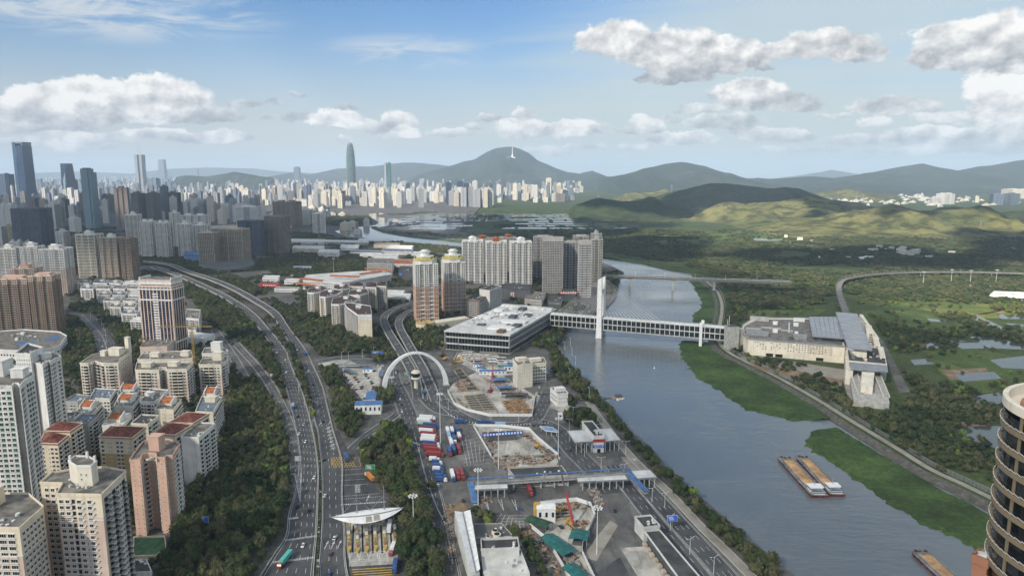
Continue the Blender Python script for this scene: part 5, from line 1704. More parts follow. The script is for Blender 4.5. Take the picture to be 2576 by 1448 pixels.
def tower_crane(label, x, yb, z0, mast, jib, back, ang, col, grp='tower cranes over the old estate'):
 g = P(x, yb, z0)
 t = empty('tower_crane', (g.x, g.y, z0), radians(ang), label, 'crane', grp)
 m = MB()
 s = 0.9
 for sx in (-s, s):
  for sy in (-s, s): m.bar((sx, sy, 0), (sx, sy, mast), .28)
 k = 0.0
 while k < mast - 2:
  m.bar((-s, -s, k), (s, -s, k + 2), .16)
  m.bar((s, s, k), (-s, s, k + 2), .16)
  m.bar((-s, s, k), (-s, -s, k + 2), .16)
  m.bar((s, -s, k), (s, s, k + 2), .16)
  k += 2
 m.build('mast', col, t)
 m = MB()
 for (y, z) in ((-.6, 0), (.6, 0), (0, 1.3)): m.bar((-back, y, mast + 1 + z), (jib, y, mast + 1 + z), .22)
 k = -back
 while k < jib - 1.5:
  for y in (-.6, .6): m.bar((k, y, mast + 1), (k + 1, 0, mast + 2.3), .14)
  for y in (-.6, .6): m.bar((k + 1, 0, mast + 2.3), (k + 2, y, mast + 1), .14)
  k += 2
 m.build('jib', col, t)
 m = MB()
 m.bar((0, 0, mast), (0, 0, mast + 6), .7)
 m.bar((0, 0, mast + 6), (jib * .7, 0, mast + 2.3), .12)
 m.bar((0, 0, mast + 6), (-back, 0, mast + 2.3), .12)
 m.build('tie_frame', col, t)
 box_part('counterweight', t, M_CONCW, -back + 1.5, 0, mast - 1, 2.4, 1.4, 2.4)
 box_part('cab', t, M_WHITEP, 1.6, 1.2, mast - .6, 1.8, 1.4, 2)
 return t
M_CRANEY = mat('crane_ochre', (.42, .27, .07), .6)
tower_crane('ochre tower crane with a long jib crossing the foot of the striped tower', 490, 928, 0, 47, 22, 36, 2, M_CRANEY)
tower_crane('short ochre crane mast on the brick podium corner', 362, 905, 0, 24, 6, 4, 60, M_CRANEY)
# pale low blocks behind the avenue
GW = 'low white blocks in rows behind the avenue trees'
RW = random.Random(31)
n_ = 0
for row, (yy, xa, xb, hh) in enumerate([(712, 195, 365, 19), (726, 200, 372, 19), (742, 240, 400, 19), (757, 258, 372, 19), (772, 275, 372, 19), (789, 300, 372, 19), (806, 320, 372, 19)]):
 x = xa + RW.uniform(0, 8)
 while x < xb - 24:
  w = RW.uniform(30, 46)
  sk = RW.uniform(6, 14)
  ords = ('first', 'second', 'third', 'fourth', 'fifth', 'sixth', 'seventh')[min(6, int((x - xa) / 42))]
  rown = ('farthest', 'second farthest', 'third farthest', 'middle', 'third nearest', 'second nearest', 'nearest')[row]
  nb('white low block, %s from left in the %s row behind the avenue trees' % (ords, rown), [(x, yy), (x + w - 4, yy + 1), (x + w + 3, yy - sk * .7), (x + 5, yy - sk * .7)], hh, W_WHITE, 'bwb', 'wbw', group=GW, objs=False, parapet=.8,
   lift=[(.5, .6, 7, 5, 3)] if RW.random() < .8 else None, roofm=RW.choice([M_ROOF, M_ROOFW, M_GREYBLUE]))
  x += w + RW.uniform(2, 7)
nb('white block with red line roofs right of the striped tower', [(466, 800), (500, 803), (504, 780), (470, 778)], 22, W_WHITE, 'bwb', 'wb', objs=False)
nb('small white block with a flat porch right of the striped tower', [(472, 830), (492, 831), (496, 822), (476, 820)], 11, W_WHITE, 'ww', 'w', objs=False, cat='building')
nb('wide flat white canopy building beside the crane', [(470, 850), (515, 852), (540, 840), (490, 836)], 8, W_WHITE, ' ', ' ', objs=False, cat='building', roofm=M_ROOFW, parapet=.4)
nb('white angular flat block behind the striped tower', [(340, 738), (368, 742), (372, 728), (348, 724)], 18, W_WHITE, 'ss', 's', objs=False, roofm=M_ROOFW)
# towers of the centre
def pink_tower(label, x0, x1, yt, yb, yc):
 t, w, d, H, bb = T(label, x0, x1, yt, yb, rz=14, ratio=.95, nx=5, ny=5, rec=1.6, wall=(W_ORANGE, W_WHITE), split=.66, top='none', bal=W_WHITE, slab_out=.35, sp=(.55, .75), group='terracotta and white twin towers')
 for k in range(9):
  m = MB()
  z = 8 + k * H * .66 / 9
  m.box(0, 0, z, w + .9, d + .9, .4)
  m.build('white_band', W_WHITE, t)
 for (s, z, h, mm, nm) in ((.98, H + .4, 5, W_WHITE, 'crown_wall'), (1.02, H + 5.4, 1.2, W_YELLOW, 'crown_rail'), (.72, H + 5.4, 5, W_YELLOW, 'crown_step'), (.76, H + 10.4, 1.0, W_WHITE, 'crown_ledge')):
  m = MB()
  q = [(x * w / 2 * s, y * d / 2 * s) for x, y in [(-1, -.5), (-.5, -1), (.5, -1), (1, -.5), (1, .5), (.5, 1), (-.5, 1), (-1, .5)]]
  m.prism(q, z, z + h)
  m.build(nm, mm, t)
 m = MB()
 m.cyl(0, 0, H + 11.4, H + 17, w * .2, n=14)
 m.cyl(0, 0, H + 17, H + 18, w * .25, n=14)
 m.cyl(0, 0, H + 18, H + 20, w * .15, n=14)
 m.build('water_tank', W_WHITE, t)
 for k in range(8):
  a = k * pi / 4
  box_part('crown_arch', t, W_YELLOW, w * .47 * cos(a), d * .47 * sin(a), H + 5.4, 1.8, 1.8, 3.6)
pink_tower('terracotta and white tower with yellow crown, nearer of the twin', 1041, 1104, 664, 815, 612)
pink_tower('terracotta and white tower with yellow crown, farther of the twin', 1111, 1172, 660, 792, 616)
m = MB()
g = P(1068, 830)
t = empty('round_podium', (g.x, g.y, 0), 0, 'round cream podium at the foot of the nearer terracotta tower', 'podium')
m.cyl(0, 8, 0, 9, 13, n=28)
m.build('wall', W_CREAM2, t)
for z in (3, 6, 9):
 m = MB()
 m.cyl(0, 8, z, z + .8, 13.4, n=28)
 m.build('band', W_OCHRE if z == 9 else W_CREAM, t)
m = MB()
m.prism([(-10, 14), (10, 4), (60, 45), (52, 60)], 0, 8, bottom=False)
m.build('arcade', W_CREAM, t)
GG = 'green and white ribbed towers by the river'
for i, (a, b, yt, yb, lab) in enumerate([(1163, 1216, 607, 712, 'left'), (1221, 1275, 609, 716, 'middle'), (1281, 1338, 610, 722, 'right')]):
 t, w, d, H, bb = T('white and green ribbed tower with pagoda roof house, %s of three' % lab, a, b, yt, yb, rz=5, ratio=.9, nx=7, ny=5, rec=2.2, wall=(W_GREY, W_WHITE), split=.02, bal=W_WHITE, bal_edges='out', slab_out=.9, top='none', group=GG, glaz=G_DARK)
 for s in (-1, 1):
  m = MB()
  m.quad((s * w * .5, -d * .5, H + 2), (s * w * .12, -d * .5, H + 1.4), (s * w * .12, d * .5, H + 1.4), (s * w * .5, d * .5, H + 2))
  m.prism([(s * w * .5 - s * .2, -d * .5), (s * w * .5, -d * .5), (s * w * .5, d * .5), (s * w * .5 - s * .2, d * .5)], H, H + 3)
  m.build('roof_wing', W_WHITE, t)
 m = MB()
 m.box(0, 0, H, w * .34, d * .4, 7)
 m.lathe([(w * .26, H + 7), (w * .16, H + 8.5), (w * .12, H + 10), (.2, H + 11)], 4)
 m.build('roof_house', M_TILEO if i == 1 else W_WHITE, t)
for i, (a, b, yt, yb, lab) in enumerate([(1188, 1242, 601, 690, 'left'), (1255, 1300, 598, 690, 'right')]):
 t, w, d, H, bb = T('ribbed tower with an orange roof house behind the three white and green ones, %s' % lab, a, b, yt, yb, rz=5, ratio=.9, nx=5, ny=3, wall=(W_GREY,), bal=W_WHITE, top='none', group=GG)
 m = MB()
 m.box(0, 0, H, w * .3, d * .4, 6)
 m.lathe([(w * .3, H + 6), (w * .18, H + 7), (.2, H + 9)], 4)
 m.build('roof_house', M_TILEO, t)
for lab, a, b, yt, yb, kw in [
 ('grey tower with a curved pale top, back left of the grey group', 1341, 1390, 596, 705, dict(wall=(W_GREY,), top='flat')),
 ('wide grey slab with a fine window grid beside the ribbed towers', 1364, 1417, 605, 738, dict(wall=(W_GREY,), nx=1, ny=1, rec=0, bay=3, pier=.9, sp=(.4, .8), top='none', crown=6)),
 ('grey slab narrow and recessed between the two largest grey slabs', 1416, 1454, 609, 728, dict(wall=(W_GREY,), top='flat')),
 ('pale grey slab with white balcony bands nearest the river', 1453, 1486, 614, 747, dict(wall=(W_GREY, W_GREY), bal=W_WHITE, bal_edges='all', nx=1, ny=3, top='none', crown=7)),
 ('grey tower with stepped top at the right end by the river', 1484, 1514, 602, 728, dict(wall=(W_GREY,), top='lift', nx=3)),
 ('tall grey tower with flat canopy roof behind the riverside group', 1440, 1480, 594, 690, dict(wall=(W_GREY,), top='flat', nx=3)),
 ('grey back tower with a roof frame above the riverside group', 1484, 1512, 588, 700, dict(wall=(W_GREY,), top='lift', nx=3))]:
 T(lab, a, b, yt, yb, rz=-6, ratio=.8, group='grey towers on the river bend', **dict(dict(bal=W_GREY, slab_out=.6), **kw))
# apartments with brown roofs
HB = (0.6, 3.0, mat('brown_roof_tiles', (.075, .045, .038), .8, var=.2, dirt=.4))
GB = 'cream slabs with brown hipped roofs'
for lab, ol, z, fr, sd in [
 ('cream slab with brown roofs nearest the flyover, its pale end wall toward us', [(900, 792), (935, 792), (932, 770), (884, 762), (866, 762), (872, 772)], 34, 'sss', 'bb'),
 ('cream slab second from the flyover with a brown roof', [(833, 765), (852, 766), (882, 760), (905, 752), (880, 742), (838, 750)], 34, 'bwb', 'bb'),
 ('cream slab third from the flyover with a brown roof', [(803, 746), (818, 747), (846, 741), (862, 732), (840, 726), (806, 734)], 34, 'bwb', 'bb'),
 ('cream slab at the left end of the brown roofed group', [(773, 736), (788, 737), (812, 732), (826, 724), (808, 718), (776, 726)], 34, 'bwb', 'bb'),
 ('cream slab with brown roof at the middle back of the group', [(838, 728), (856, 729), (880, 724), (878, 714), (842, 716)], 34, 'bwb', 'bb'),
 ('cream slab with brown roof behind the nearest slab', [(876, 742), (905, 743), (928, 736), (922, 726), (880, 730)], 34, 'bwb', 'bb'),
 ('cream balcony block at the back right of the group, first', [(875, 720), (912, 721), (916, 712), (880, 711)], 34, 'bbb', 'bw'),
 ('cream balcony block at the back right of the group, middle', [(918, 722), (946, 723), (948, 713), (920, 713)], 36, 'bbb', 'bw'),
 ('cream balcony block at the back right of the group, end by the flyover', [(947, 719), (971, 720), (972, 710), (948, 710)], 36, 'bbb', 'bw')]:
 nb(lab, ol, z, (W_CREAM2, W_WHITE), fr, sd, group=GB, objs=False, split=.8, hip=HB if len(ol) == 4 else None, roofm=HB[2], parapet=.8, lift=None if len(ol) == 4 else [(.5, .6, 7, 5, 3)])
# low buildings in the middle distance
def low(label, ol, z, wall=W_WHITE, roof=M_ROOFW, fr='www', sd='www', name='building', cat='building', **kw):
 return nb(label, ol, z, wall, fr, sd, name=name, cat=cat, roofm=roof, objs=False, parapet=kw.pop('parapet', .8), top0=1.0, fh=kw.pop('fh', 4.2), **kw)
def quad_at(x0, x1, yf, dep, sk=4):
 return [(x0, yf), (x1, yf + (x1 - x0) * .02), (x1 + sk, yf - dep + (x1 - x0) * .02), (x0 + sk, yf - dep)]
t, pl, c = low('long white checkpoint hall under stepped orange tiled eaves', [(762, 705), (860, 712), (984, 690), (960, 680), (880, 684), (770, 692)], 17, W_WHITE, M_ROOFW, 'dwdw', 'dwdw')
for (xa, ya, xb, yb_, z, wd) in [(755, 701, 812, 706, 19, 9), (830, 694, 905, 697, 22, 10), (905, 690, 960, 683, 19, 9), (918, 676, 985, 682, 21, 9), (742, 712, 800, 720, 10, 8)]:
 a, b = P(xa, ya, z), P(xb, yb_, z)
 m = MB()
 d = (b - a).normalized()
 n = Vector((-d.y, d.x, 0))
 o = Vector((c.x, c.y, 0))
 for s in (1,):
  p = [a - n * 2.0 - o, b - n * 2.0 - o, b + n * 2.5 - o + Vector((0, 0, 2.2)), a + n * 2.5 - o + Vector((0, 0, 2.2))]
  m.add([tuple(v) for v in p] + [tuple(v - Vector((0, 0, .7))) for v in p], [(0, 1, 2, 3), (7, 6, 5, 4), (0, 4, 5, 1), (1, 5, 6, 2), (2, 6, 7, 3), (3, 7, 4, 0)])
 m.build('tiled_eave', M_TILEO, t)
low('grey office block with ribbon windows behind the orange eaved hall', quad_at(923, 986, 662, 12), 26, W_GREY, M_ROOF, 'lll', 'lll', fh=3.8, name='office_block', cat='office block')
t, pl, c = low('dark grey box shop with a round blue parking sign on its wall', quad_at(1002, 1042, 684, 14), 16, W_DKGREY, M_ROOFD, ' ', ' ')
p = pl[0].lerp(pl[1], .14)
m = MB()
m.add([(3.4 * cos(2 * pi * i / 24), 0, 3.4 * sin(2 * pi * i / 24)) for i in range(24)] + [(3.4 * cos(2 * pi * i / 24), .3, 3.4 * sin(2 * pi * i / 24)) for i in range(24)],
  [tuple(range(24))] + [(i, 24 + i, 24 + (i + 1) % 24, (i + 1) % 24) for i in range(24)])
so = m.build('round_sign', mat('sign_blue', (.02, .12, .5), .5, var=.02), t, (p.x, p.y - .45, 11.5))
def text_mesh(body, size, m, depth=0.03, name='lettering'):
 cu = bpy.data.curves.new('lettering', 'FONT')
 cu.body = body
 cu.size = size
 cu.align_x = 'CENTER'
 cu.align_y = 'CENTER'
 cu.extrude = depth
 o = bpy.data.objects.new('lettering', cu)
 me = bpy.data.meshes.new_from_object(o)
 bpy.data.objects.remove(o)
 me.materials.clear()
 me.materials.append(m)
 return me
def text_on(body, size, m, parent, loc, rot, name='lettering'):
 o = put(name, text_mesh(body, size, m), parent, loc)
 o.rotation_euler = rot
 return o
text_on('P!', 3.6, M_WHITEP, so, (0, -.06, 0), (pi / 2, 0, 0))
for lab, x0, x1, yf, dep, z, wl, rf in [
 ('long low white freight hall nearest the upper river', 700, 815, 606, 6, 9, W_WHITE, M_ROOFW), ('long low grey freight hall right of the white freight hall', 815, 925, 608, 5, 9, W_GREY, M_ROOFW),
 ('cream three storey school block with ribbon windows', 735, 812, 624, 7, 14, W_CREAM, M_ROOFW), ('white four storey block stepping down in front of the school block', 800, 850, 634, 7, 15, W_WHITE, M_ROOFW),
 ('low white market hall with a pale roof, middle distance', 855, 900, 622, 7, 8, W_WHITE, M_ROOFW), ('flat white depot shed beside the upper river', 900, 982, 605, 5, 8, W_WHITE, M_ROOFW),
 ('brown colonnaded shed by the upper river', 940, 1002, 616, 5, 8, W_TAN, M_ROOF), ('white shed with a pale blue roof, middle distance', 880, 960, 635, 6, 7, W_WHITE, M_GREYBLUE),
 ('low white canteen block with dark doorway', 905, 945, 641, 5, 9, W_WHITE, M_ROOFW), ('white double hall behind the grey office block', 940, 1000, 646, 8, 13, W_WHITE, M_ROOFW),
 ('low white shed with blue roof lights', 960, 1035, 632, 7, 8, W_WHITE, M_GREYBLUE), ('pale workshop near the orange eaved temple style hall', 975, 1036, 622, 5, 8, W_WHITE, M_ROOFW),
 ('small orange eaved hall left of the terracotta towers', 985, 1040, 664, 12, 9, W_WHITE, M_TILEO), ('white porch shed right of the small orange eaved hall', 1035, 1062, 640, 7, 8, W_WHITE, M_ROOFW),
 ('low white office at the left of the red billboard', 660, 700, 700, 7, 9, W_WHITE, M_ROOFW), ('pale canopy shed right of the red billboard', 715, 750, 706, 5, 7, W_WHITE, M_ROOFW),
 ('long pale blue market roof left of the checkpoint hall', 735, 780, 674, 4, 6, W_WHITE, M_BLUEROOF), ('pale long shed roof below the checkpoint hall', 690, 750, 726, 4, 6, W_WHITE, M_GREYBLUE),
 ('low pale shed behind the cream slabs', 962, 1015, 735, 5, 6, W_WHITE, M_ROOFW), ('white low station house beside the flyover bend', 970, 1030, 748, 10, 7, W_WHITE, M_ROOFW),
 ('grey court building with white top band near the wood', 642, 700, 600, 4, 10, W_GREY, M_ROOFW), ('low white block on the wood edge, left of the freight halls', 660, 700, 590, 4, 14, W_WHITE, M_ROOF)]:
 low(lab, quad_at(x0, x1, yf, dep), z, wl, rf, name='low_building', fh=3.8)
low('brown grey apartment block left of the dark slab tower by the shops', [(1173, 752), (1206, 757), (1226, 742), (1196, 737)], 26, W_BROWN, M_ROOFD, 'bwb', 'bb', fh=3, name='apartment_block', cat='apartment block')
low('dark block with a white stair wall between the terracotta and green towers', [(1206, 728), (1232, 731), (1262, 720), (1240, 716)], 36, (W_WHITE, W_WHITE), M_ROOFD, ' ', 'lll', fh=3, name='apartment_block', cat='apartment block')
t, pl, c = low('dark mall podium with an advertising screen, under the ribbed towers', [(1262, 727), (1335, 733), (1338, 716), (1270, 712)], 16, W_DKGREY, M_ROOFD, ' ', ' ', name='shopping_podium', cat='podium')
p = pl[0].lerp(pl[1], .42)
box_part('advert_screen', t, mat('advert_pale', (.62, .56, .55), .5), p.x, p.y - .4, 4, 11, .4, 8)
for dx, hh, cc in ((-2.4, 5.5, (.42, .12, .12)), (1.6, 6.4, (.08, .09, .12))):
 box_part('advert_figure', t, mat('advert_%d' % int(hh * 10), cc, .6), p.x + dx, p.y - .66, 4.4, 2.2, .12, hh)
low('grey stepped terrace with white roof plant, right of the mall podium', [(1320, 752), (1362, 756), (1372, 738), (1330, 733)], 11, W_GREY, M_ROOF, 'll', 'll', name='terrace_building')
low('low dark arcade with hanging white posters near the cable bridge', [(1378, 756), (1412, 758), (1414, 746), (1380, 744)], 9, W_DKGREY, M_ROOFD, 'w', 'w')
t, pl, c = low('open fronted shop hall with a red and white roof sign beside the grey riverside tower', [(1412, 738), (1448, 740), (1450, 728), (1414, 727)], 12, W_DKGREY, M_ROOFD, 'd', 'd', name='shop_hall', cat='shop')
p = pl[0].lerp(pl[1], .5)
box_part('roof_sign', t, mat('sign_red', (.50, .05, .04), .6), p.x, p.y + .3, 12, 30, .5, 4)
for k in range(7): box_part('sign_letter', t, M_WHITEP, p.x - 12 + k * 4, p.y - .1, 12.6, 2.6, .3, 2.6)
# red billboard
t, pl, c = low('red billboard hall with white lettering on the edge of the flyover wood', quad_at(653, 702, 712, 3), 9, mat('bill_red', (.48, .04, .05), .6), M_TILE, ' ', ' ', name='billboard', cat='billboard', parapet=0)
for k in range(7): box_part('sign_letter', t, M_WHITEP, pl[0].lerp(pl[1], .2 + .1 * k).x, pl[0].lerp(pl[1], .2 + .1 * k).y - .3, 4.2, 2.6, .3, 2.0)
# border terminal beside the river
ZT = 24.0
to = [P(x, y, ZT) for x, y in [(1118, 831), (1283, 842), (1398, 777), (1268, 766)]]
o = to[0].copy()
o.z = 0
t = empty('border_terminal', tuple(o), 0, 'wide flat glass border terminal with white framed storeys and a crowded white roof', 'terminal')
q = [Vector(tuple(p - o)[:2]) for p in to]
m = MB()
m.prism([tuple(p) for p in inset(q, 2.0)], 0, ZT - 1, bottom=False)
m.build('glazing', G_DARK, t)
for z, h, e in ((0, .6, 0), (7.4, 1.3, .6), (15.6, 1.3, .6), (ZT - 1.6, 1.9, .9)):
 m = MB()
 m.prism([tuple(p) for p in inset(q, -e + .4)], z, z + h)
 m.build('storey_band', M_ROOFW if z else M_CONCW, t)
m = MB()
for i in range(4):
 a, b = q[i], q[(i + 1) % 4]
 L = (b - a).length
 tt = (b - a) / L
 nr = Vector((tt.y, -tt.x))
 for k in range(int(L / 4)):
  face_box(m, a - nr * 1.8, b - nr * 1.8, nr, 2 + k * 4, 2.25 + k * 4, .5, ZT - 2, .25)
 if i == 0:
  for s in (0, L - 1.5): face_box(m, a, b, nr, s, s + 1.5, 8, ZT - 1.8, .7, .6)
  face_box(m, a, b, nr, L * .21, L * .21 + 1.2, 8, 15.6, .6, .6)
m.build('mullion', M_METAL, t, kind='stuff')
a, b = q[1], q[2]
L = (b - a).length
tt = (b - a) / L
nr = Vector((tt.y, -tt.x))
for z in [9.4 + .95 * k for k in range(7)] + [17.2 + .95 * k for k in range(6)]:
 m = MB()
 face_box(m, a, b, nr, 1, L - 1, z, z + .35, .9, -.4)
 m.build('louvre', M_METAL, t)
rt = MB()
rt.poly([tuple(p) for p in q], ZT + .33)
rt.build('roof', M_ROOFW, t)
for (u0, u1, v0, v1, h, mm) in [(.05, .3, .42, .52, 2.2, M_WHITEP), (.55, .92, .12, .20, 2.4, M_WHITEP), (.5, .95, .34, .42, 2.2, M_WHITEP), (.3, .6, .6, .68, 2.4, M_WHITEP), (.1, .25, .7, .78, 2.8, M_WHITEP), (.55, .66, .5, .56, 4.0, W_DKGREY), (.78, .88, .02, .08, 3.5, M_SOIL), (.84, .95, .22, .3, 3, W_DKGREY), (.3, .42, .2, .24, 2, W_DKGREY), (.45, .56, .8, .88, 3.6, W_DKGREY), (.72, .84, .6, .66, 3, W_DKGREY), (.02, .98, .92, .97, 2.5, M_ROOFW)]:
 m = MB()
 f = lambda u, v: q[0].lerp(q[1], u).lerp(q[3].lerp(q[2], u), v)
 m.prism([tuple(f(u0, v0)), tuple(f(u1, v0)), tuple(f(u1, v1)), tuple(f(u0, v1))], ZT + .3, ZT + .3 + h)
 m.build('roof_house', mm, t)
for k in range(110):
 u, v = RB.uniform(.04, .96), RB.uniform(.25, .97)
 p = f(u, v)
 s = RB.uniform(1.2, 3.4)
 box_part('roof_unit', t, RB.choice([M_WHITEP, M_ROOFW, M_METAL, W_GREY]), p.x, p.y, ZT + .34, s * 1.3, s, RB.uniform(.9, 2.4), RB.choice((0, .5)))
foot([p for p in to])
# covered bridge over the river with its cable pylon
pn = P(1506, 850, -3)
pr = P(1761, 872, -2.4)
ax = Vector((pr.x - pn.x, pr.y - pn.y)).normalized()
nrm = Vector((-ax.y, ax.x))
HW = 7.0
mid = Vector(tuple(pn)[:2]) + nrm * (HW + 3.2)
zb = PY(1513, 829, mid.y - 4).z
zt = PY(1513, 799, mid.y - 4).z
t = empty('covered_bridge', (mid.x, mid.y, 0), atan2(ax.y, ax.x), 'long two storey glazed footbridge hung from a white pylon over the river', 'bridge')
l0 = -(Vector((P(1400, 800, 14).x, P(1400, 800, 14).y)) - mid).length
l1 = (Vector(tuple(P(1838, 850, 10))[:2]) - mid).length
hh = (zt - zb)
bm_ = MB()
bm_.box((l0 + l1) / 2, 0, zb + .6, l1 - l0, 2 * HW - 1.6, hh - 1.0)
bm_.build('glazing', G_DARK, t)
for z, h, nm in ((zb, 1.3, 'deck_beam'), (zb + hh * .47, 1.2, 'storey_band'), (zt - 1.0, 1.4, 'roof_edge')):
 box_part(nm, t, M_CONCW if z == zb else M_ROOFW, (l0 + l1) / 2, 0, z, l1 - l0, 2 * HW, h)
m = MB()
nk = 38
for k in range(nk + 1):
 x = l0 + (l1 - l0) * k / nk
 for s in (-1, 1): m.box(x, s * (HW - .35), zb + 1.2, .75, .7, hh - 2.0)
m.build('post', M_ROOFW, t, kind='stuff')
rf = MB()
for k in range(nk):
 x0, x1 = l0 + (l1 - l0) * k / nk, l0 + (l1 - l0) * (k + 1) / nk
 rf.v, rf.f, rf.mi = [], [], []
 pr_ = [(-HW * .8, zt + .4), (-HW * .45, zt + 1.3), (HW * .45, zt + 1.3), (HW * .8, zt + .4)]
 for (y0, z0), (y1, z1) in zip(pr_, pr_[1:]):
  rf.quad((x0 + .1, y0, z0), (x1 - .1, y0, z0), (x1 - .1, y1, z1), (x0 + .1, y1, z1))
 if k == 0: RFM = rf.mesh('roof_panel', [M_ROOFW])
 if k == 0: put('roof_panel', RFM, t)
 else: put('roof_panel', RFM, t, (x0 - l0, 0, 0))
box_part('roof_rail', t, M_METAL, (l0 + l1) / 2, 0, zt + 1.3, l1 - l0, .8, .5)
zp = PY(1506, 698, pn.y).z
for s in (-1, 1):
 m = MB()
 top = zp - (0 if s < 0 else .5)
 sec = [(-3, 3.9, 2.6), (6, 3.7, 2.3), (zt, 3.3, 2.1), (zp * .75, 3.0, 1.9), (zp, 2.6, 1.7)]
 vs = []
 for (z, a, b) in sec:
  yy = s * (HW + 1.9)
  zz = z
  vs += [(-a, yy - b, zz - (3.0 if z == zp else 0)), (a, yy - b, zz), (a, yy + b, zz), (-a, yy + b, zz - (3.0 if z == zp else 0))]
 fs = [(k * 4 + i, k * 4 + (i + 1) % 4, k * 4 + 4 + (i + 1) % 4, k * 4 + 4 + i) for k in range(4) for i in range(4)] + [(16, 17, 18, 19)]
 m.add(vs, fs)
 m.build('pylon_leg', M_WHITEP if s < 0 else W_WHITE, t)
box_part('pylon_tie', t, W_CREAM, 0, 0, zp * .74, 3.4, 2 * HW + 1, 3.2)
box_part('pylon_tie', t, W_CREAM, 0, 0, zb - 3.2, 3.8, 2 * HW + 2, 2.8)
M_CABLE = mat('stay_cable', (.45, .45, .44), .5, var=0)
for k in range(13):
 zz = zp * (.62 + .34 * k / 12)
 for sx, reach in ((-1, -l0), (1, l1 * .5)):
  for s in (-1, 1):
   m = MB()
   m.bar((sx * 1.5, s * (HW + .5), zz), (sx * (12 + (reach - 18) * k / 12), s * (HW - .6), zt + .6), .2)
   m.build('stay_cable', M_CABLE, t)
# right hand pier
pm_ = (Vector(tuple(pr)[:2]) + nrm * (HW + 1) - mid)
lx = pm_.dot(ax)
for s in (-1, 1):
 m = MB()
 m.prism([(lx - 1.8, s * (HW + 1) - 1), (lx + 1.8, s * (HW + 1) - 1), (lx + 1.8, s * (HW + 1) + 1), (lx - 1.8, s * (HW + 1) + 1)], -3, zt + 5)
 m.build('pier', M_WHITEP, t)
box_part('pier_cap', t, W_WHITE, lx, 0, zb - 2, 2.4, 2 * HW, 1.8)
# lift shaft at the right end
g = P(1845, 880)
t = empty('lift_tower', (g.x, g.y, 0), .15, 'plain grey lift tower with dark flat roof at the right end of the covered bridge', 'tower')
Ht = hgt(1845, 880, 822)
box_part('shaft', t, M_CONCW, 0, 7, 0, 13, 14, Ht)
box_part('roof', t, M_ROOFD, 0, 7, Ht, 12, 13, .4)
for s in (-1, 1): box_part('mast', t, M_WHITEP, -4 + s, 9, Ht, .4, .4, 10 + s * 2)
box_part('link', t, M_CONCW, 11, 8, 4, 9, 9, Ht - 8)
# road bridge
a0, a1 = P(1584, 727, -3), P(1692, 731, -3)
d = Vector((a1.x - a0.x, a1.y - a0.y)).normalized()
t = empty('road_bridge', (a0.x, a0.y, 0), atan2(d.y, d.x), 'concrete girder road bridge crossing the river behind the cable pylon', 'bridge')
zd = PY(1584, 697, a0.y).z
m = MB()
m.box(60, 4, zd - 3.2, 460, 9, 3.0)
m.build('girder', M_CONCW, t)
box_part('deck', t, M_ASPH, 60, 6, zd - .2, 460, 19, .5)
for y in (-3.6, 15.6): box_part('parapet', t, M_PARA, 60, y, zd + .2, 460, .5, 1.3)
for L in (0, (a1 - a0).length, -75, (a1 - a0).length + 75):
 m = MB()
 m.box(L, 5, -3.5, 4.2, 8, zd + 1)
 m.prism([(L - 5, 1), (L + 5, 1), (L + 5, 9), (L - 5, 9)], zd - 4.4, zd - 3)
 m.build('pier', M_CONCW, t)
for k in range(7):
 m = MB()
 m.bar((-100 + k * 55, -3, zd), (-100 + k * 55, -3, zd + 10), .3)
 m.bar((-100 + k * 55, -3, zd + 10), (-100 + k * 55, 1, zd + 10.6), .3)
 m.build('lamp_post', M_WHITEP, t)
# rail station on the right bank
st = empty('rail_station', tuple(P(1880, 892))[:2] + (0,), 0, 'large pale concrete rail station with wide grey standing roofs on the right bank', 'station')
o = st.location.copy()
def wpt(x, y, z=0):
 p = P(x, y, z) - o
 return Vector((p.x, p.y))
def st_block(nm, D, z0, z1, m, zq=None):
 b = MB()
 zq = z1 if zq is None else zq
 b.prism([tuple(wpt(x, y, zq)) for x, y in D], z0, z1, bottom=z0 > 1)
 return b.build(nm, m, st)
ZS = 19.5
main = [(1882, 852), (2126, 872), (2105, 800), (2036, 801), (1910, 800), (1886, 806), (1868, 818), (1865, 830), (1871, 842)]
st_block('hall', main, 0, ZS, W_CREAM)
st_block('roof', [(1886, 850), (2120, 868), (2100, 803), (1912, 803), (1890, 810), (1873, 820), (1870, 830), (1876, 842)], ZS, ZS + .2, M_ROOF)
q = [wpt(x, y, ZS) for x, y in main]
m = MB()
for i in range(len(q)):
 a, b = q[i], q[(i + 1) % len(q)]
 tt = (b - a).normalized()
 face_box(m, a, b, Vector((tt.y, -tt.x)), 0, (b - a).length, ZS - .8, ZS + 1.4, .3, .3)
m.build('parapet', M_METAL, st)
a, b = q[0], q[1]
L = (b - a).length
tt = (b - a) / L
nr = Vector((tt.y, -tt.x))
r0 = atan2(tt.y, tt.x)
RS = random.Random(12)
for row in range(4):
 for k in range(26):
  if RS.random() < (.75 if k > 12 else .35):
   p = a + tt * (8 + k * 3.1) + nr * .06
   box_part('window', st, G_DARK, p.x, p.y, 8.5 + row * 2.6, 1.1, .14, 1.1, r0)
for z in (4.2, 7.2):
 m = MB()
 face_box(m, a, b, nr, 0, L, z, z + .35, .25)
 m.build('string_course', W_CREAM2, st)
for k in range(6):
 m = MB()
 face_box(m, a, b, nr, L * .64, L * .88, 8 + k * 1.9, 8.8 + k * 1.9, .12)
 m.build('louvre', W_TAN, st)
for s in (.2, .3, .72):
 m = MB()
 face_box(m, a, b, nr, L * s, L * (s + .075), .3, 4.0, .12)
 m.build('doorway', M_BLACK, st)
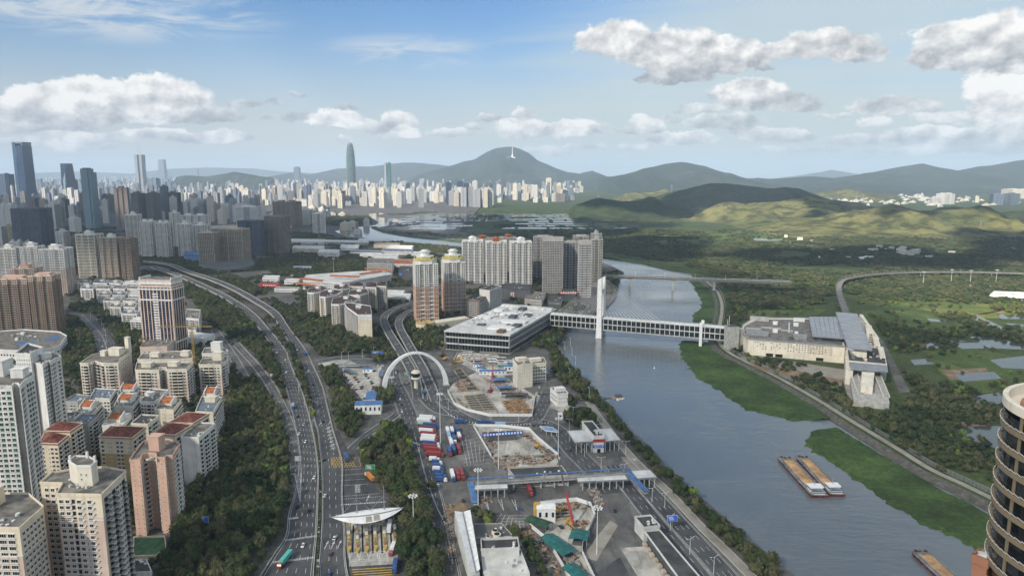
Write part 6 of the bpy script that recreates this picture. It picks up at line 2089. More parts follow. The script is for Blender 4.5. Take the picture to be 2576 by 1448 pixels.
for (x, y, w, d, h, mm) in [(1905, 842, 26, 9, 4.5, M_METAL), (1910, 806, 24, 7, 5, M_CONCW), (1950, 836, 6, 5, 4, M_WHITEP), (1950, 816, 6, 5, 4, M_WHITEP), (2003, 842, 4, 5, 4, M_WHITEP), (2002, 820, 6, 5, 4, M_WHITEP), (2012, 852, 15, 9, 5, M_METAL), (2010, 808, 14, 6, 4, M_WHITEP), (1940, 826, 24, 5, 1.2, W_GREY), (1980, 833, 14, 4, 1.5, W_GREY), (1992, 852, 5, 4, 1.5, M_ROOFD), (1985, 824, 1.2, 60, .8, M_WHITEP), (1895, 828, 18, 6, 1.4, W_GREY)]:
 p = wpt(x, y, ZS)
 box_part('roof_plant', st, mm, p.x, p.y, ZS + .2, w, d, h, r0)
M_STROOF = mat('standing_seam_roof', (.36, .37, .38), .45, var=.08, scale=.1, dirt=.2, metal=.2)
for D, z, npan in [([(2045, 846), (2127, 852), (2118, 798), (2036, 798)], 25, 7), ([(2133, 875), (2193, 881), (2155, 790), (2103, 786)], 27, 9)]:
 c4 = [wpt(x, y, z) for x, y in D]
 for k in range(npan):
  u0, u1 = k / npan + .004, (k + 1) / npan - .004
  m = MB()
  if npan == 7:
   p4 = [c4[0].lerp(c4[1], u0), c4[0].lerp(c4[1], u1), c4[3].lerp(c4[2], u1), c4[3].lerp(c4[2], u0)]
  else:
   p4 = [c4[0].lerp(c4[3], u0), c4[1].lerp(c4[2], u0), c4[1].lerp(c4[2], u1), c4[0].lerp(c4[3], u1)]
  m.prism([tuple(p) for p in p4], z, z + .7)
  m.build('roof_panel', M_STROOF, st)
 m = MB()
 for i in range(4):
  a, b = c4[i], c4[(i + 1) % 4]
  tt2 = (b - a).normalized()
  face_box(m, a, b, Vector((tt2.y, -tt2.x)), 0, (b - a).length, z - .5, z + 1.0, .6, .2)
 m.build('roof_edge', M_METAL, st)
 m = MB()
 m.prism([tuple(p) for p in inset(c4, 4)], 0 if npan > 7 else ZS, z - .4, bottom=False)
 m.build('clerestory', G_GREY if npan == 7 else W_CREAM, st)
for k in range(5):
 p = wpt(2140 + k * 7.5 - 8, 868 - k * 17 + 10, 27.8)
 box_part('skylight', st, W_GREY, p.x + 2, p.y, 27.7, 5, 10, .5, .2)
# front terrace block and track decks
ZF = 17
st_block('terrace_block', [(2134, 908), (2232, 918), (2222, 872), (2128, 866)], 0, ZF, W_CREAM)
st_block('terrace_deck', [(2136, 905), (2229, 914), (2219, 876), (2132, 870)], ZF, ZF + .3, M_ROOFD)
st_block('terrace_canopy', [(2140, 926), (2234, 933), (2232, 918), (2136, 910)], ZF - 1.2, ZF + .4, M_METAL)
for k in range(16):
 p = wpt(RS.uniform(2142, 2222), RS.uniform(882, 908), ZF)
 box_part('roof_plant', st, RS.choice([M_WHITEP, M_METAL, W_CREAM]), p.x, p.y, ZF + .3, RS.uniform(.6, 3.5), RS.uniform(.6, 5), RS.uniform(.8, 2.6), RS.uniform(-.3, .3))
st_block('side_wall', [(2128, 930), (2146, 934), (2140, 874), (2126, 870)], 0, 15, W_CREAM)
for D in ([(2158, 992), (2176, 993), (2152, 930), (2137, 930)], [(2222, 998), (2238, 999), (2212, 936), (2196, 936)]):
 st_block('track_deck', D, 8, 9.2, M_CONCW)
 c4 = [wpt(x, y, 9.2) for x, y in D]
 for i, jn in ((0, 3), (1, 2)):
  m = MB()
  m.bar((*c4[i], 9.9), (*c4[jn], 9.9), .6, 1.4)
  m.build('parapet', W_CREAM, st)
 m = MB()
 m.bar((*c4[0].lerp(c4[1], .35), 9.3), (*c4[3].lerp(c4[2], .35), 9.3), .25)
 m.bar((*c4[0].lerp(c4[1], .65), 9.3), (*c4[3].lerp(c4[2], .65), 9.3), .25)
 m.build('rail', M_METAL, st)
st_block('deck_base', [(2146, 1000), (2238, 1010), (2212, 936), (2136, 930)], 0, 8, M_CONCW)
st_block('vent_house', [(2166, 970), (2196, 972), (2200, 936), (2168, 934)], 8, 15.5, W_CREAM)
for (D, z) in [([(2180, 835), (2198, 838), (2192, 818), (2176, 816)], 22), ([(2200, 866), (2215, 868), (2208, 846), (2194, 844)], 21), ([(2214, 896), (2228, 898), (2222, 872), (2208, 870)], 20), ([(2204, 850), (2212, 851), (2170, 790), (2162, 790)], 14)]:
 st_block('service_block', D, 0, z, W_CREAM)
 c4 = [wpt(x, y, z) for x, y in D]
 r = atan2((c4[1] - c4[0]).y, (c4[1] - c4[0]).x)
 for k in range(4):
  p = c4[0].lerp(c4[1], .62)
  box_part('window', st, G_DARK, p.x, p.y - .08, z - 3 - k * 3, 3.4, .14, 1.4, r)
foot([P(x, y, 0) for x, y in [(1866, 895), (2130, 935), (2150, 1035), (2245, 1040), (2235, 900), (2165, 790), (2030, 812), (1890, 815)]], 0)
mb = MB()
mb.poly([tuple(P(x, y))[:2] for x, y in [(1850, 885), (1870, 905), (2120, 955), (2140, 1020), (2160, 990), (2130, 930), (1890, 893), (1862, 868)]], 0.15)
tag(mb.build('station_forecourt', M_PATH), kind='structure')
mb = MB()
mb.poly([tuple(P(x, y))[:2] for x, y in [(2195, 825), (2222, 858), (2290, 985), (2262, 988), (2240, 930), (2215, 870)]], 0.15)
tag(mb.build('station_road', M_ASPH2), kind='structure')
# viaduct leading away from the station
for lab, path, hw, nm in [('rail viaduct curving away from the station across the wetland', [(2128, 786, 9), (2120, 765, 9), (2112, 740, 9), (2110, 722, 9), (2120, 706, 9), (2150, 697, 9), (2200, 690, 9), (2260, 686, 9), (2330, 684, 9), (2440, 684, 9), (2600, 688, 9)], 4.6, 'rail_viaduct')]:
 p = smooth_path([P(x, y, z) for x, y, z in path], 6)
 t = empty(nm, (p[0].x, p[0].y, 0), 0, lab, 'viaduct')
 o2 = t.location.copy()
 a, b = ribbon([tuple(v - o2) for v in p], hw)
 m = MB()
 for i in range(len(a) - 1):
  m.prism([b[i], b[i + 1], a[i + 1], a[i]], 7.4, 9)
 m.build('deck', mat('aged_concrete', (.17, .165, .15), .9, dirt=.4), t)
 for E in (a, b):
  m = MB()
  for i in range(len(E) - 1): m.bar((*E[i], 9.5), (*E[i + 1], 9.5), .3, .9)
  m.build('parapet', MATS['aged_concrete'], t)
 for i in range(2, len(p) - 1, 3):
  m = MB()
  m.cyl(p[i].x - o2.x, p[i].y - o2.y, -.2, 7.4, 1.3, n=10)
  m.build('pier', M_CONCW, t)
 for i in range(1, len(p) - 1, 2):
  m = MB()
  for E in (a, b): m.bar((*E[i], 9), (*E[i], 15), .3)
  m.bar((*a[i], 14.6), (*b[i], 14.6), .25)
  m.build('catenary_frame', M_METAL, t)
# round dark tower at the lower right
tc = Vector((94.4, 103.9))
R0 = 15.0
t = empty('round_tower', (tc.x, tc.y, 0), 0, 'round dark glass tower with beige bands, cut by the lower right edge', 'tower')
HT = 177.5
m = MB()
m.cyl(0, 0, 0, HT - 1, R0 - .45, n=72)
m.build('glazing', glass('black_glass', (.008, .010, .012), .08, .35, 2.2), t)
W_BEIGE = wallm('beige_band', (.21, .165, .105), .3)
nfl = 50
bandm = MB()
bandm.lathe([(R0 - .5, 0), (R0, 0), (R0, .85), (R0 - .5, .85)], 72)
bme = bandm.mesh('band', W_BEIGE)
railm = MB()
for i in range(72):
 a0, a1 = 2 * pi * i / 72, 2 * pi * (i + 1) / 72
 railm.bar((R0 * 1.004 * cos(a0), R0 * 1.004 * sin(a0), 1.3), (R0 * 1.004 * cos(a1), R0 * 1.004 * sin(a1), 1.05), .05, .07)
rme = railm.mesh('rail', M_WHITEP)
pierm = MB()
pierm.box(0, 0, .85, .4, .6, 2.55)
pme = pierm.mesh('pier', W_BEIGE)
for k in range(nfl):
 z = HT - 3.4 * (k + 1)
 if z < 0: break
 put('band', bme, t, (0, 0, z))
 put('rail', rme, t, (0, 0, z))
 if z > 60:
  for a in (3.1, 3.62, 4.14): put('pier', pme, t, ((R0 - .5) * cos(a), (R0 - .5) * sin(a), z), a)
m = MB()
m.lathe([(R0, HT), (R0, HT + 1.4), (R0 - .8, HT + 1.4), (R0 - .8, HT - .3), (0.1, HT - .3)], 72)
m.build('roof_rim', W_CREAM, t)
m = MB()
m.cyl(0, 0, HT - .3, HT + .2, R0 - 2.5, n=48)
m.build('roof', mat('terracotta_roof', (.36, .19, .13), .8, dirt=.3), t)
for k, (a, z) in enumerate([(3.72, HT - 3.4 * 8 + 1.2), (3.66, HT - 3.4 * 8 + 1.2)]):
 box_part('window_blind', t, M_TEAL, (R0 - .42) * cos(a), (R0 - .42) * sin(a), z, .1, 1.0, 2.0, a)
bp = [P(x, y, 150) for x, y in [(2447, 1405), (2484, 1420), (2500, 1400), (2465, 1391)]]
nb('brick red slab roof peeping out beside the round dark tower', None, 150, wallm('brick_red_wall', (.33, .15, .09)), 'd', 'd', world=[tuple(p)[:2] for p in bp], name='brick_tower', cat='tower', objs=True)
# road paint of the toll plaza and the carriageways
def paint(name, segs, w, z, m=M_LINE, road=None, cl=False):
 b = MB()
 for (x0, y0, x1, y1) in segs:
  a, c = P(x0, y0), P(x1, y1)
  d = (c - a).normalized()
  n = Vector((-d.y, d.x, 0)) * w / 2
  up = Vector((0, 0, z))
  b.quad(a + n + up, a - n + up, c - n + up, c + n + up)
 return b.build(name, m, road, kind='stuff')
def dotted(x0, y0, x1, y1, n, f=.55):
 return [(x0 + (x1 - x0) * i / n, y0 + (y1 - y0) * i / n, x0 + (x1 - x0) * (i + f) / n, y0 + (y1 - y0) * (i + f) / n) for i in range(n)]
s = []
for (xa, ya, xb, yb_) in [(855, 1182, 912, 1178), (854, 1195, 917, 1190), (854, 1208, 918, 1204), (857, 1221, 928, 1216), (858, 1248, 958, 1240), (858, 1255, 960, 1248)]: s += dotted(xa, ya, xb, yb_, 18)
paint('lane_marking', s, .5, .09, road=plaza)
s = []
for (xa, ya, xb, yb_, n) in [(858, 1269, 972, 1261, 26)]: s += dotted(xa, ya, xb, yb_, n)
paint('lane_marking', s, 1.6, .09, road=plaza)
s = []
for (xa, ya, xb, yb_, n) in [(718, 1358, 796, 1347, 24), (688, 1413, 792, 1401, 26), (728, 1304, 752, 1301, 8), (720, 1194, 741, 1191, 8)]: s += dotted(xa, ya, xb, yb_, n, .45)
paint('rumble_strip', s, 2.2, .10, road=exl)
s = []
for k in range(20):
 f = k / 19
 xl, xr, y = 741 + (755 - 741) * f, 757, 1190 + (1258 - 1190) * f
 s += [(xl, y, (xl + xr) / 2, y + 2.2), ((xl + xr) / 2, y + 2.2, xr, y)]
paint('gore_marking', s + [(741, 1190, 755.5, 1262), (757.5, 1190, 756, 1262)], .5, .10, road=exl)
s = []
for k in range(16):
 f = k / 15
 s.append((712 + 19 * f, 994 + 32 * f, 724 + 8.5 * f, 990 + 36 * f))
paint('gore_marking', s, .5, .10, road=exl)
s = []
for k in range(11):
 f = k / 10
 s += [(834 + 68 * f, 1150, 834 + 68 * f - 16, 1174), (834 + 68 * f, 1174, 834 + 68 * f - 16, 1150)] if 0 < f < 1 else []
s = [(max(833, a), b, max(833, c), d) for a, b, c, d in s] + [(833, 1150, 902, 1149), (834, 1176, 908, 1172), (833, 1150, 834, 1176), (902, 1149, 908, 1172)]
paint('box_junction', s, .45, .11, M_YLINE, road=plaza)
def arrow(x, y, road, s=1.0):
 a = P(x, y)
 b = MB()
 b.add([(a.x - .2 * s, a.y, .1), (a.x + .2 * s, a.y, .1), (a.x + .2 * s, a.y + 6 * s, .1), (a.x - .2 * s, a.y + 6 * s, .1)], [(0, 1, 2, 3)])
 b.add([(a.x - .75 * s, a.y + 6 * s, .1), (a.x + .75 * s, a.y + 6 * s, .1), (a.x, a.y + 9.5 * s, .1)], [(0, 1, 2)])
 b.build('arrow_marking', M_LINE, road)
for (x, y) in [(816, 1380), (832, 1380), (849, 1378), (922, 1260), (802, 1070), (825, 1068)]: arrow(x, y, exr if x < 870 else plaza)
CH = '直通队排车货大'
for i, ch in enumerate(CH):
 f = i / 6
 p = P(826 + 12 * f, 1076 + 52 * f)
 q = text_on(ch, 1.0, M_LINE, exr, (p.x, p.y, .12), (0, 0, -.06), 'road_lettering')
 q.scale = (3.9, 7.0, 1)
for i, (ch, x, y) in enumerate([('超', 896, 1221), ('限', 896, 1226), ('管', 896, 1231), ('理', 896, 1236), ('排', 903, 1221), ('队', 903, 1226), ('等', 903, 1231), ('候', 903, 1236)]):
 p = P(x, y)
 q = text_on(ch, 1.0, M_LINE, plaza, (p.x, p.y, .1), (0, 0, 0), 'road_lettering')
 q.scale = (2.1, 2.9, 1)
# apron below the toll booths
mb = MB()
mb.poly([tuple(P(x, y))[:2] for x, y in [(868, 1316), (992, 1312), (1003, 1417), (884, 1424), (876, 1400), (870, 1370)]], .06)
ap = tag(mb.build('toll_apron', M_CONC), kind='structure')
for x0, x1 in ((889, 887), (911, 913), (936, 938), (958, 962), (981, 987)):
 b = MB()
 a0, a1, c0, c1 = P(x0 - 2, 1320), P(x0 + 2, 1320), P(x1 + 2.5, 1390), P(x1 - 2.5, 1390)
 b.add([(v.x, v.y, .07) for v in (a0, a1, c0, c1)], [(3, 2, 1, 0)])
 b.build('tyre_stain', MATS['black_recess'], ap, kind='stuff')
paint('lane_marking', [(879, 1390, 992, 1384), (880, 1408, 1000, 1402), (880, 1412, 1000, 1406), (880, 1384, 880, 1424)] + [q for x in (902, 927, 951, 975) for q in ((x - 3, 1386, x + 1, 1416), (x + 5, 1386, x + 1, 1416))], .4, .1, road=ap)
paint('rumble_strip', [(884 + k, 1429 + k * 1.9 * 1.6, 1000, 1422 + k * 1.9 * 1.6) for k in range(1, 13, 2)], .9, .1, M_YLINE, road=plaza)
# toll canopy like a boat, with masts and booth islands
cz = 9.5
ca, cb = P(834, 1308, cz), P(1015, 1284, cz)
cen = (ca + cb) / 2
t = empty('toll_canopy', (cen.x, cen.y, 0), atan2(cb.y - ca.y, cb.x - ca.x), 'white boat shaped toll canopy with tall masts across the plaza', 'canopy')
CL = (cb - ca).length
m = MB()
n = 28
rows_ = []
for i in range(n + 1):
 u = -1 + 2 * i / n
 wdt = 7.2 * (1 - abs(u) ** 2.2) + .15
 sheer = 1.8 * abs(u) ** 2
 rows_.append([(u * CL / 2, wdt, cz + .3 + sheer), (u * CL / 2, wdt * .1, cz + 2.4 * (1 - abs(u) ** 2) + .5 + sheer), (u * CL / 2, -wdt * .55, cz + 1.7 * (1 - abs(u) ** 2) + .5 + sheer), (u * CL / 2, -wdt, cz - 1.4 * (1 - abs(u) ** 2) + .3 + sheer), (u * CL / 2, 0, cz - 1.6 * (1 - abs(u) ** 2) + .1 + sheer)])
for A, B in zip(rows_, rows_[1:]):
 for k in range(5): m.add([A[k], B[k], B[(k + 1) % 5], A[(k + 1) % 5]], [(0, 1, 2, 3)])
m.build('hull_roof', M_WHITEP, t)
m = MB()
for A, B in zip(rows_, rows_[1:]): m.bar(Vector(A[2]) + Vector((0, 0, .15)), Vector(B[2]) + Vector((0, 0, .15)), .5, .4)
m.build('ridge_rail', M_METAL, t)
M_GOLD = mat('gold_letters', (.45, .33, .10), .4, var=0)
for u, ch in ((.02, '皇'), (.24, '岗')):
 A = rows_[int((u + 1) / 2 * n)]
 p0, p1 = Vector(A[2]), Vector(A[3])
 ang = atan2((p1 - p0).z, -(p1 - p0).y)
 c_ = (p0 + p1) / 2
 m = MB()
 m.box(0, 0, -.1, 3.4, 3.2, .16)
 pq = m.build('name_plate', M_METAL, t)
 pq.location = (c_.x, c_.y - .1, c_.z + .15)
 pq.rotation_euler = (-ang, 0, 0)
 text_on(ch, 2.7, M_GOLD, pq, (0, 0, .1), (0, 0, 0))
for x in (-CL * .15, CL * .23):
 m = MB()
 m.cyl(x, 0, 0, 27, .42, .25, n=8)
 m.build('mast', M_METAL, t)
 for s in (-1, 1):
  m = MB()
  m.bar((x, 0, 21), (x + s * 9, 1, cz + 2.4), .22)
  m.build('stay', M_METAL, t)
for x in (-CL * .28, CL * .08, CL * .36):
 box_part('column', t, M_METAL, x, 1, 0, .8, .8, cz)
M_ISL = mat('island_yellow', (.46, .36, .15), .8, var=.25, scale=.8, dirt=.4)
isl = None
for i, (x0, y0, x1, y1) in enumerate([(876, 1318, 879, 1385), (898, 1338, 901, 1386), (921, 1322, 924, 1385), (942, 1322, 946, 1382), (965, 1320, 970, 1381), (992, 1322, 995, 1362)]):
 a, b = P(x1, y1), P(x0, y0)
 L = (b - a).length + 6
 ang = atan2(b.y - a.y, b.x - a.x)
 tI = empty('booth_island', (a.x, a.y, 0), ang, 'narrow yellow booth island of the toll gate, %s from left' % ('first', 'second', 'third', 'fourth', 'fifth', 'sixth')[i], 'toll island', 'booth islands under the boat canopy')
 m = MB()
 m.prism([(-3.2, 0), (0, -1.1), (L, -1.1), (L, 1.1), (0, 1.1)], .0, .5)
 m.build('kerb', M_ISL, tI)
 m = MB()
 m.prism([(-2.2, 0), (0, -.8), (1.8, -.8), (1.8, .8), (0, .8)], .5, 1.3)
 m.build('bumper', M_YLINE, tI)
 box_part('booth', tI, M_WHITEP, L * .55, 0, .5, 3.2, 1.7, 2.5)
 box_part('booth_window', tI, G_DARK, L * .55, 0, 1.6, 3.0, 1.78, 1.0)
 box_part('booth_roof', tI, M_METAL, L * .55, 0, 3.0, 3.8, 2.2, .25)
 box_part('post_box', tI, M_METAL, L * .3, 0, .5, .6, .6, 1.4)
 box_part('post_box', tI, mat('brick_planter', (.25, .12, .08), .8), L * .18, 0, .5, 3, 1.2, .4)
# white arch over the access road, and the control tower
al, ar = P(967, 981), P(1122, 968)
am = (al + ar) / 2
dx_ = (ar - al)
t = empty('gateway_arch', (am.x, am.y, 0), atan2(dx_.y, dx_.x), 'great white half ring arch spanning the port access road', 'arch')
HA = PY(1055, 885, am.y).z
SA = dx_.length / 2
m = MB()
prev = None
for i in range(49):
 a = pi * i / 48
 th = 2.0 + 2.4 * abs(cos(a)) ** 1.5
 co_, si_ = cos(a), sin(a)
 o_, n_ = (-(SA + th * .5) * co_, HA * si_), (-(SA - th * .5) * co_, (HA - th * .75) * si_)
 ring_ = [(o_[0], -2.6, o_[1]), (o_[0], 2.6, o_[1]), (n_[0], 2.6, n_[1]), (n_[0], -2.6, n_[1])]
 if prev:
  for k in range(4): m.add([prev[k], prev[(k + 1) % 4], ring_[(k + 1) % 4], ring_[k]], [(3, 2, 1, 0)])
 prev = ring_
m.build('ring', M_WHITEP, t)
for s in (-1, 1): box_part('foot_block', t, M_CONCW, s * SA, 0, 0, 6.5, 6.4, 1.2)
g = P(1047, 978)
t = empty('control_tower', (g.x, g.y, 0), 0, 'mushroom shaped control tower with dark glass cab beside the white arch', 'tower')
Hc_ = hgt(1047, 978, 929)
m = MB()
m.lathe([(2.2, 0), (1.9, Hc_ * .3), (2.3, Hc_ * .45), (4.2, Hc_ * .55)], 20)
m.build('stem', W_CREAM, t)
m = MB()
m.lathe([(4.9, Hc_ * .55), (4.9, Hc_ * .63), (3.9, Hc_ * .63)], 20)
m.build('gallery', M_WHITEP, t)
m = MB()
m.lathe([(3.6, Hc_ * .63), (4.6, Hc_ * .84), (3.8, Hc_ * .86)], 20)
m.build('cab', G_DARK, t)
m = MB()
m.lathe([(4.8, Hc_ * .84), (4.6, Hc_ * .89), (2.6, Hc_ * .97), (.2, Hc_)], 20)
m.build('dome', W_CREAM, t)
m = MB()
m.lathe([(.9, Hc_ * .985), (.15, Hc_ * 1.06)], 8)
m.build('cap', mat('red_cap', (.4, .05, .04), .6), t)
# checkpoint canopies
def canopy(label, D, z, mm=M_ROOFW, name='flat_canopy', ncol=4, th=.7, group=None, edge=M_METAL, panels=4):
 pl = [P(x, y, z) for x, y in D]
 o = pl[0].copy()
 t = empty(name, (o.x, o.y, 0), 0, label, 'canopy', group)
 q = [Vector(tuple(p - o)[:2]) for p in pl]
 for k in range(panels):
  u0, u1 = k / panels + .003, (k + 1) / panels - .003
  m = MB()
  m.prism([tuple(q[0].lerp(q[1], u0)), tuple(q[0].lerp(q[1], u1)), tuple(q[3].lerp(q[2], u1)), tuple(q[3].lerp(q[2], u0))], z - th, z)
  m.build('roof_panel', mm, t)
 m = MB()
 for i in range(4):
  a, b = q[i], q[(i + 1) % 4]
  tt = (b - a).normalized()
  face_box(m, a, b, Vector((tt.y, -tt.x)), 0, (b - a).length, z - th - .2, z + .25, .18, -.02)
 m.build('edge_trim', edge, t)
 for e, f in ((0, 1), (3, 2)):
  for k in range(ncol):
   p = q[e].lerp(q[f], .06 + .88 * k / max(1, ncol - 1))
   p = p.lerp((q[0] + q[1] + q[2] + q[3]) / 4, .08)
   box_part('column', t, M_CONCW, p.x, p.y, 0, .7, .7, z - th)
 return t, q, o
canopy('pale green grey canopy left of the black roofed checkpoint', [(1446, 1112), (1494, 1109), (1477, 1081), (1427, 1083)], 9, MATS['pale_roof'], group='canopies of the riverside checkpoint')
canopy('pale green grey canopy right of the black roofed checkpoint', [(1520, 1109), (1562, 1106), (1536, 1077), (1507, 1078)], 9, MATS['pale_roof'], group='canopies of the riverside checkpoint')
t, pl, c = nb('black roofed checkpoint house with red and blue signs between two canopies', [(1494, 1098), (1520, 1097), (1490, 1060), (1464, 1061)], 13, W_WHITE, ' ', 's s', name='checkpoint_house', cat='building', roofm=M_ROOFD, parapet=1.0)
p = pl[0].lerp(pl[1], .5)
r_ = atan2((pl[1] - pl[0]).y, (pl[1] - pl[0]).x)
box_part('red_sign', t, mat('sign_red', (.5, .05, .04), .6), p.x, p.y - .25, 8.6, 9.5, .3, 2.4, r_)
so = box_part('blue_sign', t, MATS['sign_blue'], p.x, p.y - .3, 4.0, 9.5, .3, 2.2, r_)
text_on('皇岗口岸', 1.9, M_WHITEP, so, (p.x, p.y - .5, 5.1), (pi / 2, 0, r_))
box_part('doorway', t, M_BLACK, p.x, p.y - .1, 0, 2.6, .3, 3, r_)
for k in (0, 1): box_part('roof_tank', t, M_WHITEP, p.x - 1 + k * 2.8, p.y + 7, 13, 1.8, 1.8, 2.6)
canopy('blue sheet canopy over parked cars beside the curved access road', [(1372, 1082), (1404, 1086), (1390, 1074), (1358, 1071)], 4, mat('sky_blue_sheet', (.20, .33, .52), .5, dirt=.15), ncol=3, th=.3, edge=M_WHITEP)
canopy('long pale canopy under the blue roofed footbridge, left lanes', [(1194, 1231), (1277, 1227), (1276, 1216), (1193, 1220)], 6.5, M_ROOFW, ncol=5)
canopy('long pale canopy under the blue roofed footbridge, right lanes', [(1454, 1211), (1580, 1205), (1572, 1194), (1450, 1200)], 6.5, M_ROOFW, ncol=7)
canopy('pale lane canopy right of the footbridge stairs, by the river hedge', [(1604, 1203), (1652, 1199), (1634, 1181), (1588, 1184)], 7, M_ROOFW, ncol=4)
# footbridge
a, b = P(1176, 1213, 7.5), P(1586, 1186, 7.5)
t = empty('roofed_footbridge', (a.x, a.y, 0), atan2(b.y - a.y, b.x - a.x), 'long footbridge with a narrow blue roof and blue stair flights across the port lanes', 'footbridge')
L = (b - a).length
for k in range(24):
 box_part('roof_panel', t, M_BLUEROOF, L * (k + .5) / 24, 1.2, 9.6, L / 24 - .15, 1.6, .25)
box_part('deck', t, M_CONCW, L / 2, 0, 5.2, L, 4.2, 1.1)
for y in (-2.1, 2.1): box_part('parapet', t, M_METAL, L / 2, y, 6.3, L, .2, 1.2)
for k in range(14):
 m = MB()
 m.box(L * (k + .5) / 14, 1.2, 6.2, .25, .25, 3.4)
 m.build('roof_post', M_METAL, t)
for k in range(12): box_part('column', t, M_CONCW, L * (k + .3) / 12, 0, 0, 1.0, 1.0, 5.2)
for x, xe, ye in ((2.2, 3.5, -19), (L - 2, L + 5, -20)):
 m = MB()
 p0, p1 = Vector((x, -1, 8.2)), Vector((xe, ye, 1.8))
 m.bar(p0, p1, 4.2, .3)
 m.build('stair_roof', M_BLUEROOF, t)
 m = MB()
 m.bar(p0 - Vector((0, 0, 2.6)), p1 - Vector((0, 0, 1.5)), 3.4, .5)
 m.build('stair_flight', M_CONCW, t)
 for s in (-1, 1):
  m = MB()
  m.bar(p0 + Vector((s * 2.1, 0, -1.2)), p1 + Vector((s * 2.1, 0, -.4)), .15, 1.3)
  m.build('stair_rail', M_METAL, t)
# port buildings
nb('white L shaped office of five storeys beside the building pit, front wing', [(1302, 920), (1340, 915), (1322, 898), (1290, 903)], 24, W_CREAM, '  s ', 'wswsw', name='office_block', cat='office block', roofm=M_ROOF, fh=4, lift=[(.4, .6, 9, 7, 3)])
nb('white office back wing with dark window rows and a red banner', [(1338, 916), (1374, 913), (1368, 900), (1334, 902)], 20, W_CREAM, 'www', 'ww', name='office_block', cat='office block', roofm=M_ROOF, fh=3.6, lift=[(.3, .5, 12, 6, 3)])
nb('small white three storey house with a stepped corner near the river', [(1403, 992), (1429, 989), (1412, 972), (1384, 976)], 12, W_WHITE, 'sss', 'wwww', name='office_block', cat='house', roofm=M_ROOF, fh=3.6, lift=[(.55, .5, 9, 6, 2.5)])
nb('grey roofed customs hall with a glazed front under the footbridge', [(1296, 1202), (1430, 1196), (1412, 1172), (1278, 1178)], 7, W_GREY, 'www', 'w', name='customs_hall', cat='building', roofm=M_ROOFD, fh=5, top0=.8)
t, pl, c = nb('flat white and grey service block with roof yards, bottom centre', [(1216, 1438), (1332, 1446), (1308, 1382), (1210, 1384)], 9, M_ROOFW, 's s', 'ss', name='service_block', cat='building', roofm=M_ROOFW, fh=4, parapet=1.3)
nb('white service wing with a black roof trough behind the roof yards', [(1212, 1384), (1306, 1380), (1302, 1354), (1210, 1358)], 13, M_ROOFW, 's s', 'ss', name='service_block', cat='building', roofm=M_ROOFD, fh=4, parapet=1.3)
nb('dark ground floor annex with two round roof tanks beside the white trough roof', [(1195, 1352), (1290, 1348), (1262, 1316), (1190, 1318)], 4, W_GREY, '  ', ' ', name='annex', cat='building', roofm=M_ASPH2, parapet=.4)
for k, (x, y, r) in enumerate([(1228, 1358, 1.4), (1250, 1352, 2.4), (1245, 1343, 2)]):
 g = P(x, y, 4)
 t = empty('cooling_tank', (g.x, g.y, 4), 0, ('small round tank left on the dark annex roof', 'large round fan tank on the dark annex roof', 'square white tank behind the large fan tank')[k], 'tank')
 m = MB()
 m.cyl(0, 0, 0, 2.6, r, n=14 if k < 2 else 4)
 m.build('body', W_CREAM, t)
 m = MB()
 m.cyl(0, 0, 2.6, 2.75, r * .7, n=14)
 m.build('fan_opening', M_BLACK, t)
# white trough roof
za = 12.0
c4 = [P(1184, 1442, za), P(1206, 1440, za), P(1183, 1282, za), P(1143, 1285, za)]
c4 = [P(1184, 1442, za), P(1207, 1438, za), P(1208, 1360, za), P(1183, 1283, za), P(1143, 1285, za)]
o = c4[0].copy()
t = empty('trough_roof_hall', (o.x, o.y, 0), 0, 'long hall with a white V shaped trough roof at the bottom centre', 'hall')
A, B, C_, D_ = P(1186, 1440, za), P(1208, 1432, za), P(1183, 1283, za), P(1143, 1286, za)
A, B, C_, D_ = [Vector(tuple(v - o)[:2]) for v in (A, B, C_, D_)]
m = MB()
m.prism([tuple(A.lerp(B, .06)), tuple(A.lerp(B, .94)), tuple(C_), tuple(D_)], 0, za - 1.6, bottom=False)
m.build('wall', M_ROOFW, t)
for k in range(14):
 u0, u1 = k / 14 + .002, (k + 1) / 14 - .002
 for s in (0, 1):
  l0_, l1_ = (A if s == 0 else B).lerp(D_ if s == 0 else C_, u0), (A if s == 0 else B).lerp(D_ if s == 0 else C_, u1)
  m0, m1 = A.lerp(B, .52).lerp(D_.lerp(C_, .52), u0), A.lerp(B, .52).lerp(D_.lerp(C_, .52), u1)
  m = MB()
  vs = [(*l0_, za + .6), (*l1_, za + .6), (*m1, za - .5), (*m0, za - .5)]
  m.add(vs + [(x, y, z - .35) for x, y, z in vs], [(0, 1, 2, 3) if s else (3, 2, 1, 0), (7, 6, 5, 4) if s else (4, 5, 6, 7), (0, 4, 5, 1), (1, 5, 6, 2), (2, 6, 7, 3), (3, 7, 4, 0)])
  m.build('roof_panel', M_WHITEP, t)
m = MB()
m.bar((*A.lerp(B, .52), za - .2), (*D_.lerp(C_, .52), za - .2), .7, .3)
for k in range(12):
 p = A.lerp(B, .52).lerp(D_.lerp(C_, .52), (k + .5) / 12)
 m.bar((p.x, p.y, za - .3), (p.x, p.y, za + 1.6), .12)
m.build('gutter', M_METAL, t)
foot([P(1184, 1448), P(1210, 1448), P(1183, 1300), P(1143, 1300)])
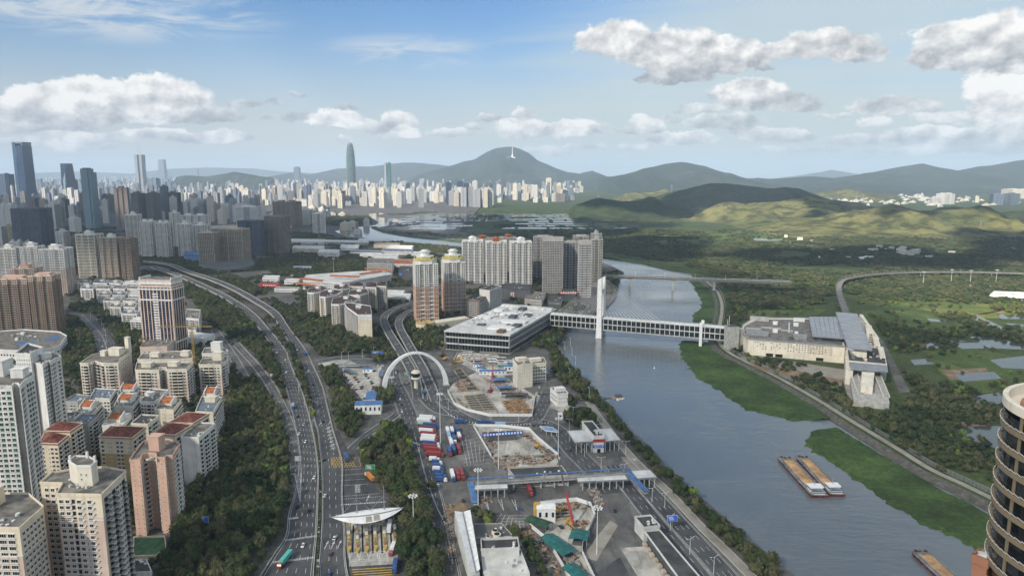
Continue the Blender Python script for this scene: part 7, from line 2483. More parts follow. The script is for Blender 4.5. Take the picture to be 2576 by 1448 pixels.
# long dark sheds at the lower right of the yard
t, pl, c = nb('white walled house with a dark roof at the head of the black roofed shed', [(1620, 1328), (1660, 1323), (1636, 1297), (1597, 1301)], 8.5, M_ROOFW, ' ', 's s', name='gate_house', cat='building', roofm=M_ROOFD, fh=4)
bl_ = [P(x, y, 6.5) for x, y in [(1712, 1460), (1768, 1460), (1660, 1334), (1622, 1337)]]
o = bl_[0].copy()
t = empty('long_shed', (o.x, o.y, 0), 0, 'long black roofed loading shed with a white beam edge and open bays', 'shed')
q = [Vector(tuple(p - o)[:2]) for p in bl_]
m = MB()
m.prism([tuple(p) for p in inset(q, 1.2)], 0, 6, bottom=False)
m.build('wall', W_DKGREY, t)
for k in range(6):
 u0, u1 = k / 6 + .002, (k + 1) / 6 - .002
 m = MB()
 m.prism([tuple(q[0].lerp(q[3], u0)), tuple(q[1].lerp(q[2], u0)), tuple(q[1].lerp(q[2], u1)), tuple(q[0].lerp(q[3], u1))], 6, 6.5)
 m.build('roof_panel', M_ROOFD, t)
for (a, b) in ((q[0], q[3]), (q[1], q[2])):
 m = MB()
 m.bar((*a, 6.7), (*b, 6.7), .8, .7)
 m.build('roof_beam', M_ROOFW, t)
for k in range(9):
 p = q[0].lerp(q[3], (k + .3) / 9)
 box_part('loading_bay', t, W_TAN, p.x - 1.2, p.y, 0, 2.2, 3.2, 1.4, .2)
foot(bl_)
for nm, D, mm, z in [('concrete_apron', [(1560, 1377), (1625, 1373), (1690, 1475), (1620, 1475)], M_CONC, .05), ('site_floor', [(1191, 1072), (1332, 1082), (1352, 1103), (1410, 1150), (1400, 1170), (1260, 1176), (1236, 1150)], M_CONC, .05),
      ('site_floor', [(1143, 960), (1200, 935), (1260, 940), (1290, 960), (1346, 995), (1340, 1046), (1232, 1046), (1176, 1034), (1143, 1020), (1125, 985)], M_CONC, .05), ('site_floor', [(1150, 885), (1250, 890), (1290, 925), (1260, 942), (1200, 935), (1140, 905)], M_CONC, .055),
      ('site_floor', [(1331, 1322), (1358, 1308), (1358, 1270), (1452, 1260), (1490, 1280), (1497, 1300), (1484, 1326), (1465, 1372), (1462, 1392), (1492, 1448), (1500, 1475), (1440, 1475), (1375, 1360)], M_CONC, .05),
      ('forecourt', [(1345, 990), (1385, 985), (1430, 1015), (1480, 1060), (1440, 1060), (1400, 1030), (1350, 1015)], M_CONC, .052), ('taxi_yard', [(858, 925), (960, 920), (955, 985), (940, 1000), (915, 1010), (895, 985), (872, 950)], M_CONC, .05),
      ('patched_tarmac', [(1468, 1400), (1500, 1410), (1555, 1320), (1535, 1308), (1500, 1350)], M_PATH, .04), ('verge', [(805, 905), (880, 905), (905, 920), (850, 924), (800, 918)], M_CONC, .045), ('road_apron', [(1560, 1148), (1600, 1150), (1640, 1190), (1600, 1195)], M_PATH, .045),
      ('wet_patch', [(1372, 1130), (1400, 1122), (1420, 1128), (1392, 1142), (1375, 1142)], mat('wet_concrete', (.05, .07, .10), .15, var=.2), .06), ('wet_patch', [(1275, 1238), (1318, 1226), (1362, 1240), (1338, 1252), (1296, 1266), (1280, 1258)], M_ROOFD, .055), ('bare_earth', [(1120, 1268), (1168, 1262), (1176, 1282), (1140, 1296), (1125, 1330), (1118, 1300)], M_SOIL, .05), ('bare_earth', [(1500, 1440), (1560, 1400), (1600, 1475), (1510, 1475)], M_ASPH, .05), ('wet_patch', [(1290, 1272), (1316, 1278), (1320, 1286), (1296, 1280)], MATS['wet_concrete'], .06)]:
 mb = MB()
 mb.poly([tuple(P(x, y))[:2] for x, y in D], z)
 tag(mb.build(nm, mm), kind='structure')
road_line('port_road', [(1380, 985), (1345, 1055), (1290, 1068), (1200, 1062), (1150, 1040), (1110, 1005), (1085, 980)], 7, .06, M_ASPH, (.33, .66))
road_line('port_road', [(1345, 1058), (1400, 1080), (1440, 1130), (1500, 1190), (1540, 1240)], 8.5, .062, M_ASPH, (.25, .5, .75))
road_line('river_road', [(1480, 1010), (1520, 1065), (1590, 1150), (1680, 1235), (1760, 1320), (1830, 1388), (1915, 1475)], 3.2, .06, M_PATH)
road_line('exit_road', [(1590, 1190), (1664, 1268), (1720, 1330), (1780, 1395), (1850, 1475)], 7.0, .061, M_ASPH, (.25, .5, .75))
road_line('exit_road', [(1540, 1170), (1585, 1230), (1640, 1300), (1700, 1370), (1780, 1470)], 6.0, .063, M_ASPH, (.33, .66))
road_line('access_road', [(1124, 1470), (1085, 1270), (1060, 1160), (1040, 1080), (1010, 1000), (990, 960), (985, 930)], 8.5, .058, M_ASPH, (.25, .5, .75))
road_line('access_road', [(1150, 1040), (1105, 1030), (1072, 1000), (1052, 968), (1040, 940)], 7.5, .057, M_ASPH, (.33, .66))
road_line('street', [(800, 910), (860, 900), (950, 898), (1040, 905)], 7, .06, M_ASPH, (.25, .5, .75))
paint('parking_grid', [(1190 + k * 9, 1068 + k * .5, 1150 + k * 9, 1140 + k * 2) for k in range(0)] + [(1166, 1100 + k * 9, 1232, 1084 + k * 10) for k in range(9)] + [(1158 + k * 12, 1090 + k * 8, 1176 + k * 8, 1170 - k * 2) for k in range(6)] + [(1262 + k * 9, 1290 + k * 4, 1244 + k * 13, 1318 + k * 4) for k in range(7)] + [(1248, 1296 + k * 8, 1330, 1296 + k * 7) for k in range(5)], .22, .09, MATS['road_paint'])['kind'] = 'stuff'
paint('hatch_marking', [q for x in (1216, 1253, 1287) for q in ((x, 1255, x + 14, 1283), (x + 8, 1255, x + 14, 1283), (x + 3, 1262, x + 10, 1264), (x + 6, 1268, x + 12, 1270))], .3, .09)
# site hoardings, panel by panel
def hoarding(label, D, h=2.6, step=4.0, z=0.0, m=M_WHITEP):
 p = [P(x, y, z) for x, y in D]
 t = empty('hoarding', tuple(p[0]), 0, label, 'fence', 'white hoardings of the building sites')
 pm = {}
 for i in range(len(p) - 1):
  a, b = p[i] - p[0], p[i + 1] - p[0]
  L = (b - a).length
  n = max(1, round(L / step))
  d = (b - a) / L
  r = atan2(d.y, d.x)
  k0 = round(L / n, 1)
  if k0 not in pm:
   q = MB()
   q.box(0, 0, .1, k0 - .3, .12, h)
   q.box(-k0 / 2, .1, 0, .22, .22, h + .3)
   pm[k0] = q.mesh('panel', m)
  for k in range(n):
   c = a + d * L * (k + .5) / n
   put('panel', pm[k0], t, (c.x, c.y, 0), r)
hoarding('white hoarding curving round the building pit south of the arch', [(1126, 985), (1143, 1018), (1176, 1034), (1232, 1047), (1339, 1047), (1347, 996)])
hoarding('white hoarding around the middle site beside the truck park', [(1236, 1150), (1191, 1073), (1262, 1074), (1332, 1082), (1352, 1103), (1405, 1148)])
hoarding('white hoarding in a ring around the lower site with the red crane', [(1440, 1468), (1378, 1362), (1332, 1324)], 2.8)
hoarding('white hoarding along the right of the lower site with the red crane', [(1360, 1270), (1450, 1260), (1486, 1272), (1497, 1300), (1485, 1326), (1466, 1372), (1464, 1392), (1500, 1468)], 2.8)
hoarding('pale low wall north of the building pit by the bus yard', [(1186, 905), (1206, 930), (1240, 948), (1290, 942)], 2.2)
def pit(label, D, depth, bays, rows):
 p = [P(x, y) for x, y in D]
 t = empty('strutted_pit', tuple(p[0]), 0, label, 'pit')
 q = [Vector(tuple(v - p[0])[:2]) for v in p]
 m = MB()
 m.poly([tuple(v) for v in q], .08)
 m.build('pit_floor', mat('pit_floor', (.085, .075, .06), .9, var=.3, scale=.3, dirt=.4), t)
 for i in range(4):
  m = MB()
  m.bar((*q[i], .7), (*q[(i + 1) % 4], .7), .9, 1.4)
  m.build('capping_beam', mat('capping_beam', (.34, .28, .19), .8, dirt=.4), t)
 for k in range(1, rows):
  m = MB()
  u = k / rows
  m.bar((*q[0].lerp(q[3], u), .8), (*q[1].lerp(q[2], u), .8), .9, 1.0)
  m.build('strut', M_PATH, t)
 for k in range(1, bays):
  m = MB()
  u = k / bays
  m.bar((*q[0].lerp(q[1], u), .6), (*q[3].lerp(q[2], u), .6), .7, .8)
  m.build('strut', M_PATH, t)
pit('long strutted pit with concrete cross beams inside the curved hoarding', [(1188, 1036), (1250, 1034), (1220, 992), (1168, 998)], 4, 2, 7)
pit('narrow trench with steel struts beside the flyover', [(1176, 985), (1205, 982), (1160, 928), (1142, 932)], 4, 1, 6)
pit('deep shaft with stepped concrete walls beside the red crane', [(1388, 1310), (1440, 1304), (1430, 1282), (1380, 1286)], 4, 2, 3)
RJ = random.Random(44)
JUNK = [mat('rust_steel', (.20, .11, .065), .8, var=.3), mat('timber_stack', (.36, .25, .13), .8, var=.2), MATS['concrete_parapet'], mat('orange_pipe', (.34, .18, .08), .7), M_METAL, M_PATH, MATS['bark']]
def junk(name, label, D, n, ms, s=1.0):
 w = PW(D)
 xs, ys = [p[0] for p in w], [p[1] for p in w]
 mb = MB()
 k = 0
 while k < n * 2.4:
  x, y = RJ.uniform(min(xs), max(xs)), RJ.uniform(min(ys), max(ys))
  if not in_poly(np.array([x]), np.array([y]), w)[0]: continue
  mb.box(x, y, .04 + RJ.uniform(0, .25), RJ.uniform(.4, 3.6) * s, RJ.uniform(.2, .9) * s, RJ.uniform(.15, 1.0) * s, RJ.uniform(0, pi), m=RJ.randrange(len(ms)))
  k += 1
 mb.build(name, ms, kind='stuff')
junk('building_rubble', '', [(1145, 960), (1160, 950), (1180, 965), (1170, 985), (1150, 985)], 130, [JUNK[0], JUNK[2], JUNK[3]])
junk('timber_heap', '', [(1262, 1010), (1310, 1002), (1336, 1030), (1330, 1044), (1290, 1042), (1270, 1025)], 230, [JUNK[0], JUNK[1], JUNK[3], JUNK[1]])
junk('building_rubble', '', [(1215, 950), (1300, 975), (1340, 1000), (1320, 1010), (1240, 970)], 120, JUNK)
junk('building_rubble', '', [(1150, 1000), (1180, 1030), (1230, 1044), (1168, 1028)], 60, JUNK)
junk('building_rubble', '', [(1155, 888), (1240, 892), (1270, 915), (1200, 928)], 130, [JUNK[0], JUNK[2], JUNK[4], JUNK[3]])
junk('building_rubble', '', [(1210, 1085), (1240, 1090), (1250, 1130), (1240, 1146), (1220, 1110)], 120, JUNK)
junk('building_rubble', '', [(1300, 1088), (1330, 1088), (1345, 1110), (1400, 1150), (1385, 1160), (1330, 1105)], 130, JUNK)
junk('building_rubble', '', [(1240, 1150), (1300, 1140), (1390, 1150), (1380, 1165), (1260, 1172)], 130, JUNK)
junk('building_rubble', '', [(1360, 1270), (1450, 1264), (1480, 1280), (1440, 1282), (1370, 1282)], 110, JUNK)
junk('building_rubble', '', [(1400, 1380), (1440, 1385), (1485, 1460), (1445, 1468)], 150, JUNK)
junk('building_rubble', '', [(1300, 1330), (1330, 1322), (1420, 1440), (1400, 1440)], 60, JUNK)
junk('stored_material', '', [(1110, 1270), (1140, 1265), (1150, 1430), (1135, 1430)], 70, JUNK, .7)
junk('stored_material', '', [(1245, 1150), (1300, 1176), (1270, 1180), (1240, 1165)], 80, JUNK)
junk('stored_material', '', [(1200, 1250), (1230, 1245), (1240, 1262), (1210, 1270)], 40, JUNK, .7)
junk('reinforcing_bars', '', [(1480, 1232), (1500, 1228), (1520, 1268), (1500, 1272)], 150, [JUNK[0], JUNK[2], M_PATH])
junk('building_rubble', '', [(1440, 1310), (1480, 1310), (1470, 1330), (1445, 1332)], 40, JUNK)
def shed(label, x, y, w, d, h, rot, mm, open_=True, z=0, wall=None, name='site_shed', cat='shed', group=None):
 g = P(x, y, z)
 t = empty(name, (g.x, g.y, z), radians(rot), label, cat, group)
 if open_:
  for sx in (-1, 1):
   for sy in (-1, 1): box_part('post', t, M_METAL, sx * (w / 2 - .3), sy * (d / 2 - .3), 0, .3, .3, h)
  box_part('stored_goods', t, W_DKGREY, 0, 0, 0, w * .7, d * .6, h * .4)
 else:
  box_part('wall', t, wall or M_WHITEP, 0, 0, 0, w - .5, d - .5, h)
  for k in range(max(1, int(w / 4))): box_part('window', t, G_DARK, -w / 2 + 2.2 + k * 4, -d / 2 + .2, h * .4, 1.5, .1, h * .35)
 for s in (-1, 1):
  m = MB()
  vs = [(-w / 2, 0, h + 1.0), (w / 2, 0, h + 1.0), (w / 2, s * d / 2, h), (-w / 2, s * d / 2, h)]
  m.add(vs + [(a, b, c - .15) for a, b, c in vs], [(0, 1, 2, 3) if s < 0 else (3, 2, 1, 0), (7, 6, 5, 4) if s < 0 else (4, 5, 6, 7), (0, 4, 5, 1), (1, 5, 6, 2), (2, 6, 7, 3), (3, 7, 4, 0)])
  m.build('roof_slope', mm, t)
 return t
GS = 'blue roofed site sheds'
for a in [('blue roofed open shed beside the red lattice crane', 1257, 962, 16, 8, 4, 8, M_BLUEROOF, True), ('blue roofed open shed, the lower of the pair by the red crane', 1270, 982, 15, 7, 4, 8, M_BLUEROOF, True), ('dark roofed store shed row behind the timber heap', 1295, 1000, 26, 7, 4, -6, M_ROOFD, True),
   ('long blue barrack roof behind the bus yard wall', 1240, 940, 30, 6, 4, 4, M_BLUEROOF, False), ('blue roofed hut at the corner of the bus yard', 1281, 932, 12, 8, 6, 4, M_BLUEROOF, False), ('blue roofed hut against the bus yard wall, upper', 1203, 922, 10, 8, 3.4, -30, M_BLUEROOF, False), ('blue roofed hut against the bus yard wall, lower', 1211, 932, 10, 8, 3.4, -30, M_BLUEROOF, False),
   ('green net roof shed at the left of the lower site', 1355, 1328, 16, 9, 4.5, -35, mat('green_net', (.03, .085, .05), .8, var=.2), True), ('teal roofed open shed with water tanks on the lower site', 1457, 1362, 12, 11, 4.5, 75, M_TEAL, True), ('long teal roofed shed along the lower left hoarding', 1404, 1384, 24, 10, 4, -58, M_TEAL, True), ('teal shed cut by the bottom edge of the lower site', 1448, 1448, 14, 9, 3, -58, M_TEAL, True),
   ('small blue roofed taxi office', 926, 934, 11, 9, 4, 4, M_BLUEROOF, False), ('long blue roofed shed of the taxi yard entrance', 935, 1003, 10, 26, 4, 6, M_BLUEROOF, False), ('white hall with a steep blue roof beside the ramp to the toll plaza', 928, 1036, 24, 13, 9, 4, M_BLUEROOF, False),
   ('pale blue strip canopy of the taxi yard, right', 960, 945, 5, 26, 3.4, 8, M_GREYBLUE, True), ('pale blue strip canopy of the taxi yard, left', 876, 938, 5, 30, 3.4, 40, M_GREYBLUE, True), ('pale blue strip canopy along the back of the taxi yard', 895, 925, 44, 4, 3.4, -2, M_GREYBLUE, True),
   ('white box shed with open front beside the yellow silo', 1373, 1304, 12, 10, 9, 0, M_WHITEP, False), ('small guard booth with white roof beside the river road', 1496, 1063, 5, 5, 4, 0, M_WHITEP, False), ('white watch booth on the curved access road', 1410, 1050, 5, 5, 4, 0, M_WHITEP, False), ('small blue roofed hut behind the white office', 1374, 936, 8, 5, 3, 0, M_BLUEROOF, False)]:
 shed(*a, group=GS if 'blue' in a[0] and 'taxi' not in a[0] else None)
g = P(1351, 1302)
t = empty('yellow_silo', (g.x, g.y, 0), 0, 'tall yellow ribbed silo on the lower site', 'silo')
m = MB()
m.cyl(0, 0, 0, 10, 2.3, n=18)
m.build('drum', mat('silo_yellow', (.50, .31, .07), .6, dirt=.2), t)
for k in range(5):
 m = MB()
 m.cyl(0, 0, .8 + k * 2, 1.1 + k * 2, 2.45, n=18)
 m.build('hoop', MATS['silo_yellow'], t)
t, pl, c = low('long dark site canteen under a blue lettered sign board', [(1230, 1096), (1300, 1091), (1298, 1082), (1230, 1086)], 5, W_DKGREY, M_ROOFD, ' ', ' ', name='site_canteen', parapet=.2)
p = pl[0].lerp(pl[1], .5)
r_ = atan2((pl[1] - pl[0]).y, (pl[1] - pl[0]).x)
so = box_part('sign_board', t, MATS['sign_blue'], p.x, p.y - .3, 5, 34, .3, 2.6, r_)
for k in range(13): box_part('sign_letter', t, M_WHITEP, p.x + cos(r_) * (-15 + k * 2.5), p.y + sin(r_) * (-15 + k * 2.5) - .5, 5.5, 1.5, .2, 1.5, r_)
# site cranes and diggers
M_CRED = mat('crane_red', (.42, .05, .06), .5)
M_DIG = mat('digger_yellow', (.55, .30, .05), .6)
def mobile_crane(label, x, y, rot, bl, el, col, lattice=False, body=None):
 g = P(x, y)
 t = empty('mobile_crane', (g.x, g.y, 0), radians(rot), label, 'crane')
 body = body or M_DIG
 box_part('carrier', t, body, 0, 0, .9, 9, 2.6, 1.0)
 box_part('cab', t, body, 3.4, .5, 1.9, 2, 1.5, 1.7)
 box_part('cab_window', t, G_DARK, 3.5, .5, 2.5, 2.05, 1.3, .8)
 box_part('counterweight', t, W_DKGREY, -3.6, 0, 1.9, 2, 2.6, 1.5)
 for xx in (-3.4, -1.2, 1.2, 3.4):
  for s in (-1, 1):
   m = MB()
   m.lathe([(.1, -.2), (.62, -.2), (.62, .2), (.1, .2)], 10)
   w = m.build('wheel', M_BLACK, t, (xx, s * 1.25, .62))
   w.rotation_euler = (pi / 2, 0, 0)
 for xx in (-3, 3):
  for s in (-1, 1): box_part('outrigger', t, body, xx, s * 2.4, .3, .4, 2.4, .4)
 a = Vector((-1, -.4, 2.6))
 e = a + Vector((cos(radians(el)) * bl, 0, sin(radians(el)) * bl))
 m = MB()
 if lattice:
  for dy in (-.6, .6):
   for dz in (-.5, .5): m.bar(a + Vector((0, dy, dz)), e + Vector((0, dy * .3, dz * .3)), .16)
  k = 0
  while k < 20:
   p0, p1 = a.lerp(e, k / 20), a.lerp(e, (k + 1) / 20)
   m.bar(p0 + Vector((0, -.6, .4)), p1 + Vector((0, .6, .4)), .12)
   m.bar(p0 + Vector((0, .6, -.4)), p1 + Vector((0, -.6, -.4)), .12)
   k += 1
  m.build('boom', col, t)
 else:
  m.bar(a, a.lerp(e, .45), 1.0, 1.1)
  m.build('boom', col, t)
  m = MB()
  m.bar(a.lerp(e, .4), a.lerp(e, .75), .75, .85)
  m.build('boom_section', W_DKGREY if bl > 30 else col, t)
  m = MB()
  m.bar(a.lerp(e, .7), e, .5, .6)
  m.build('boom_tip', W_DKGREY if bl > 30 else col, t)
 m = MB()
 m.bar(e, e - Vector((0, 0, bl * .3)), .08)
 m.box(e.x, e.y, e.z - bl * .3 - .8, .5, .5, .8)
 m.build('hook', W_DKGREY, t)
 return t
mobile_crane('mobile crane with a long red and black boom on the lower site', 1438, 1322, 118, 42, 62, M_CRED)
mobile_crane('crawler crane with a red lattice boom by the blue roofed sheds', 1233, 985, 74, 22, 66, M_CRED, True, M_CRED)
mobile_crane('red bodied crane with a drooping boom near the bus yard', 1241, 950, 100, 16, 50, M_CRED, True, M_CRED)
mobile_crane('rust red crane beside the terminal at the head of the site', 1112, 896, 60, 18, 58, JUNK[0], False, JUNK[0])
mobile_crane('dark boomed yellow crane under the white arch', 1142, 915, 60, 20, 45, W_DKGREY, False)
def digger(label, x, y, rot):
 g = P(x, y)
 t = empty('digger', (g.x, g.y, 0), radians(rot), label, 'digger', 'yellow diggers on the building sites')
 for s in (-1, 1): box_part('track', t, M_BLACK, 0, s * 1.2, 0, 4, .7, .9)
 box_part('body', t, M_DIG, -.4, 0, 1.0, 3.4, 2.6, 1.3)
 box_part('cab', t, M_DIG, .9, .7, 2.2, 1.5, 1.1, 1.3)
 box_part('cab_window', t, G_DARK, .95, .7, 2.5, 1.54, .9, .8)
 m = MB()
 m.bar((1.2, -.4, 1.8), (4.2, -.4, 4.6), .5, .7)
 m.bar((4.2, -.4, 4.6), (6.6, -.4, 2.0), .4, .5)
 m.build('arm', M_DIG, t)
 box_part('bucket', t, W_DKGREY, 6.7, -.4, .9, 1.1, 1.2, 1.1)
for a in [('yellow digger working in the middle site', 1351, 1126, -70), ('yellow digger on the pale ground behind the arch', 1152, 905, 30), ('yellow digger near the bus yard wall', 1160, 912, 170), ('yellow digger at the edge of the deep shaft', 1405, 1290, 20), ('yellow digger by the trench beside the flyover', 1118, 905, -20)]:
 digger(*a)
# far city
def far_mat(name, col, gl=(.05, .065, .085), fl=3.2, bay=3.6, ratio=.5):
 if name in MATS: return MATS[name]
 m = bpy.data.materials.new(name)
 m.use_nodes = True
 t = NT(m.node_tree)
 b = m.node_tree.nodes['Principled BSDF']
 b.inputs['Roughness'].default_value = .6
 x, y, z = t.sep(t.n('ShaderNodeTexCoord').outputs['Object'])
 nx, ny, nz = t.sep(t.n('ShaderNodeTexCoord').outputs['Normal'])
 h = t.mix(t.m('GREATER_THAN', t.m('ABSOLUTE', nx), .7), t.comb(x, 0, 0), t.comb(y, 0, 0))
 u = t.m('FRACT', t.m('DIVIDE', t.sep(h)[0], bay))
 v = t.m('FRACT', t.m('DIVIDE', z, fl))
 w = t.m('MULTIPLY', t.m('LESS_THAN', u, ratio + .12), t.m('LESS_THAN', v, ratio))
 w = t.m('MULTIPLY', w, t.m('LESS_THAN', t.m('ABSOLUTE', nz), .5))
 t.put(b.inputs['Base Color'], t.mix(w, col, gl))
 MATS[name] = m
 return m
FM = {'w': far_mat('far_white', (.62, .60, .56)), 'c': far_mat('far_cream', (.64, .575, .46)), 't': far_mat('far_tan', (.40, .31, .22)), 'b': far_mat('far_brown', (.22, .17, .14)), 'g': far_mat('far_grey', (.30, .31, .32)),
  'n': far_mat('far_navy', (.05, .07, .11), (.02, .035, .07), ratio=.75), 's': far_mat('far_slate', (.15, .18, .22), (.04, .06, .1), ratio=.6), 'd': far_mat('far_dark', (.11, .105, .095), (.02, .02, .02)), 'k': far_mat('far_pale_glass', (.22, .29, .31), (.10, .17, .21), 4.0, 3.0, .7)}
CW = {'w': 'white', 'c': 'cream', 't': 'tan', 'b': 'dark brown', 'g': 'grey', 'n': 'navy glass', 's': 'slate blue', 'd': 'nearly black', 'k': 'pale glass'}
def far_body(mb, w, d, h, k, rz=0, cx=0, cy=0):
 c, s = cos(rz), sin(rz)
 def bx(x, y, z, a, b, e): mb.box(cx + x * c - y * s, cy + x * s + y * c, z, a, b, e, rz, bottom=False)
 bx(0, 0, 0, w * .86, d * .86, h)
 if k % 3 == 0:
  for q in (-.33, 0, .33): bx(q * w, 0, 0, w * .2, d, h - 1.5)
  bx(0, 0, h, w * .35, d * .4, 6)
 elif k % 3 == 1:
  for q in (-1, 1): bx(q * w * .3, 0, 0, w * .34, d, h - 3)
  for q in (-1, 1): bx(q * w * .28, 0, h, w * .2, d * .35, 5)
 else:
  bx(0, 0, 0, w, d * .7, h - 4)
  bx(0, 0, 0, w * .7, d, h - 2)
  bx(0, 0, h, w * .5, d * .5, 4)
  bx(w * .05, 0, h + 4, w * .2, d * .2, 5)
def far(label, x0, x1, yt, yb, c, k=0, rz=None, ratio=.8, group=None):
 rz = radians(RB.uniform(-18, 18)) if rz is None else radians(rz)
 w, d, cc, H = fit(x0, x1, yt, yb, rz, ratio)
 mb = MB()
 far_body(mb, w, d, H, k)
 o = mb.build('distant_tower', FM[c], None, (cc.x, cc.y, 0), rz)
 return tag(o, label, 'tower', group)
for l in '''white tower with a flat top below the tallest skyscraper|121|158|514|577|w|0
grey white tower beside the slate office tower|6|47|514|577|w|1
dark slab standing behind the white flat topped tower|150|178|501|547|d|0
brown block with a flat cornice right of the tallest skyscraper|108|142|476|502|t|2
low white office with a round podium behind the twin pink and white towers|176|207|548|588|w|2
white slab half hidden by the pale glass slab|176|198|516|560|w|0
narrow brown tower touching the left of the pale glass slab|206|222|486|558|b|0
dark tower just right of the pale glass slab|260|288|489|535|d|1
white ribbed tower just right of the pale glass slab|260|277|503|562|w|0
brown black gridded tower left of the netted pair|295|334|472|578|b|0
nearly black netted tower, left of the pair|334|371|486|562|d|2
nearly black netted tower, right of the pair|370|410|486|562|d|2
dark round cornered tower with construction bands on top|420|461|484|556|d|0
white framed blue tower behind the netted pair|380|404|448|490|s|1
white and navy striped tower right of the netted pair|408|430|468|555|s|0
pale ribbed tower, left of the ribbed pair right of the dark round cornered tower|513|533|489|530|g|0
pale ribbed tower, right of the ribbed pair right of the dark round cornered tower|534|556|485|530|g|0
white broad block behind the white balcony pair|470|514|501|545|w|1
long white slab on the hill edge right of the pale ribbed pair|567|612|476|505|w|0
tall white ribbed block above the tan gridded towers|587|636|516|560|w|1
white office with a turquoise sign panel|562|584|514|545|w|2
dark navy box tower at the far left edge|1|42|438|510|n|2
slate tower right of the crystal cut tower|187|200|452|505|s|0
distant slate tower left of the lit hill estate|488|502|426|458|s|2
slate glass tower left of the bullet skyscraper|741|758|420|470|s|2
tan cornice block right of the slate glass tower|836|872|565|566|t|0
dark slab group by the lit district, left|1121|1138|459|514|n|0
dark slab group by the lit district, middle|1149|1166|456|516|n|1
dark slab group by the lit district, right|1166|1182|461|514|n|0
grey ribbed tower, first of the grey row at the pond plain|1128|1146|480|517|g|0
grey ribbed tower, second of the grey row at the pond plain|1146|1160|481|517|g|0
tall grey tower, third of the grey row at the pond plain|1160|1178|472|520|g|1
grey tower, fourth of the grey row at the pond plain|1178|1192|470|520|g|0
broad grey tower, fifth of the grey row at the pond plain|1190|1213|478|521|g|1
grey tower, last of the grey row at the pond plain|1213|1234|475|521|g|0
dark spired tower in the lit district|1055|1073|450|482|g|2
cream tower with crane on top below the mountain|1372|1390|448|492|c|0
dark reddish block at the right end of the lit district|1396|1422|487|508|b|1
white office slab with a round dome top in the lit district|1188|1202|455|490|w|2
pale orange block alone below the mountain|1450|1468|468|484|c|0
white tower group beyond the hills, at right|2355|2398|487|514|w|1
white lower wing beyond the hills, at right|2338|2362|496|514|w|0
dark grey row of towers beyond the hills, at right|2488|2522|488|516|s|0
dark grey row end tower beyond the hills, at right|2522|2562|487|516|s|0
cream slab above the dark grey row at the right edge|2522|2600|476|500|c|1
single cream tower left of the dark grey row|2450|2462|494|510|c|0'''.split('\n'):
 a = l.split('|')
 if a[0].startswith('tan cornice'): a[1:5] = ['836', '872', '480', '515']
 far(a[0], *map(float, a[1:5]), a[5], int(a[6]))
RF = random.Random(21)
ORD = 'first second third fourth fifth sixth seventh eighth ninth tenth eleventh twelfth thirteenth fourteenth fifteenth sixteenth seventeenth eighteenth nineteenth twentieth'.split()
def ordw(i): return ORD[i] if i < 20 else ('twenty' if i < 30 else 'thirty' if i < 40 else 'forty') + '-' + ORD[i % 10] if i % 10 or 1 else ''
def zone(name, n, xa, xb, ya, yb, ha, hb, wa, wb, cols, step=0):
 it = sorted((RF.uniform(xa, xb), RF.uniform(ya, yb), RF.choices(list(cols), list(cols.values()))[0]) for _ in range(n))
 cnt = {}
 for x, y, c in it:
  i = cnt.get(c, 0)
  cnt[c] = i + 1
  g = P(x, y)
  h, w = RF.uniform(ha, hb), RF.uniform(wa, wb)
  mb = MB()
  far_body(mb, w, w * RF.uniform(.6, 1), h, RF.randrange(3))
  o = mb.build('distant_tower', FM[c], None, (g.x, g.y, 0), radians(RF.uniform(-25, 25)))
  tag(o, '%s tower %s, %s such from left' % (CW[c], name, ordw(i)), 'tower', 'towers ' + name)
zone('in the shaded district at left', 125, -20, 650, 482, 560, 45, 115, 24, 40, dict(w=7, g=4, s=3, n=1.5, b=1.2, t=1, c=2))
zone('in the sunlit front row', 42, 790, 1240, 506, 524, 80, 125, 30, 42, dict(w=5, c=5, g=2, t=.6))
zone('in the sunlit middle district', 70, 690, 1425, 488, 506, 60, 140, 34, 50, dict(w=5, c=5, t=1.5, g=2, n=1.2))
zone('low block near the upper river', 22, 640, 935, 528, 590, 14, 34, 24, 46, dict(w=5, g=2, c=2))
zone('of the inner quarter by the left edge', 16, -10, 205, 588, 640, 30, 75, 22, 34, dict(w=6, g=3, c=3, t=1))
zone('of the quarter behind the tan gridded towers', 34, 560, 830, 540, 572, 25, 70, 26, 44, dict(w=6, g=3, c=3, t=1, s=1))
bw = {k: MB() for k in 'wcgs'}
for k in range(3000):
 x = RF.uniform(-150, 1460)
 y = 452 + abs(RF.gauss(0, 15)) if RF.random() < .7 else RF.uniform(470, 530)
 if y > 520 or (x > 1000 and y > 510): continue
 g = P(x, y)
 far_body(bw[RF.choice('wcgs' if x > 560 else 'wgss')], RF.uniform(18, 45), RF.uniform(16, 34), (RF.uniform(12, 60) if RF.random() < .7 else RF.uniform(50, 125)) + (g.y - 4000) * .003, RF.randrange(3), RF.uniform(-.5, .5), g.x, g.y)
for k in range(170):
 x, y = RF.choice([(RF.uniform(1900, 2576), RF.gauss(506, 7)), (RF.uniform(2020, 2330), RF.gauss(500, 5))])
 g = P(x, y)
 far_body(bw[RF.choice('wwc')], RF.uniform(20, 60), RF.uniform(14, 30), RF.uniform(6, 16), 2, RF.uniform(-.5, .5), g.x, g.y)
for k, b in bw.items(): tag(b.build('far_city', FM[k]), kind='stuff')
VH = 0
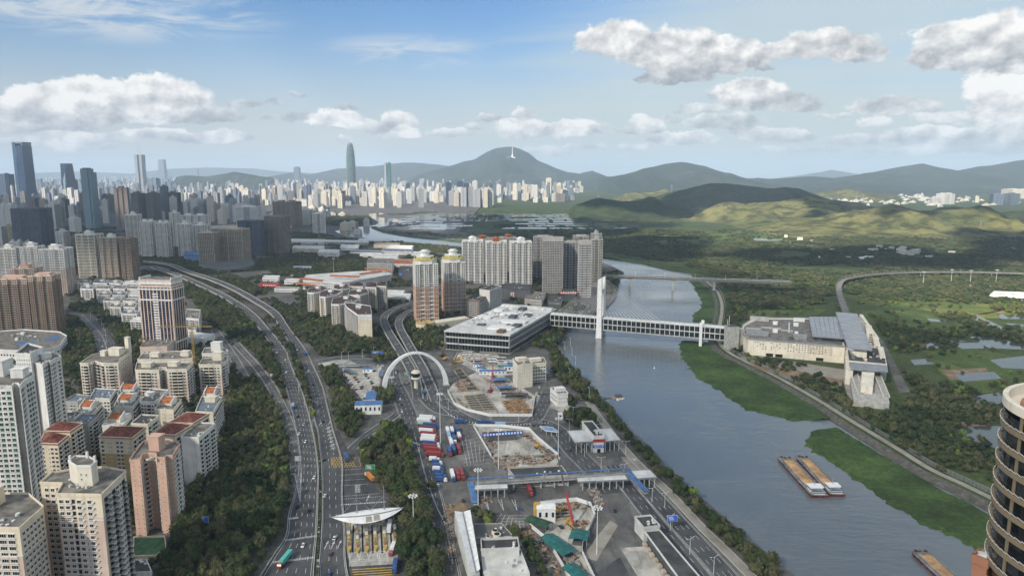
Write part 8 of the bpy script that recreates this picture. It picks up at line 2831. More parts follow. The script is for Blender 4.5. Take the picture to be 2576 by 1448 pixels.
for k in range(34):                                        # village houses on the right bank
 x, y = RF.choice([(RF.gauss(2230, 22), RF.gauss(632, 4)), (RF.gauss(2290, 18), RF.gauss(637, 2.5)), (RF.uniform(1900, 2560), RF.uniform(596, 665))])
 g = P(x, y)
 t = empty('village_house', (g.x, g.y, 0), RF.uniform(-.5, .5), 'small pale village house among the trees of the right bank', 'house', 'village houses on the right bank')
 w, d, h = RF.uniform(9, 16), RF.uniform(8, 12), RF.choice((5, 8, 10))
 t['label'] = 'small pale %s village house among the trees of the right bank' % {5: 'single storey', 8: 'two storey', 10: 'three storey'}[h]
 box_part('wall', t, W_CREAM, 0, 0, -.1, w, d, h)
 box_part('roof', t, M_ROOFW, 0, 0, h - .1, w + .6, d + .6, .4)
 for i in range(3): box_part('window', t, G_DARK, -w / 3 + i * w / 3, -d / 2 - .03, h * .55, 1.6, .1, 1.4)
# landmark towers
def tapered(mb, secs, m=0):
 vs = [(dx + sx * w / 2, sy * d / 2, z) for (w, d, z, dx) in secs for sx, sy in ((-1, -1), (1, -1), (1, 1), (-1, 1))]
 n = len(secs)
 mb.add(vs, [(k * 4 + i, k * 4 + (i + 1) % 4, k * 4 + 4 + (i + 1) % 4, k * 4 + 4 + i) for k in range(n - 1) for i in range(4)] + [(n * 4 - 4, n * 4 - 3, n * 4 - 2, n * 4 - 1)], m)
 return mb
def skys(label, x0, x1, yt, yb, rz=0, name='skyscraper'):
 w, d, c, H = fit(x0, x1, yt, yb, radians(rz), 1)
 return empty(name, (c.x, c.y, 0), radians(rz), label, 'skyscraper'), w, d, H
t, w, d, H = skys('tallest skyscraper at left, dark blue glass with an open slot under its top', 50, 92, 357, 512, -12)
for s, wd in ((-1, .30), (1, .62)):
 m = MB()
 a = s * w * (.36 if s < 0 else .17)
 tapered(m, [(w * wd * 1.1, d, 0, a), (w * wd, d * .95, H * .93, a * .94), (w * wd, d * .95, H, a * .94)] if s < 0 else [(w * wd * 1.1, d, 0, a), (w * wd, d * .95, H * .94, a)])
 m.build('glass_shaft', G_NAVY if s > 0 else G_BLUE, t)
box_part('top_beam', t, FM['s'], w * .03, 0, H * .975, w * .95, d * .9, H * .025)
box_part('top_post', t, FM['s'], w * .44, 0, H * .93, w * .08, d * .9, H * .05)
box_part('slot', t, M_WHITEP, -w * .17, -d * .40, 0, w * .03, d * .1, H * .9)
box_part('sky_lobby', t, M_BLACK, w * .17, -d * .5, H * .47, w * .5, 1, 6)
t, w, d, H = skys('crystal cut skyscraper with a pale slanted face', 161, 196, 411, 508, -14)
m = MB()
tapered(m, [(w, d, 0, w * .04), (w * .72, d * .8, H * .97, -w * .1), (w * .7, d * .8, H, -w * .1)])
m.build('glass_shaft', G_NAVY, t)
m = MB()
m.add([(-w * .10, -d * .505, H * .1), (w * .14, -d * .505, H * .08), (w * .2, -d * .46, H * .45), (w * .06, -d * .43, H * .78), (-w * .26, -d * .46, H * .55)], [(0, 1, 2, 3, 4)])
m.build('slanted_face', FM['k'], t)
t, w, d, H = skys('pale glass slab skyscraper with a lower step at its right', 216, 254, 424, 578, -10)
box_part('glass_shaft', t, FM['k'], -w * .1, 0, 0, w * .72, d * .8, H)
box_part('lower_shaft', t, FM['k'], w * .32, d * .1, 0, w * .3, d * .8, H * .94)
box_part('roof', t, M_ROOFD, -w * .1, 0, H, w * .5, d * .5, 3)
t, w, d, H = skys('skyscraper with twin antenna masts on a frame', 346, 371, 389, 482, 0)
m = MB()
tapered(m, [(w * .95, d * .95, 0, 0), (w * .95, d * .95, H * .72, 0), (w * .98, d * .98, H * .82, 0), (w, d, H, 0)])
m.build('shaft', FM['g'], t)
box_part('corner_shaft', t, G_NAVY, 0, -d * .5, 0, w * .14, d * .14, H * 1.0)
for s in (-1, 1):
 m = MB()
 m.bar((s * w * .2, 0, H), (s * w * .16, 0, H * 1.16), 2.2)
 m.bar((s * w * .16, 0, H * 1.1), (s * w * .1, 0, H * 1.36), 1.6)
 m.build('antenna', M_METAL, t)
m = MB()
for z in (.06, .13): m.bar((-w * .17, 0, H * (1 + z)), (w * .17, 0, H * (1 + z)), 2)
m.build('antenna_frame', M_METAL, t)
t, w, d, H = skys('slim tapering blue skyscraper right of the antenna tower', 401, 423, 401, 462, 0)
m = MB()
tapered(m, [(w, d, 0, 0), (w * .95, d, H * .55, 0), (w * .85, d * .9, H * .56, 0), (w * .8, d * .85, H * .97, 0), (w * .7, d * .8, H, 0)])
m.build('glass_shaft', FM['s'], t)
t, w, d, H = skys('bullet shaped glass skyscraper rising far above the lit district', 873, 898, 358, 494, 0)
m = MB()
m.lathe([(w * .50, 0), (w * .53, H * .3), (w * .53, H * .5), (w * .48, H * .72), (w * .40, H * .86), (w * .28, H * .955), (w * .16, H * .99), (w * .04, H)], 18, sy=.7)
m.build('glass_shaft', glass('bullet_glass', (.055, .085, .085), .2, .25, 5.0), t)
for s in (-1, 1):
 m = MB()
 pr_ = [(w * .53, 0), (w * .545, H * .4), (w * .50, H * .72), (w * .42, H * .86), (w * .30, H * .955), (w * .17, H * .99)]
 for (r0, z0), (r1, z1) in zip(pr_, pr_[1:]): m.bar((s * r0, 0, z0), (s * r1, 0, z1), 3, 12)
 m.build('edge_rib', FM['g'], t)
for z in (.25, .5, .75): box_part('sky_lobby', t, M_BLACK, w * .1, -w * .36, H * z, w * .3, 3, 7)
t, w, d, H = skys('green glass skyscraper between two round towers with twin spires', 966, 988, 408, 482, -10)
m = MB()
m.box(0, 0, 0, w * .6, d * .5, H * .93)
m.build('glass_slab', G_GREEN, t)
for s in (-1, 1):
 m = MB()
 m.lathe([(w * .27, 0), (w * .27, H * .96), (w * .18, H * .97), (w * .18, H), (.5, H + 2)], 14, cx=s * w * .26)
 m.build('round_shaft', G_GREEN if s > 0 else FM['g'], t)
 m = MB()
 m.cyl(s * w * .26, 0, H, H * 1.22, 1.6, .4, n=6)
 m.build('spire', M_WHITEP, t)
box_part('slot', t, M_BLACK, 0, -d * .28, H * .55, w * .16, 1, H * .36)
g = PY(1289, 392, 11900)
t = empty('television_mast', tuple(g), 0, 'white television mast on the shoulder of the main mountain', 'mast')
m = MB()
m.cyl(0, 0, -60, 25, 22, 12, n=8)
m.cyl(0, 0, 25, 150, 8, 3, n=8)
m.build('mast', M_WHITEP, t)
box_part('station', t, M_WHITEP, -30, 0, -45, 150, 30, 26)
for k, (x, y) in enumerate([(1690, 470), (2155, 492), (2172, 494), (2465, 570), (1505, 488)]):
 g = P(x, y + 18) if k > 2 else PY(x, y, 5200)
 t = empty('pylon', (g.x, g.y, max(0, g.z - 30)), 0, 'lattice power pylon on the hills of the right bank', 'pylon', 'power pylons on the hills')
 m = MB()
 for s in (-1, 1):
  for q in (-1, 1): m.bar((s * 5, q * 5, -20), (s * .8, q * .8, 48), 1.0)
 for z in (30, 38, 45): m.bar((-9, 0, z), (9, 0, z), .8)
 m.build('frame', M_METAL, t)
# vehicles
PAINT = {n: mat('paint_' + n, c, .35, var=0, spec=.5) for n, c in dict(white=(.72, .72, .72), black=(.015, .015, .018), silver=(.38, .39, .41), red=(.25, .04, .04), blue=(.035, .085, .23), grey=(.12, .125, .13), green=(.05, .30, .26), maroon=(.13, .035, .04), orange=(.55, .23, .05), pale_green=(.35, .50, .42), teal=(.10, .45, .38), pale_blue=(.30, .42, .58)).items()}
M_TYRE = mat('tyre', (.02, .02, .02), .9, var=0)
wh = MB()
wh.lathe([(.05, -.12), (.33, -.12), (.33, .12), (.05, .12)], 10)
ME_W = wh.mesh('wheel', M_TYRE)
wh = MB()
wh.lathe([(.05, -.16), (.5, -.16), (.5, .16), (.05, .16)], 10)
ME_TW = wh.mesh('truck_wheel', M_TYRE)
VC = {}
def wheels(t, xs, y, me, r):
 for x in xs:
  for s in (-1, 1):
   o = put('wheel', me, t, (x, s * y, r))
   o.rotation_euler = (pi / 2, 0, 0)
def loft(mb, secs, m=0):
 for (x0, a0, b0, h0), (x1, a1, b1, h1) in zip(secs, secs[1:]):
  v = [(x0, -h0, a0), (x0, h0, a0), (x0, h0, b0), (x0, -h0, b0), (x1, -h1, a1), (x1, h1, a1), (x1, h1, b1), (x1, -h1, b1)]
  mb.add(v, [(0, 1, 2, 3), (7, 6, 5, 4), (3, 2, 6, 7), (0, 3, 7, 4), (2, 1, 5, 6), (1, 0, 4, 5)], m)
def car(label, x, y, rot, col, group=None, z=.1, name='car'):
 g = P(x, y)
 t = empty(name, (g.x, g.y, z), radians(rot), label, 'car', group)
 if col not in VC:
  b, w = MB(), MB()
  loft(b, [(-2.3, .35, .85, .8), (-2.0, .28, .95, .88), (1.0, .28, .95, .88), (2.1, .3, .75, .85), (2.35, .38, .62, .75)])
  loft(b, [(-1.35, 1.40, 1.48, .66), (.35, 1.40, 1.48, .66)])
  loft(w, [(-1.95, .93, .96, .80), (-1.35, .93, 1.41, .68), (.35, .93, 1.41, .68), (1.1, .93, .96, .80)])
  VC[col] = (b.mesh('car_body', PAINT[col]), w.mesh('car_glass', M_BLACK if False else G_DARK))
 put('body', VC[col][0], t)
 put('windows', VC[col][1], t)
 wheels(t, (-1.4, 1.4), .8, ME_W, .33)
def truck(label, x, y, rot, box, cab, L=12.2, z=.1, cabf=True, group=None):
 g = P(x, y)
 t = empty('container_truck', (g.x, g.y, z), radians(rot), label, 'truck', group)
 key = (box, L)
 if key not in VC:
  b = MB()
  b.box(0, 0, 1.25, L, 2.45, 2.6)
  for k in range(int(L / .9)):
   for s in (-1, 1): b.box(-L / 2 + .5 + k * .9, s * 1.25, 1.35, .35, .07, 2.4)
  for k in range(int(L / 1.8)): b.box(-L / 2 + 1 + k * 1.8, 0, 3.85, .5, 2.2, .05)
  VC[key] = b.mesh('container', PAINT[box])
 put('container', VC[key], t)
 box_part('chassis', t, W_DKGREY, .6, 0, .75, L + 1.6, 1.1, .45)
 k2 = ('cab', cab)
 if k2 not in VC:
  b = MB()
  loft(b, [(-1.1, .6, 2.9, 1.2), (.5, .6, 2.9, 1.2), (1.05, .6, 2.1, 1.2), (1.25, .6, 1.5, 1.15)])
  w = MB()
  loft(w, [(.52, 2.0, 2.75, 1.12), (1.08, 1.95, 2.02, 1.12)])
  VC[k2] = (b.mesh('cab', PAINT[cab]), w.mesh('cab_glass', G_DARK))
 put('cab', VC[k2][0], t, (L / 2 + 1.6, 0, 0))
 put('windscreen', VC[k2][1], t, (L / 2 + 1.63, 0, .02))
 wheels(t, (-L / 2 + 1.2, -L / 2 + 2.5, L / 2 - .2, L / 2 + 1.9), 1.05, ME_TW, .5)
def bus(label, x, y, rot, col, group=None):
 g = P(x, y)
 t = empty('bus', (g.x, g.y, .1), radians(rot), label, 'bus', group)
 box_part('body', t, PAINT[col], 0, 0, .35, 11, 2.5, 1.2)
 box_part('windows', t, G_DARK, 0, 0, 1.55, 10.8, 2.44, 1.0)
 box_part('roof', t, PAINT['white'], 0, 0, 2.55, 11, 2.5, .45)
 box_part('roof_unit', t, M_METAL, -1, 0, 3.0, 3, 1.6, .3)
 wheels(t, (-3.4, 3.6), 1.1, ME_TW, .5)
CNT = {}
def cars(where, spec, rot, group, jit=0):
 for q in spec.split():
  c, x, y = q.split(',')
  col = dict(w='white', b='black', s='silver', r='red', u='blue', g='grey', m='maroon', n='green')[c]
  i = CNT.get((where, col), 0)
  CNT[(where, col)] = i + 1
  car('%s car %s, %s from top' % (col, where, ordw(i)), float(x), float(y), rot + RB.uniform(-jit, jit), col, group)
A1 = lambda s: ' '.join('%s,%.1f,%.1f' % (c, 571.6 + float(x) * .2466, 825.6 + float(y) * .2466) for c, x, y in (q.split(',') for q in s.split()))
B1 = lambda s: ' '.join('%s,%.1f,%.1f' % (c, 571.6 + float(x) * .222, 1126.6 + float(y) * .222) for c, x, y in (q.split(',') for q in s.split()))
C1 = lambda s: ' '.join('%s,%.1f,%.1f' % (c, 1079.7 + float(x) * .222, 1126.6 + float(y) * .222) for c, x, y in (q.split(',') for q in s.split()))
cars('on the left carriageway of the expressway', A1('w,593,325 n,572,362 w,603,450 g,630,552 b,720,905 s,782,986 w,733,1080 w,798,1160 w,508,250 g,480,120') + ' ' + B1('w,985,340 b,795,670 b,925,722 w,860,1110'), -88, 'cars on the expressway')
cars('on the right carriageway of the expressway', A1('w,690,180 w,718,222 w,833,435 b,877,580 b,980,957 b,990,1345 w,588,35') + ' ' + B1('w,1107,545 w,1217,1025 m,1175,1208 u,1158,1432'), 91, 'cars on the expressway')
cars('queueing on the road left of the arch', A1(' '.join('%s,%d,%d' % (RF.choice('wwgbs'), x + RF.randint(-6, 6), y + RF.randint(-5, 5)) for x, y in [(1495, 270), (1525, 280), (1556, 290), (1505, 310), (1540, 318), (1572, 310), (1600, 318), (1520, 345), (1556, 350), (1590, 350), (1620, 360), (1540, 378), (1570, 382), (1600, 390), (1455, 300)])), 88, 'cars at the port junction', 6)
cars('under the white arch on the access road', A1('b,1712,625 b,1737,652 g,1690,580 s,1720,567 w,1830,565 g,1790,672 w,1765,726 b,1775,780 w,1783,853 b,1755,942 g,1740,430 w,1720,455 b,1745,445 g,1960,660 w,1950,560'), 97, 'cars at the port junction', 5)
cars('in the small car park beside the wood', A1(' '.join('%s,%d,%d' % (RF.choice('wwwsgb'), 1020 + i * 26 + RF.randint(-3, 3), y) for y in (178, 204) for i in range(9))), 80, 'cars in the small car park', 5)
cars('in the taxi yard', A1(' '.join('%s,%d,%d' % (RF.choice('rumwgn'), x + RF.randint(-4, 4), y) for x, y in [(1215, 505), (1235, 530), (1255, 555), (1270, 580), (1285, 605), (1310, 628), (1320, 525), (1340, 550), (1370, 600), (1372, 620), (1410, 470), (1420, 490), (1440, 510), (1470, 545), (1480, 565), (1490, 600), (1495, 620), (1465, 640), (1300, 505), (1280, 470), (1500, 440), (1395, 720)])), 65, 'cars in the taxi yard', 20)
cars('on the tree lined avenue', 'w,258,872 g,262,884 s,250,858 b,272,842 w,240,848 r,264,845 w,226,830', 105, 'cars on the avenue', 6)
cars('on the side road beside the wood', ' '.join(['u,1063,1240', 'b,1082,1292', 'w,1080,1298']), 108, 'cars on the side road', 4)
cars('in the port yard', C1('w,105,430 b,1495,900 b,2105,715 g,1590,30 w,2330,140 b,385,600') + ' s,1372,935 b,1356,992 w,1380,1080 w,1400,1086 w,1350,990 g,1370,990 w,1357,975', 100, 'cars in the port yard', 30)
cars('beyond the terminal under the bridge cables', ' '.join('%s,%.0f,%.0f' % (RF.choice('wwwgbs'), RF.uniform(1400, 1480) + k * .1, RF.uniform(762, 790)) for k in range(46)), 60, 'cars parked beyond the terminal', 30)
cars('on the crane side lot beside the striped tower', ' '.join('%s,%.0f,%.0f' % (RF.choice('wwwgs'), RF.uniform(496, 530), RF.uniform(858, 895)) for k in range(24)), 80, 'cars in the lot beside the striped tower', 20)
cars('on the river road bridge', 'w,1668,697', 0, None)
GT = 'container trucks in the truck park'
for i, (x, y, b, c) in enumerate([(1072, 1054, 'white', 'white'), (1066, 1062, 'white', 'red'), (1068, 1069, 'pale_green', 'red'), (1082, 1074, 'blue', 'blue'), (1072, 1081, 'maroon', 'red'), (1072, 1088, 'white', 'red'), (1075, 1096, 'red', 'red'), (1078, 1103, 'white', 'red'), (1076, 1111, 'white', 'red'), (1080, 1120, 'blue', 'white'), (1081, 1128, 'red', 'white'), (1084, 1135, 'red', 'red'), (1090, 1147, 'red', 'red')]):
 truck('%s container truck parked crosswise, %s from the back of the row' % (b.replace('_', ' '), ordw(i)), x, y, -12, b, c, group=GT)
for i, (x, y, b, c) in enumerate([(1126, 1087, 'white', 'white'), (1137, 1087, 'white', 'blue'), (1149, 1085, 'blue', 'blue'), (1129, 1099, 'pale_blue', 'white'), (1142, 1108, 'blue', 'white'), (1155, 1101, 'white', 'red'), (1135, 1117, 'white', 'white'), (1130, 1138, 'blue', 'red'), (1141, 1134, 'blue', 'black'), (1153, 1132, 'red', 'red'), (1138, 1199, 'white', 'blue'), (1150, 1195, 'red', 'red'), (1161, 1196, 'red', 'red')]):
 truck('%s container truck parked lengthwise, %s of the lane rows' % (b.replace('_', ' '), ordw(i)), x, y, -78, b, c, L=9 if i < 7 else 12.2, group=GT)
for i, (x, y, b, c) in enumerate([(1089, 1160, 'white', 'white'), (1095, 1168, 'blue', 'white'), (1098, 1177, 'blue', 'blue'), (1098, 1185, 'white', 'blue'), (1099, 1194, 'blue', 'blue'), (1104, 1203, 'blue', 'blue'), (1106, 1211, 'blue', 'white')]):
 truck('small %s lorry parked crosswise, %s of the front row' % (b, ordw(i)), x, y, -8, b, c, L=5.5, group='small lorries in the truck park')
for lab, x, y, r, b, c, L in [('blue container truck on the yellow box junction', 872, 1156, 108, 'blue', 'white', 12), ('orange container truck driving at the right edge of the toll plaza', 932, 1206, 122, 'orange', 'white', 12), ('teal container truck with a red cab at the bottom of the expressway', 720, 1410, -98, 'teal', 'red', 12), ('white container truck passing the toll booths', 980, 1332, 95, 'white', 'white', 12),
        ('white van truck with a red cab leaving the toll gate', 989, 1384, -93, 'white', 'red', 8), ('blue container truck on the yellow bars below the toll gate', 994, 1432, 95, 'blue', 'blue', 11), ('pale blue truck beside the gore of the slip road', 737, 1025, -75, 'pale_blue', 'blue', 7), ('blue truck near the painted boxes of the right carriageway', 768, 893, 118, 'blue', 'blue', 7), ('red container truck under the footbridge', 1331, 1236, -80, 'red', 'red', 11),
        ('blue trailer on the curved road, left', 1219, 1068, -3, 'blue', 'blue', 12.2), ('blue trailer on the curved road, right', 1259, 1072, -3, 'pale_blue', 'blue', 9), ('navy truck turning on the curved road', 1155, 1064, -8, 'blue', 'blue', 8), ('grey trailer parked on the curved access road', 1346, 1071, -10, 'grey', 'grey', 6), ('blue truck beside the control tower', 1066, 991, 95, 'blue', 'blue', 6), ('yellow grey truck on the far flyover', 675, 783, 130, 'orange', 'white', 6)]:
 truck(lab, x, y, r, b, c, L)
for i, (x, y, c) in enumerate([(340, 325, 'white'), (420, 345, 'white'), (530, 355, 'grey'), (430, 375, 'white'), (530, 388, 'orange'), (620, 388, 'green'), (440, 405, 'teal'), (545, 415, 'orange'), (620, 405, 'teal'), (550, 435, 'green'), (235, 362, 'teal'), (235, 380, 'red'), (150, 298, 'white')]):
 bus('%s sided bus in the bus yard, %s from the back' % (c, ordw(i)), 1143 + x * .222, 825.6 + y * .222, -4, c, 'buses in the bus yard')
bus('white bus crossing the junction left of the arch', 981, 894, 5, 'white')
# barges and river marks
def barge(label, P4, house=True):
 q = [P(x, y, -3) for x, y in P4]
 c = (q[0] + q[1] + q[2] + q[3]) / 4
 ax_ = ((q[0] + q[1]) / 2 - (q[2] + q[3]) / 2)
 L = ax_.length
 Wd = ((q[1] - q[0]).length + (q[2] - q[3]).length) / 2 * .93
 t = empty('sand_barge', (c.x, c.y, -3), atan2(ax_.y, ax_.x), label, 'barge')
 M_HULL = mat('hull_red', (.17, .055, .05), .7, var=.3, scale=.3, dirt=.4)
 M_DECK = mat('deck_grey', (.20, .22, .23), .8, var=.2, dirt=.4)
 m = MB()
 hw = Wd / 2
 out = [(-L / 2, -hw), (L * .42, -hw), (L / 2, -hw * .72), (L / 2, hw * .72), (L * .42, hw), (-L / 2, hw)]
 low_ = [(x * .97, y * .93) for x, y in out]
 n = len(out)
 m.add([(*p, -.6) for p in low_] + [(*p, 1.9) for p in out], [(i, (i + 1) % n, n + (i + 1) % n, n + i) for i in range(n)] + [tuple(range(n, 2 * n))])
 m.build('hull', M_HULL, t)
 m = MB()
 m.prism([(x * .985, y * .97) for x, y in out], 1.92, 2.1)
 m.build('deck', M_DECK, t)
 for s in (-1, 1): box_part('coaming', t, M_DECK, L * .04, s * hw * .74, 2.1, L * .70, .3, 1.1)
 for x in (-L * .31, L * .39): box_part('coaming', t, M_DECK, x, 0, 2.1, .3, hw * 1.5, 1.1)
 m = MB()
 nx_, ny_ = 40, 12
 vs = []
 for i in range(nx_ + 1):
  for k in range(ny_ + 1):
   u, v = i / nx_, k / ny_
   z = 2.3 + 1.5 * sin(pi * v) ** .7 * min(1, 5 * u, 5 * (1 - u)) + .45 * mnoise.noise(Vector((u * 9, v * 3, L))) - .5 * max(0, 1 - abs(v - .5) * 6) * (.5 + .5 * mnoise.noise(Vector((u * 4, 0, L))))
   vs.append((L * .04 + (u - .5) * L * .69, (v - .5) * hw * 1.44, z))
 m.add(vs, [(i * (ny_ + 1) + k, i * (ny_ + 1) + k + 1, (i + 1) * (ny_ + 1) + k + 1, (i + 1) * (ny_ + 1) + k)[::-1] for i in range(nx_) for k in range(ny_)])
 m.build('sand_load', mat('wet_sand', (.42, .26, .13), .9, var=.2, scale=.15, dirt=.2), t, smooth=True)
 for x, y in ((L * .44, -.5), (L * .455, .45), (L * .43, .1)):
  m = MB()
  m.box(x, y * hw, 2.1, 1.4, 1.6, 1.0)
  m.cyl(x + .8, y * hw, 2.1, 3.2, .4, n=8)
  m.build('winch', mat('rust_dark', (.10, .05, .035), .9), t)
 if house:
  box_part('wheelhouse', t, M_WHITEP, -L * .38, 0, 2.1, L * .08, Wd * .72, 3.0)
  box_part('wheelhouse_window', t, G_DARK, -L * .38, 0, 3.4, L * .081, Wd * .725, .9)
  box_part('wheelhouse_roof', t, M_WHITEP, -L * .375, 0, 5.1, L * .10, Wd * .8, .3)
  box_part('stern_house', t, M_WHITEP, -L * .455, 0, 2.1, L * .07, Wd * .66, 1.9)
  box_part('stern_window', t, G_DARK, -L * .455, 0, 2.7, L * .071, Wd * .665, .7)
  box_part('engine_roof', t, M_GREYBLUE, -L * .455, 0, 4.0, L * .075, Wd * .7, .2)
  m = MB()
  m.bar((-L * .36, 0, 5.4), (-L * .36, 0, 9.5), .2)
  m.bar((-L * .36, -1.2, 8.5), (-L * .36, 1.2, 8.5), .15)
  m.build('mast', M_METAL, t)
 for k in range(9):
  for s in (-1, 1):
   m = MB()
   m.cyl(-L * .42 + k * L * .1, s * hw * .99, 1.0, 1.7, .42, n=8)
   m.build('fender', M_TYRE, t)
barge('red hulled sand barge with white wheelhouse, left of the moored pair', [(1950, 1154), (1992, 1151), (2082, 1250), (2042, 1254)])
barge('red hulled sand barge with white wheelhouse, right of the moored pair', [(1996, 1151), (2033, 1150), (2128, 1249), (2086, 1250)])
barge('red hulled sand barge entering at the bottom right corner', [(2288, 1392), (2332, 1389), (2448, 1490), (2400, 1500)], False)
for lab, x, y, L_ in [('small dark work boat on the upper river, left', 1036, 582, 16), ('small dark work boat on the upper river, right', 1066, 582, 16), ('long dark barge on the upper river', 1062, 572, 34), ('long dark barge by the upper bend of the river', 1010, 563, 40)]:
 x = {1036: 956, 1066: 976, 1062: 986, 1010: 990}[x]
 y = {956: 577, 976: 577.5, 986: 569, 990: 561}[x]
 g = P(x, y)
 t = empty('work_boat', (g.x, g.y, .1), RF.uniform(-.1, .1), lab, 'boat')
 m = MB()
 m.prism([(-L_ / 2, -4), (L_ * .4, -4), (L_ / 2, 0), (L_ * .4, 4), (-L_ / 2, 4)], 0, 3)
 m.build('hull', W_BROWN, t)
 box_part('cabin', t, W_DKBROWN, -L_ * .3, 0, 3, L_ * .3, 6, 4)
g = P(1554, 1000, -3)
t = empty('mooring_raft', (g.x, g.y, -3), .3, 'cluttered mooring raft with white skiffs beside the left bank', 'raft')
box_part('deck', t, W_BROWN, 0, 0, -.2, 13, 7, .7)
box_part('hut', t, W_DKGREY, 1, 1, .5, 6, 4, 2.4)
box_part('gangway', t, W_DKGREY, -10, 1, .2, 9, 1.4, .3)
for k in range(3):
 m = MB()
 m.prism([(-3, -.8), (2, -.8), (3.4, 0), (2, .8), (-3, .8)], .2, .9)
 o_ = m.build('skiff', M_WHITEP, t, (-3 + k * 2.4, -5.2, -.3), 1.2 - k * .5)
for lab, x, y, c in [('dark navigation mark below the pylon', 1507, 918, W_DKBROWN), ('white navigation buoy in mid river', 1646, 926, M_WHITEP), ('small dark mark near the road bridge', 1616, 742, W_DKBROWN)]:
 g = P(x, y, -3)
 t = empty('buoy', (g.x, g.y, -3), 0, lab, 'buoy')
 m = MB()
 m.lathe([(.9, -.3), (.9, .5), (.25, .9), (.15, 2.2), (.02, 2.5)], 10)
 m.build('float', c, t)
 box_part('top_mark', t, c, 0, 0, 2.0, .4, .4, .5)
# lamps, gantries, signs
lp = MB()
lp.cyl(0, 0, 0, 10, .16, .1, n=6)
ME_LP = lp.mesh('pole', M_WHITEP)
lp = MB()
for s in (-1, 1):
 lp.bar((0, 0, 9.6), (s * 2.2, 0, 10.4), .12)
 lp.box(s * 2.6, 0, 10.3, 1.0, .35, .18)
ME_L2 = lp.mesh('lamp_arm', M_WHITEP)
lp = MB()
lp.bar((0, 0, 9.8), (1.8, 0, 10.3), .12)
lp.box(2.2, 0, 10.25, 1.0, .35, .18)
ME_L1 = lp.mesh('lamp_arm', M_WHITEP)
lp = MB()
for k in range(8):
 lp.bar((0, 0, 0), (1.5 * cos(k * pi / 4), 1.5 * sin(k * pi / 4), .1), .1)
 lp.box(1.6 * cos(k * pi / 4), 1.6 * sin(k * pi / 4), -.25, .6, .6, .35)
ME_LH = lp.mesh('lamp_ring', M_WHITEP)
def lamps(where, pts_, arm, rot=0, sc=1.0, cat='street lamp'):
 for i, (x, y) in enumerate(pts_):
  g = P(x, y)
  t = empty('street_lamp', (g.x, g.y, 0), rot, 'white %s lamp %s, %s along' % ('twin arm' if arm is ME_L2 else 'single arm', where, ordw(i)), cat, 'street lamps ' + where)
  t.scale = (1, 1, sc)
  put('pole', ME_LP, t)
  put('lamp_arm', arm, t)
lamps('along the river exit road', [(1672, 1275), (1686, 1334), (1735, 1394), (1795, 1442), (1570, 1200), (1640, 1262)], ME_L2, .5)
lamps('in the middle of the avenue', [(228, 800), (243, 808), (256, 818), (262, 832), (266, 846), (268, 862), (268, 878)], ME_L2)
lamps('beside the checkpoint canopies', [(1470, 1148), (1512, 1182), (1502, 1095), (1574, 1140), (1432, 1082), (1442, 1050)], ME_L2)
lamps('along the planted strip of the expressway', [(724, 905), (740, 950), (752, 990), (766, 1020), (779, 1050), (786, 1085)], ME_L1)
lamps('on the riverside walk', [(1421, 880), (1439, 895), (1448, 918), (1482, 1000), (1433, 950), (1415, 908), (1435, 870), (1392, 866)], ME_L1, 2)
lamps('round the junction left of the arch', [(860, 905), (877, 905), (912, 900), (940, 893), (1032, 890), (1058, 878), (865, 945), (982, 955), (990, 948)], ME_L1)
lamps('along the curved access road', [(1170, 1036), (1235, 1058), (1305, 1062), (1128, 1030), (1100, 1005), (1075, 1005)], ME_L2)
for lab, x, yb, yt in [('tall high mast lamp in the wood right of the toll canopy', 1041, 1350, 1246), ('tall high mast lamp beside the truck park', 1108, 1115, 990), ('tall high mast lamp left of the footbridge', 1203, 1270, 1181), ('tall high mast lamp in the middle site', 1254, 1180, 1080), ('tall high mast lamp by the curved road', 1404, 1160, 1052), ('tall high mast lamp on the lower yard', 1501, 1394, 1276), ('tall high mast lamp on the right bank depot, left', 2322, 716, 684), ('tall high mast lamp on the right bank depot, middle', 2392, 712, 678), ('tall high mast lamp on the right bank depot, right', 2440, 714, 680), ('tall high mast lamp on the right bank depot, far right', 2505, 712, 679), ('tall high mast lamp beyond the left wood of the checkpoint hall', 840, 690, 650), ('tall high mast lamp at the red billboard', 736, 722, 692), ('tall white pole beside the taxi yard', 986, 962, 948)]:
 h = hgt(x, yb, yt)
 g = P(x, yb)
 t = empty('high_mast_lamp', (g.x, g.y, 0), 0, lab, 'lamp mast')
 m = MB()
 m.cyl(0, 0, 0, h, .32, .16, n=8)
 m.build('mast', M_WHITEP, t)
 o_ = put('lamp_ring', ME_LH, t, (0, 0, h))
 o_.scale = (1.5, 1.5, 1.5)
def sign(label, x, yb, h, w, sh, col, txt=None, rot=0):
 g = P(x, yb)
 t = empty('road_sign', (g.x, g.y, 0), rot, label, 'sign')
 box_part('post', t, M_METAL, 0, .2, 0, .3, .3, h)
 box_part('plate', t, mat('sign_' + col, dict(blue2=(.03, .13, .55), green2=(.02, .25, .12), grey2=(.3, .31, .33))[col], .5, var=0), 0, 0, h - sh, w, .12, sh)
 box_part('plate_border', t, M_WHITEP, 0, .04, h - sh - .12, w + .24, .1, sh + .24)
 for k in range(3): box_part('sign_line', t, M_WHITEP, -w * .18 + k * w * .06, -.08, h - sh * (.3 + .25 * k), w * .5, .04, sh * .1)
sign('blue road sign standing above the trees of the lower left wood', 513, 1342, 11, 6.5, 3.6, 'blue2')
sign('green road sign on the verge right of the toll plaza', 932, 1198, 9, 6.5, 3.4, 'green2')
sign('blue road sign over the river exit road', 1690, 1338, 11, 6, 3.6, 'blue2')
sign('grey backed sign beside the left carriageway', 751, 1176, 9, 4.5, 3.6, 'grey2')
sign('grey backed sign beside the slip road', 686, 958, 8, 5, 3.4, 'grey2')
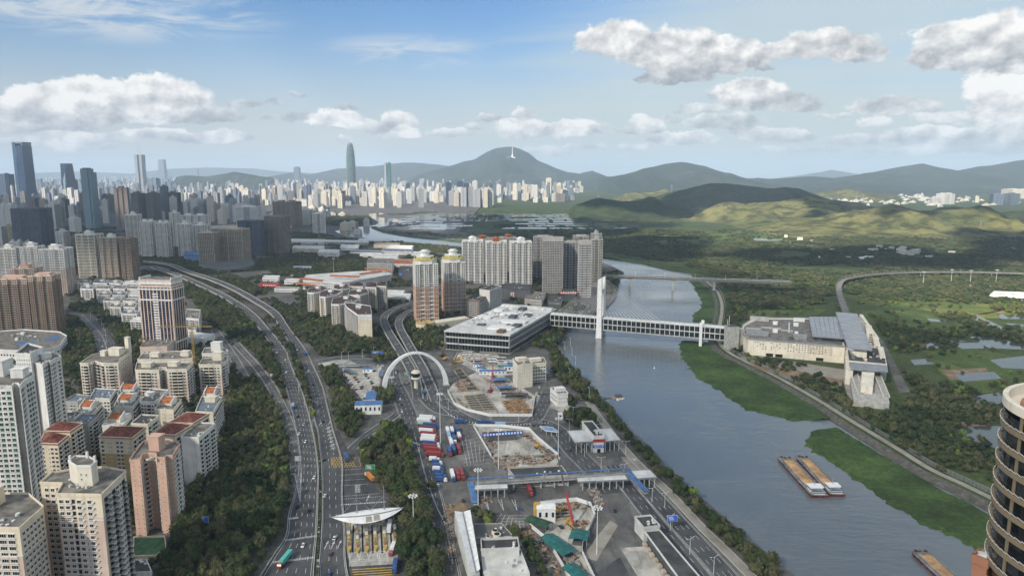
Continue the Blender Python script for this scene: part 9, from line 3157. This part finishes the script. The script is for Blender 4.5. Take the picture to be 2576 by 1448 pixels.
sign('green sign board left of the control tower', 1024, 952, 7, 5, 3, 'green2')
sign('blue sign over the street beside the crane', 517, 862, 8, 5, 3, 'blue2')
sign('long blue sign over the junction left of the arch', 950, 898, 7, 13, 2.6, 'blue2')
for lab, a, b in [('white gantry frame over the right carriageway', (800, 1018), (833, 1014)), ('white gantry frame over the side road beside the truck park', (1036, 1130), (1056, 1138)), ('grey gantry across the right carriageway near the wood', (768, 952), (806, 948))]:
 p, q = P(*a), P(*b)
 t = empty('gantry', tuple(p), 0, lab, 'gantry')
 d = q - p
 for u in (0, 1):
  m = MB()
  m.bar((d.x * u, d.y * u, 0), (d.x * u, d.y * u, 7), .4)
  m.build('post', M_METAL, t)
 m = MB()
 m.bar((0, 0, 6.6), (d.x, d.y, 6.6), .5, .7)
 m.build('beam', M_METAL, t)
bo = MB()
bo.cyl(0, 0, 0, 1.1, .32, .26, n=8)
ME_BO = bo.mesh('bollard', M_WHITEP)
for i in range(34):
 g = P(1128 + i * 7.6, 1043 + 26 * sin(min(1, i / 14) * pi / 2) - max(0, i - 22) * .4, .1)
 tag(put('bollard', ME_BO, None, tuple(g)), 'small white bollard along the inside of the curved port road', 'bollard', 'bollards along the curved port road')
# boundary fence of the right bank, post by post and panel by panel
fp = smooth_path(pts(HK_ROAD), 8)
a_, fr_ = ribbon(fp, .1, -5.2)
t = empty('border_fence', (*fr_[0], 0), 0, 'long grey wire fence along the patrol road of the right bank', 'fence')
q0 = Vector((*fr_[0], 0))
acc = [Vector((*p, 0)) - q0 for p in fr_]
npn = 0
for i in range(len(acc) - 1):
 L = (acc[i + 1] - acc[i]).length
 n = max(1, round(L / 5))
 for k in range(n):
  if npn >= 300: break
  p0, p1 = acc[i].lerp(acc[i + 1], k / n), acc[i].lerp(acc[i + 1], (k + 1) / n)
  m = MB()
  m.bar(p0, p0 + Vector((0, 0, 4)), .16)
  for z in (.6, 1.4, 2.2, 3.0, 3.7): m.bar(p0 + Vector((0, 0, z)), p1 + Vector((0, 0, z)), .07, .30)
  m.build('fence_panel', M_METAL, t)
  npn += 1
for k in range(40):
 g = P(2305 + k * 6.5, 707 + k * .16)
 m = MB()
 m.box(g.x, g.y, 0, 3.2, .6, 1.0)
 tag(m.build('road_barrier', M_WHITEP if k % 2 else PAINT['red']), '%s plastic road barrier at the edge of the right bank depot' % ('white' if k % 2 else 'red'), 'barrier', 'road barriers of the depot')
mb = MB()
mb.poly([tuple(P(x, y))[:2] for x, y in [(2300, 708), (2576, 714), (2640, 716), (2640, 745), (2540, 742), (2400, 724), (2320, 716)]], .2)
tag(mb.build('depot_yard', M_CONC), kind='structure')
low('white flat depot building at the right edge of the lit trees', [(2490, 742), (2580, 746), (2586, 736), (2500, 733)], 7, W_WHITE, M_ROOFW)
plant_all()
